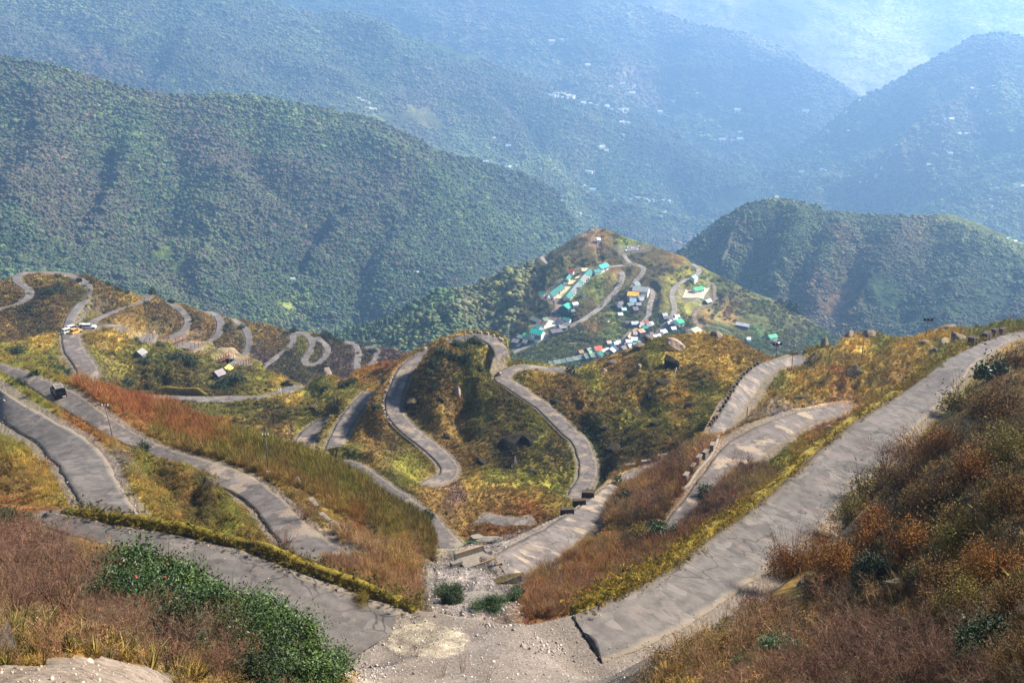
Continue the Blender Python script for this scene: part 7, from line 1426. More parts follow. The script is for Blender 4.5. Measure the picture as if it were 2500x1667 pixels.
tuft = [proto("grass_tuft", *twig_fan(26, .75, 1.1, .028, 140 + s, 2, .5), ml_t) for s in range(4)]
twigs = [proto("bare_twigs", *branch_shrub(7, 1.0, .9, .010, 160 + s, 4), ml_t) for s in range(4)]
reed = [proto("dry_stems", *twig_fan(46, 1.0, .5, .014, 180 + s, 3, .1), ml_t) for s in range(4)]

FP = [(92, 72, 60), (78, 64, 54), (64, 58, 50), (56, 60, 42), (50, 62, 38), (58, 72, 40), (66, 78, 42), (78, 88, 46), (92, 104, 52), (104, 118, 56)]
def forest(sh, n, name, crown, pal=FP, pw=.55, var=.2, mul=1.0, keep=None, protos=None, smin=3.0, **kw):
    u, v = sample(sh, n, keep=keep, **kw); p = sh.ground(u, v)
    s = np.maximum(pxm(sh, u, v) * crown, smin) * prng.lognormal(-.08, .33, len(u))
    return scatter(name, p - np.array([0, 0, .15]) * s[:, None], s, tints(sh, u, v, mul, var, pal, pw), protos or far_tree, tilt=.08)
def clear_of(sh, *blobs):
    def k(u, v):
        ok = np.ones(len(u), bool)
        for (x, y, r) in blobs: ok &= (((u - x) / r) ** 2 + ((v - y) / (r * .5)) ** 2 + prng.normal(0, .25, len(u))) > 1
        return ok
    return k
forest(sE1, 90000, "forest", 8.6, mul=.85, keep=clear_of(sE1, (400, 625, 40), (450, 662, 36), (700, 725, 30)))
forest(sE2, 100000, "forest", 7, keep=lambda u, v: (fbm(sE2.ground(u, v), 260, 3) + prng.normal(0, .1, len(u)) < .28) | (u < 900))
forest(sE3, 50000, "forest", 7, keep=lambda u, v: fbm(sE3.ground(u, v), 240, 3) + prng.normal(0, .1, len(u)) < .26)
forest(sD, 34000, "forest", 6.2, pal=[(96, 80, 54), (84, 76, 48), (70, 72, 42), (60, 68, 38), (74, 80, 44), (88, 92, 50)], pw=.4, keep=lambda u, v: (fbm(sD.ground(u, v), 130, 3) + prng.normal(0, .1, len(u)) < .3) & ~((u > 2290) & (v < 640 - (2500 - u) * .02) & (v < 545 + (u - 2300) * .28)))
forest(sZ1, 30000, "forest", 7, mul=1.0)
# village hill: woods on its left flank, scrub elsewhere
left = lambda u, v: u < 1300 - (v - 650) * .35
forest(sV, 9000, "woods", 12, keep=left, pal=[(56, 66, 34), (50, 58, 32), (72, 74, 40), (86, 82, 46), (98, 94, 50)], pw=.5, mul=1.35)
forest(sV, 420, "woods", 20, keep=lambda u, v: (u < 980 + prng.normal(0, 30, len(u))) & (u > 690) & (v < 860), protos=conifer, pal=[(34, 48, 30), (28, 42, 26), (44, 56, 30)], pw=.85)
notleft = lambda u, v: u > 1285 - (v - 650) * .35
u, v = sample(sV, 5000, keep=lambda u, v: notleft(u, v) & (fbm(sV.ground(u, v), 45, 3) + prng.normal(0, .18, len(u)) > .0)); s = pxm(sV, u, v) * 8 * prng.uniform(.5, 1.5, len(u))
scatter("undergrowth", sV.ground(u, v), s, tints(sV, u, v, 1.2, .3, [(96, 98, 46), (84, 72, 40), (116, 104, 54)], .3), scrub)
# switchback hill
u, v = sample(sW, 7000, keep=patchy(sW, 22, .0)); s = pxm(sW, u, v) * 10 * prng.uniform(.4, 1.5, len(u))
scatter("undergrowth", sW.ground(u, v), s, tints(sW, u, v, .85, .3, [(72, 62, 34), (110, 86, 46), (58, 60, 30)], .3), scrub + lowscrub)
u, v = sample(sW, 7000); s = pxm(sW, u, v) * 7 * prng.uniform(.5, 1.4, len(u))
scatter("grass", sW.ground(u, v), s, tints(sW, u, v, 1.15, .25), tuft)
# middle slopes
u, v = sample(sK, 9000, keep=patchy(sK, 20, .1)); s = np.minimum(pxm(sK, u, v) * 11, 1.8) * prng.uniform(.35, 1.3, len(u))
scatter("undergrowth", sK.ground(u, v), s, tints(sK, u, v, .85, .3, [(80, 68, 32), (124, 92, 46), (90, 90, 36), (56, 54, 28)], .3), scrub + lowscrub)
u, v = sample(sK, 26000); s = np.minimum(pxm(sK, u, v) * 8, 1.1) * prng.uniform(.5, 1.4, len(u))
scatter("grass", sK.ground(u, v), s, tints(sK, u, v, 1.1, .25), tuft)
# near valley: golden and russet grass, purple twigs, olive scrub
wash = lambda u, v: ~((np.abs(u - (1130 + (v - 1300) * .15)) < 95 + (v - 1300) * .1) & (v > 1330))
u, v = sample(sL, 30000, keep=wash); s = np.minimum(pxm(sL, u, v) * 12, 1.1) * prng.uniform(.5, 1.4, len(u))
scatter("grass", sL.ground(u, v), s, tints(sL, u, v, 1.1, .25), tuft + reed[:2])
u, v = sample(sL, 8000, keep=lambda u, v: wash(u, v) & patchy(sL, 16, .02)(u, v) & ((u < 1840) | (v > 1010))); s = np.minimum(pxm(sL, u, v) * 22, 2.0) * prng.lognormal(-.3, .4, len(u))
scatter("undergrowth", sL.ground(u, v), s, tints(sL, u, v, .95, .28, [(76, 66, 32), (116, 80, 44), (88, 86, 34), (50, 48, 28)], .3), fine_scrub)
olive = lambda u, v: (u > 380) & (u < 1060) & (v > 1000 + (u - 400) * .36) & (v < 1130 + (u - 500) * .42)
u, v = sample(sL, 5200, keep=olive, bare=.15); s = np.minimum(pxm(sL, u, v) * 30, 2.4) * prng.uniform(.5, 1.25, len(u))
scatter("undergrowth", sL.ground(u, v), s, tints(sL, u, v, .95, .2, [(104, 98, 34), (90, 84, 30), (120, 92, 38)], .5), fine_scrub + reed)
rust = lambda u, v: ((u > 180) & (u < 560) & (v > 900 + (u - 180) * .28) & (v < 975 + (u - 180) * .42) & (v < 1105))
u, v = sample(sL, 2600, keep=rust, bare=.15); s = np.minimum(pxm(sL, u, v) * 26, 2.2) * prng.uniform(.5, 1.25, len(u))
scatter("dry_grass", sL.ground(u, v), s, tints(sL, u, v, 1.0, .2, [(138, 76, 40), (122, 64, 38), (150, 100, 52)], .65), reed + twigs)
rgt = lambda u, v: ((u > 1290) & (u < 1650) & (v > 1330 + (1650 - u) * .05) & (v < 1520)) | ((u > 1470) & (u < 1720) & (v > 1090) & (v < 1290)) | ((u > 1660) & (u < 1900) & (v > 1150) & (v < 1330))
u, v = sample(sL, 4200, keep=rgt, bare=.15); s = np.minimum(pxm(sL, u, v) * 30, 2.0) * prng.uniform(.5, 1.3, len(u))
scatter("dry_grass", sL.ground(u, v), s, tints(sL, u, v, 1.0, .22, [(132, 98, 54), (116, 90, 68), (104, 84, 70), (146, 112, 58), (124, 80, 44)], .6), reed + twigs)
lft = lambda u, v: (u > 800) & (u < 1020) & (v > 1330) & (v < 1500)
u, v = sample(sL, 1700, keep=lft, bare=.2); s = np.minimum(pxm(sL, u, v) * 36, 2.0) * prng.uniform(.5, 1.3, len(u))
scatter("dry_grass", sL.ground(u, v), s, tints(sL, u, v, 1.0, .22, [(140, 104, 70), (124, 86, 58), (150, 116, 64)], .65), reed + twigs)
# stones of the washes
peb = []
for s_ in range(4):
    V, Fq = rock_shape(200 + s_, 1, .2); peb.append(proto("pebble", V * np.array([.5, .4, .3]), Fq, prng.uniform(0, 1, len(V)), ml_t))
gw = lambda u, v: (u > 880) & (u < 1560) & (v > 1495 - 0 * u) & (v > 1500 + np.maximum(u - 1350, 0) * .25)
def gsample(sh, n, keep):
    U_, V_ = [], []
    for it in range(40):
        if sum(map(len, U_)) >= n: break
        u = prng.uniform(0, 2500, n * 3); v = prng.uniform(1200, 1740, n * 3); k = keep(u, v) & (v > np.interp(u, sh.us, sh.vt) + 2); U_.append(u[k]); V_.append(v[k])
    return np.concatenate(U_)[:n], np.concatenate(V_)[:n]
u, v = gsample(sF, 9000, gw); s = prng.lognormal(-2.75, .55, len(u))
scatter("gravel", sF.ground(u, v), s, lin(np.array([(168, 156, 146), (132, 120, 112), (196, 184, 170), (110, 98, 90)]))[prng.integers(0, 4, len(u))], peb, tilt=1.0)
u, v = gsample(sF, 420, lambda u, v: (((u - 1330) / 60) ** 2 + ((v - 1570) / 22) ** 2 < 1) | (((u - 900) / 70) ** 2 + ((v - 1630) / 30) ** 2 < 1) | (((u - 1230) / 60) ** 2 + ((v - 1522) / 9) ** 2 < 1)); s = prng.lognormal(-1.7, .45, len(u))
scatter("gravel", sF.ground(u, v), s, lin(np.array([(176, 166, 154), (150, 138, 126), (122, 112, 102)]))[prng.integers(0, 3, len(u))], peb, tilt=1.0)
u, v = gsample(sF, 900, lambda u, v: (u < 420) & (v > 1622 + np.abs(u - 190) * .1)); s = prng.lognormal(-3.6, .6, len(u))
scatter("gravel", sF.ground(u, v), s, lin(np.array([(150, 130, 112), (120, 100, 84), (170, 152, 132)]))[prng.integers(0, 3, len(u))], peb, tilt=1.0)
u, v = gsample(sL, 4200, lambda u, v: ~wash(u, v) & (v < 1530)); s = prng.lognormal(-1.95, .6, len(u))
scatter("gravel", sL.ground(u, v), s, lin(np.array([(150, 138, 126), (122, 110, 100), (174, 164, 150), (94, 82, 72)]))[prng.integers(0, 4, len(u))], peb, tilt=1.0)
# litter of small stones along the near verges
q = np.concatenate([side(R11, 20, len(R11.C), 'R', -.4), side(R12, 0, 120, 'L', -.3), side(R12, 0, 160, 'R', -.3), side(R9, 0, len(R9.C), 'R', -.3), side(R9, 0, len(R9.C), 'L', -.2), side(R10, 0, len(R10.C), 'L', -.2), side(R10, 0, len(R10.C), 'R', -.2), side(R15, 0, len(R15.C), 'L', 0)])
q = np.repeat(q, 5, 0); q = q + np.c_[prng.normal(0, .55, (len(q), 2)), np.full(len(q), .06)]; s = prng.lognormal(-2.6, .5, len(q))
scatter("gravel", q, s, lin(np.array([(168, 156, 140), (120, 108, 92), (190, 178, 160)]))[prng.integers(0, 3, len(q))], peb, tilt=1.0)
# moss and grass on the parapets and banks of the foreground
for road, i0, i1, tn in ((R11, near_idx(R11, *D(400, 490)), len(R11.C), [(96, 92, 32), (70, 62, 26), (120, 100, 40)]), (R12, near_idx(R12, *E(1640, 1105)), len(R12.C), [(150, 122, 36), (120, 104, 34), (96, 86, 30), (160, 132, 44)])):
    q = side(road, i0, i1, 'R', .7); q = np.repeat(q, 46, 0); gp_ = fbm(q, 4.0, 3) + prng.normal(0, .2, len(q)) > -.25; q = q[gp_]; q = q + np.c_[prng.normal(0, .5, (len(q), 2)), prng.uniform(.1, .62, len(q))]
    s = prng.lognormal(-1.55, .45, len(q)); scatter("moss", q, s, lin(np.array(tn))[prng.integers(0, len(tn), len(q))] * np.exp(prng.normal(0, .25, (len(q), 1))), tuft + lowscrub[:2], tilt=.5)
# ------------------------------------------------------------------ shrubs and bushes one can tell apart
ml_green = leafmat("dark_green_leaves", (38, 58, 24), False, .5, .6, .3, (72, 92, 34))
ml_olive = leafmat("olive_leaves", (96, 88, 34), False, .75, .55, .15, (130, 108, 42))
ml_orange = leafmat("russet_leaves", (134, 78, 32), False, .75, .55, .15, (150, 106, 42))
ml_brown = leafmat("brown_leaves", (88, 62, 30), False, .75, .55, .15, (118, 88, 38))
ml_stem = leafmat("brown_stems", (74, 54, 42), False, .85, .35, .1, (104, 80, 60))
ml_purple = leafmat("purple_twigs", (96, 68, 54), False, .85, .45, .1, (128, 96, 78))
ml_red = leafmat("red_blossom", (168, 24, 20), False, .6, .3, .2, (196, 40, 30))
ml_dgreen = leafmat("deep_green_leaves", (30, 44, 22), False, .6, .5, .25, (54, 66, 30))  # deeper leaf green of the dark bushes and skyline trees
_mesh = {}
def shared(key, fn, mat):
    if key not in _mesh:
        V, Fq, k = fn(); o = mesh_from(key[0], V, np.asarray(Fq), mat, False); vflt(o, k, "shade"); _mesh[key] = o.data; COL.objects.unlink(o)
    return _mesh[key]
def part(name, me, parent):
    o = bpy.data.objects.new(name, me); COL.objects.link(o); o.parent = parent; return o
def shrub(sh, uv, wid, ht, kind, label, seed=0, group=None, cat="bush", name="bush", rz=None, dz=0.0, pxs=None):
    if pxs is not None:                                             # surveyed middle and size: find where it roots
        u_, v_ = uv; vb_ = v_ + pxs[1] * .42
        for it in range(3):
            d_ = np.linalg.norm(sh.ground(u_, vb_)); wid = pxs[0] * d_ / FPX; ht = pxs[1] * d_ / FPX / .86; vb_ = v_ + pxs[1] * .42
        uv = (u_, vb_)
    b = sh.ground(*uv)
    e = empty(name, b + np.array([0, 0, dz]), prng.uniform(0, 6.28) if rz is None else rz, label, cat, group); e.scale = (wid, wid, ht)
    k = seed % 3
    big = np.linalg.norm(b) < 110
    if kind in ("green", "dark", "flower"):
        nl = 19000 if big else 1500; lf = .024 if big else .06
        part("foliage", shared(("foliage", kind == "dark", big, k), lambda: lobed(nl, (.54, .54, .95), lf, 300 + k + 10 * big, 40 if big else 24, .42, .22), ml_dgreen if kind == "dark" else ml_green), e)
        part("stems", shared(("stems", k), lambda: twig_fan(26, .75, .7, .012, 330 + k, 3, .05), ml_stem), e)
        if kind == "flower":
            part("blossom", shared(("blossom", k), lambda: leaf_cloud(26 + 8 * k, (.46, .46, .95), .022, 340 + k, 12, .1, 1.0, .8, .1), ml_red), e)
    elif kind in ("olive", "orange", "brown"):
        m = {"olive": ml_olive, "orange": ml_orange, "brown": ml_brown}[kind]
        nl = 9500 if big else 1500; lf = .022 if big else .05
        part("foliage", shared(("foliage", kind, big, k), lambda: lobed(nl, (.55, .55, .9), lf, 360 + k + 10 * big, 40 if big else 24, .22, .24, 5), m), e)
        part("stems", shared(("upright_stems", k, big), lambda: twig_fan(160 if big else 50, 1.0, .85, .0035 if big else .006, 380 + k, 4, .05), ml_stem), e)
    elif kind == "twig":
        part("twigs", shared(("twigs", k, big), lambda: branch_shrub(34 if big else 14, 1.0, 1.0, .0036 if big else .007, 400 + k, 6), ml_purple), e)
        part("stems", shared(("stems", k), lambda: twig_fan(26, .75, .7, .012, 330 + k, 3, .05), ml_stem), e)
    return e

# foreground left: rhododendrons with red blossom
RH = [((366, 1395), (150, 140), "tallest green rhododendron with red blossom, its rounded top against the left road"), ((292, 1440), (120, 120), "green rhododendron at the left edge of the flowering thicket"), ((450, 1445), (130, 120), "olive green rhododendron in the thicket's middle, right of the tallest"), ((530, 1475), (130, 120), "green rhododendron bulging over the road where the thicket narrows"), ((612, 1515), (135, 130), "deep green rhododendron above the cluster of red flowers"), ((690, 1560), (140, 140), "deep green rhododendron with the cluster of red flowers, low in the thicket"), ((770, 1620), (110, 110), "lowest green rhododendron reaching the gravel wash"), ((610, 1600), (130, 120), "shaded green rhododendron at the thicket's lower edge"), ((440, 1530), (120, 110), "shaded green rhododendron behind bare twigs"), ((720, 1655), (140, 110), "green rhododendron cut by the picture's lower edge")]
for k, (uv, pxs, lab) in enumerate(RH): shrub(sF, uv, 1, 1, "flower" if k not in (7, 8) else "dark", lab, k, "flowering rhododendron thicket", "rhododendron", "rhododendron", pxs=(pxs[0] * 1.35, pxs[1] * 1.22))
for k, (uv, pxs) in enumerate([((330, 1430), (120, 100)), ((400, 1450), (120, 110)), ((490, 1490), (120, 100)), ((570, 1540), (130, 110)), ((650, 1570), (130, 110)), ((740, 1600), (120, 110)), ((330, 1370), (90, 70)), ((420, 1405), (90, 70)), ((560, 1455), (80, 60)), ((655, 1500), (90, 70)), ((730, 1545), (90, 70))]):
    shrub(sF, uv, 1, 1, "green", "green bush filling in between the taller rhododendrons of the thicket", k, "small bushes in the rhododendron thicket", "rhododendron", "rhododendron", pxs=(pxs[0] * 1.35, pxs[1] * 1.2))
# foreground left bare twigs
for k, (uv, pxs) in enumerate([((60, 1400), (150, 130)), ((150, 1440), (140, 140)), ((225, 1480), (130, 130)), ((40, 1490), (140, 120)), ((330, 1540), (130, 130)), ((420, 1580), (130, 140)), ((520, 1620), (140, 140)), ((520, 1540), (110, 100)), ((215, 1385), (120, 90)), ((110, 1340), (140, 90)), ((40, 1330), (120, 90))]):
    shrub(sF, uv, 1, 1, "twig", "bare purplish twig shrub on the slope left of and below the rhododendrons", k, "bare twig shrubs by the rhododendrons", "shrub", "bare_shrub", pxs=pxs)
# right hand thicket
RT = [((1935, 1335), (120, 140), "orange", "leaning russet shrub closest to the road, its trunk over dark rocks"), ((2035, 1365), (150, 150), "orange", "russet shrub just right of the leaning one"), ((1985, 1283), (60, 75), "twig", "spiky twig shrub at the left of the sandy notch"), ((2125, 1285), (150, 140), "orange", "russet shrub above the sandy notch"), ((2085, 1195), (115, 105), "olive", "olive feathery shrub leaning over the right road"), ((2115, 1135), (110, 105), "olive", "tall olive shrub with bare stems on top beside the right road"), ((2210, 1150), (140, 120), "brown", "dark brown shrub behind the tall olive one"), ((2165, 1075), (90, 80), "twig", "pinkish twig shrub at the middle of the right road's edge"), ((2275, 1075), (150, 120), "orange", "broad russet shrub high on the right slope"), ((2345, 960), (110, 90), "olive", "olive shrub hiding the far verge of the right road"), ((2435, 985), (150, 110), "brown", "brown shrub high at the right edge below the road"), ((2425, 890), (90, 70), "green", "green leaved shrub at the top of the right thicket"), ((2490, 870), (90, 70), "brown", "topmost brown shrub in the right corner by the road"), ((2460, 1080), (150, 120), "olive", "olive shrub at the right edge, upper slope"), ((2375, 1140), (150, 120), "orange", "russet shrub in the middle of the right slope"), ((2290, 1210), (150, 130), "brown", "dark brown shrub in the thicket's centre"), ((2470, 1200), (150, 130), "brown", "dark shrub at the right edge, middle slope"), ((2215, 1330), (160, 130), "orange", "russet shrub over the dark rocky hollow"), ((2350, 1290), (160, 130), "olive", "yellow olive shrub right of the rocky hollow"), ((2130, 1400), (110, 90), "dark", "dark green shrub over the rocky hollow"), ((2280, 1410), (150, 120), "brown", "brown shrub hanging over the hollow's right side"), ((2430, 1370), (160, 140), "orange", "russet shrub at the lower right slope"), ((2350, 1470), (150, 130), "olive", "olive shrub below the hollow's right side"), ((2470, 1490), (150, 140), "brown", "brown shrub near the right edge, low slope"), ((2400, 1570), (150, 130), "dark", "dark shrub in the bottom right shade"), ((2490, 1610), (140, 130), "brown", "brown shrub in the bottom right corner")]
for k, (uv, pxs, kd, lab) in enumerate(RT): shrub(sF, uv, 1, 1, kd, lab, k, "right hand thicket", "shrub", "shrub", pxs=pxs)
for k, (uv, pxs) in enumerate([((2080, 1585), (140, 120)), ((2180, 1575), (140, 120)), ((1995, 1610), (130, 110)), ((2270, 1600), (140, 120)), ((1900, 1640), (120, 90)), ((1800, 1650), (110, 70)), ((2100, 1650), (150, 110)), ((2340, 1640), (150, 120)), ((2220, 1655), (150, 110)), ((1710, 1655), (90, 60)), ((2420, 1655), (130, 110)), ((1980, 1660), (130, 100))]):
    shrub(sF, uv, 1, 1, "twig", "bare reddish twig shrub in the tangle along the lower right edge", k, "bare twig tangle lower right", "shrub", "bare_shrub", pxs=pxs)
shrub(sF, (1910, 1590), 2.4, 1.5, "flower", "low green rhododendron with red flowers among the twigs lower right", 1, None, "rhododendron", "rhododendron")
shrub(sF, (1830, 1625), 1.8, 1.1, "flower", "small green rhododendron with one red flower at the lower right slope", 2, None, "rhododendron", "rhododendron")
shrub(sF, (1740, 1600), 1.6, 1.2, "olive", "small dark olive bush on the golden bank under the right road", 0)
# bottom centre saplings on the wash
for uv, lab in [((1080, 1650), "thin leafless sapling on the gravel wash, leftmost"), ((1130, 1640), "thin leafless sapling on the gravel wash, with the twin stem"), ((1190, 1660), "thin leafless sapling on the gravel wash, rightmost low one"), ((1020, 1600), "thin leafless sapling in front of the pale concrete apron")]:
    e = empty("sapling", sF.ground(*uv), prng.uniform(0, 6), lab, "sapling"); e.scale = (1.6, 1.6, 2.4); part("twigs", shared(("sapling",), lambda: twig_fan(12, 1.0, .35, .006, 440, 4, .0), ml_purple), e)
# bushes on the near valley
NB = [((352, 1095), 4.2, 3.4, "dark", "round dark green bush between car road and its bank"), ((1090, 1460), 4.6, 3.6, "green", "green bush on the gully's left bank below the twigs"), ((1115, 1490), 4.0, 3.0, "dark", "dark green bush at the lip of the gravel wash, left of the gully"), ((1198, 1512), 3.8, 2.8, "green", "round dark green bush at the lip of the wash, middle of the gully"), ((1250, 1470), 3.2, 3.2, "green", "green bush standing in the gully's right bank grass"), ((1020, 1400), 3.2, 3.0, "olive", "olive bush on the gully's left side below the culvert"), ((1722, 1200), 4.6, 3.6, "green", "round green bush below the concrete guard blocks"), ((1770, 1190), 4.4, 3.6, "twig", "grey twig bush right of the round green one"), ((1660, 1290), 5.0, 4.0, "green", "bright green bush halfway down inside the right parapet"), ((1610, 1325), 4.4, 4.2, "green", "deep green bush beside the bright one inside the right parapet"), ((1560, 1330), 4.8, 4.6, "olive", "olive green bush left of the deep green one inside the parapet"), ((1700, 1275), 4.0, 3.6, "twig", "dark twig bush under the right parapet's moss"), ((1522, 1245), 4.6, 4.4, "dark", "dark green bush on the wash road's upper side"), ((1515, 1180), 4.6, 3.8, "green", "green bush where the wash road meets the white topped blocks"), ((1440, 1190), 3.4, 2.4, "green", "small green bush at the S bend's inner end"), ((1820, 1150), 6.4, 4.6, "twig", "big purple twig shrub behind the right parapet"), ((807, 1378), 2.6, 2.2, "green", "small green bush in golden grass behind the left parapet"), ((1540, 1420), 3.0, 2.4, "dark", "dark low bush at the foot of the parapet's bend"), ((1585, 1420), 3.0, 2.2, "green", "green bush against the parapet where the road straightens"), ((745, 1290), 4.4, 3.2, "twig", "pink grey twig shrub at the car road's lower end"), ((700, 1310), 4.0, 2.6, "twig", "pinkish twig shrub growing on the car road's inner verge"), ((1640, 1150), 5.4, 3.6, "twig", "purple twig shrub left of the concrete guard blocks"), ((1600, 1175), 5.4, 3.4, "twig", "purple brown twig shrub above the wash road"), ((2215, 985), 4.6, 3.6, "twig", "twig shrub sprouting over the right parapet"), ((2090, 985), 4.4, 2.6, "twig", "grey twig shrub at the pale turnout's end"), ((1040, 1240), 3.6, 3.0, "dark", "dark green bush splitting the narrow road left of the gully"), ((85, 925), 3.6, 2.4, "dark", "dark bush on the car road's outer bank left of the jeep"), ((135, 915), 3.0, 2.0, "dark", "dark bush on the verge beyond the jeep"), ((55, 975), 4.2, 2.6, "dark", "dark bush between the two left roads")]
for k, (uv, w_, h_, kd, lab) in enumerate(NB): shrub(sL, uv, w_ * .62, h_ * .66, kd, lab, k)
shrub(sF, (19, 1290), 4.0, 2.6, "dark", "dark green bush at the left edge above the brown brush", 1)
shrub(sF, (880, 1480), 1.6, 1.0, "olive", "small olive bush on the left parapet's end", 2)
# dark bushes on the knoll and hills
KB = [((1075, 912), 4.2, 3.4), ((1102, 903), 4.0, 3.2), ((1137, 902), 4.4, 3.8), ((1060, 930), 3.4, 2.6), ((1166, 913), 3.0, 2.4), ((1120, 868), 5.0, 2.8), ((1155, 850), 6.0, 3.0), ((1152, 918), 2.4, 2.0), ((1048, 945), 3.0, 2.4), ((1062, 985), 2.6, 2.0)]
for k, (uv, w_, h_) in enumerate(KB): shrub(sK, uv, w_, h_, "dark", "round dark bush in the scatter on the knoll's upper left", k, "dark bushes on the knoll")
shrub(sK, (1400, 925), 5.5, 4.4, "dark", "big round black green bush beside the S bend's far end", 1); shrub(sK, (920, 1030), 3, 2.6, "dark", "dark bush on the slope left of the hairpin", 2)
for k, (uv, w_) in enumerate([((45, 862), 5), ((125, 882), 4), ((140, 905), 4), ((160, 895), 4), ((330, 845), 4), ((350, 890), 5), ((395, 865), 4), ((430, 905), 6), ((460, 910), 7), ((275, 870), 3), ((310, 930), 5), ((540, 955), 7), ((575, 950), 7), ((700, 945), 4), ((840, 950), 6), ((860, 945), 5), ((790, 955), 4)]):
    shrub(sK, uv, w_, w_ * .6, "dark", "dark bush dotted over the building site hill and mound", k, "dark bushes on the building site hill")
for k, (uv, w_) in enumerate([((120, 730), 6), ((150, 720), 7), ((100, 735), 5), ((145, 690), 4), ((260, 705), 5), ((285, 715), 6), ((310, 720), 4), ((410, 760), 5), ((360, 755), 4), ((75, 760), 5), ((420, 730), 4), ((480, 795), 5), ((800, 825), 7), ((820, 835), 7), ((690, 815), 4), ((700, 870), 4), ((590, 800), 4), ((910, 860), 6)]):
    shrub(sW, uv, w_, w_ * .7, "dark", "dark green bush on the switchback hill's slopes", k, "dark bushes on the switchback hill")
# skyline trees
def tree(sh, uv, h, label, mat, seed, group=None):
    b = sh.ground(*uv); e = empty("tree", b, seed, label, "tree", group); e.scale = (h, h, h)
    part("crown", shared(("crown", seed % 3), lambda: leaf_cloud(900, (.36, .36, .62), .05, 500 + seed % 3, 16, -.35, .8, .5, .2), mat), e)
    if ("trunk", 0) not in _mesh:
        o = MB().tube([(0, 0, -.1), (.02, 0, .3), (0, .02, .7)], .03, 6, .012).build("trunk", ml_stem); vflt(o, np.full(len(o.data.vertices), .4), "shade"); _mesh[("trunk", 0)] = o.data; COL.objects.unlink(o)
    part("trunk", _mesh[("trunk", 0)], e)
tree(sV, (1928, 752), 17, "big dark tree breaking the village hill's right skyline", ml_dgreen, 1); tree(sV, (1944, 765), 14, "dark tree just right of the big skyline tree", ml_dgreen, 2); tree(sV, (1905, 742), 10, "small dark tree left of the big skyline tree", ml_dgreen, 3)
tree(sW, (717, 806), 6, "lone dark tree on the skyline of the switchback hill", ml_dgreen, 4); tree(sW, (372, 722), 6, "small dark tree at the skyline above the first switchback bend", ml_dgreen, 5)

# ------------------------------------------------------------------ foreground ground cover
RLOW = np.array([(-60, 1262), (82, 1274), (136, 1293), (199, 1316), (283, 1340), (367, 1358), (432, 1385), (497, 1423), (566, 1453), (643, 1499), (712, 1549), (765, 1584), (800, 1614), (860, 1700)])
fl = lambda u, v: (v > np.interp(u, RLOW[:, 0], RLOW[:, 1]) + 26) & (u < 860)
fr = lambda u, v: (u > 1560) & (v > 1480) & (v > 1667 - (u - 1560) * .9)
fu = lambda u, v: (u > 1980) & (v > 840) & (v > 1420 - (u - 1980) * 1.14)
sand = lambda u, v: ~((v > 1622 + np.abs(u - 190) * .12 + prng.normal(0, 9, len(u))) & (u < 430))
mix = lambda *f: (lambda u, v: np.logical_or.reduce([g(u, v) for g in f]))
u, v = sample(sF, 30000, keep=lambda u, v: mix(fl, fr, fu)(u, v) & sand(u, v), bare=.3, vmax=1980, ulo=-560, uhi=3150); d_ = pxm(sF, u, v) * FPX
s = np.clip(d_ * .008, .16, .5) * prng.lognormal(-.1, .4, len(u))
scatter("grass", sF.ground(u, v), s, tints(sF, u, v, 1.0, .35, [(168, 132, 54), (120, 96, 50), (132, 92, 50), (100, 92, 44)], .4), tuft, tilt=.3)
u, v = sample(sF, 8600, keep=lambda u, v: mix(fl, fr, fu)(u, v) & sand(u, v), bare=.2, vmax=1980, ulo=-560, uhi=3150); d_ = pxm(sF, u, v) * FPX
s = np.clip(d_ * .017, .3, 1.3) * prng.lognormal(-.15, .4, len(u))
scatter("undergrowth", sF.ground(u, v), s, tints(sF, u, v, .8, .35, [(124, 84, 44), (92, 80, 38), (84, 62, 40), (128, 100, 46), (66, 58, 34)], .5), fine_scrub, tilt=.3)
u, v = sample(sF, 1100, keep=lambda u, v: mix(fl, fr)(u, v) & sand(u, v), bare=.2, vmax=1900, ulo=-400, uhi=3000); d_ = pxm(sF, u, v) * FPX
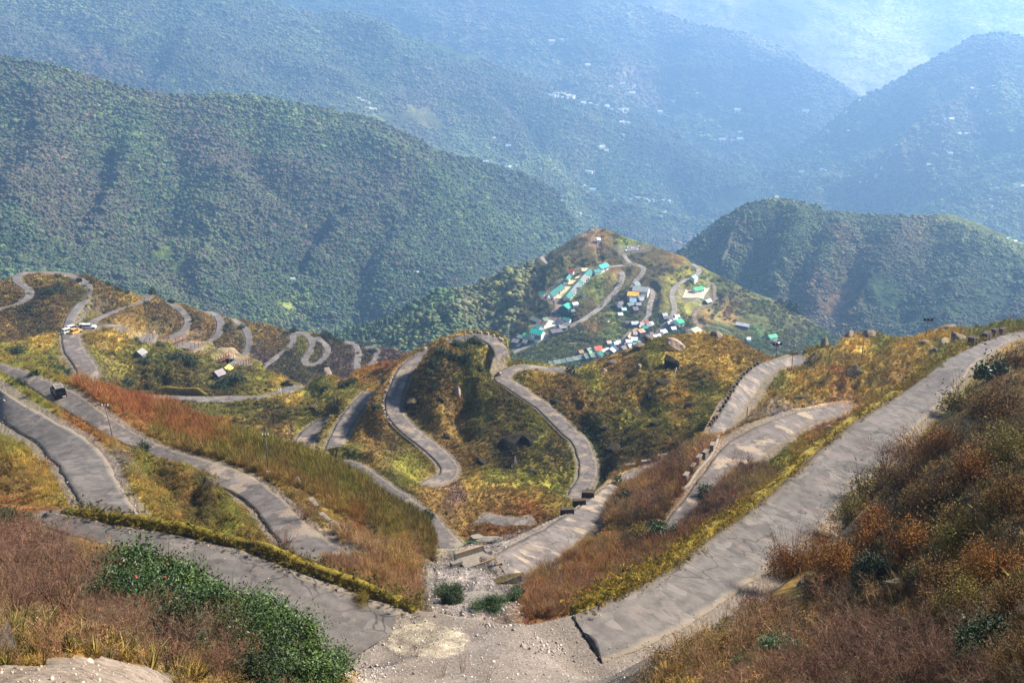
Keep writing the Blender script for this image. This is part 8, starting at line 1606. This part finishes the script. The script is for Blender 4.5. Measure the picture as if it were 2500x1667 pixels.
s = np.clip(d_ * .028, .5, 1.6) * prng.uniform(.5, 1.3, len(u))
scatter("dry_twigs", sF.ground(u, v), s, tints(sF, u, v, 1.0, .3, [(104, 76, 56), (130, 100, 78), (88, 62, 44)], .7), twigs, tilt=.25)
# bright yellow tussocks by the viewpoint
u, v = sample(sF, 1500, keep=lambda u, v: (u < 480) & (v < 1720) & (v > 1545 + np.maximum(u - 250, 0) * .25) & sand(u, v), vmax=1700); s = np.clip(pxm(sF, u, v) * FPX * .013, .14, .36) * prng.lognormal(0, .4, len(u))
scatter("grass", sF.ground(u, v), s, lin(np.array([(150, 124, 58), (132, 112, 54), (116, 94, 48), (104, 98, 46)]))[prng.integers(0, 4, len(u))] * np.exp(prng.normal(0, .25, (len(u), 1))), tuft, tilt=.35)
# mossy brown verge between right road and thicket
# ------------------------------------------------------------------ haze: one closed box of even air
lo = min(float(s.allP[..., 2].min()) for s in SHEETS.values()) - 1.0
xs = [float(s.allP[..., 0].min()) for s in SHEETS.values()] + [float(s.allP[..., 0].max()) for s in SHEETS.values()]
ymax = max(float(s.allP[..., 1].max()) for s in SHEETS.values())
x0, x1, y0, y1, z0, z1 = min(xs) - 200, max(xs) + 200, -400, ymax + 200, lo, 12.0
hv = [(x, y, z) for z in (z0, z1) for y in (y0, y1) for x in (x0, x1)]
hz = mesh_from("haze", hv, [(0, 2, 3, 1), (4, 5, 7, 6), (0, 1, 5, 4), (2, 6, 7, 3), (0, 4, 6, 2), (1, 3, 7, 5)])
hm = bpy.data.materials.new("haze_air"); hm.use_nodes = True; ht = hm.node_tree; ht.nodes.clear()
ho = ht.nodes.new("ShaderNodeOutputMaterial"); hp = ht.nodes.new("ShaderNodeVolumePrincipled")
hp.inputs["Color"].default_value = (0.40, 0.66, 1.0, 1); hp.inputs["Density"].default_value = 0.00017; hp.inputs["Anisotropy"].default_value = 0.5
ht.links.new(hp.outputs[0], ho.inputs["Volume"])
hz.data.materials.append(hm); tag(hz, kind="stuff")
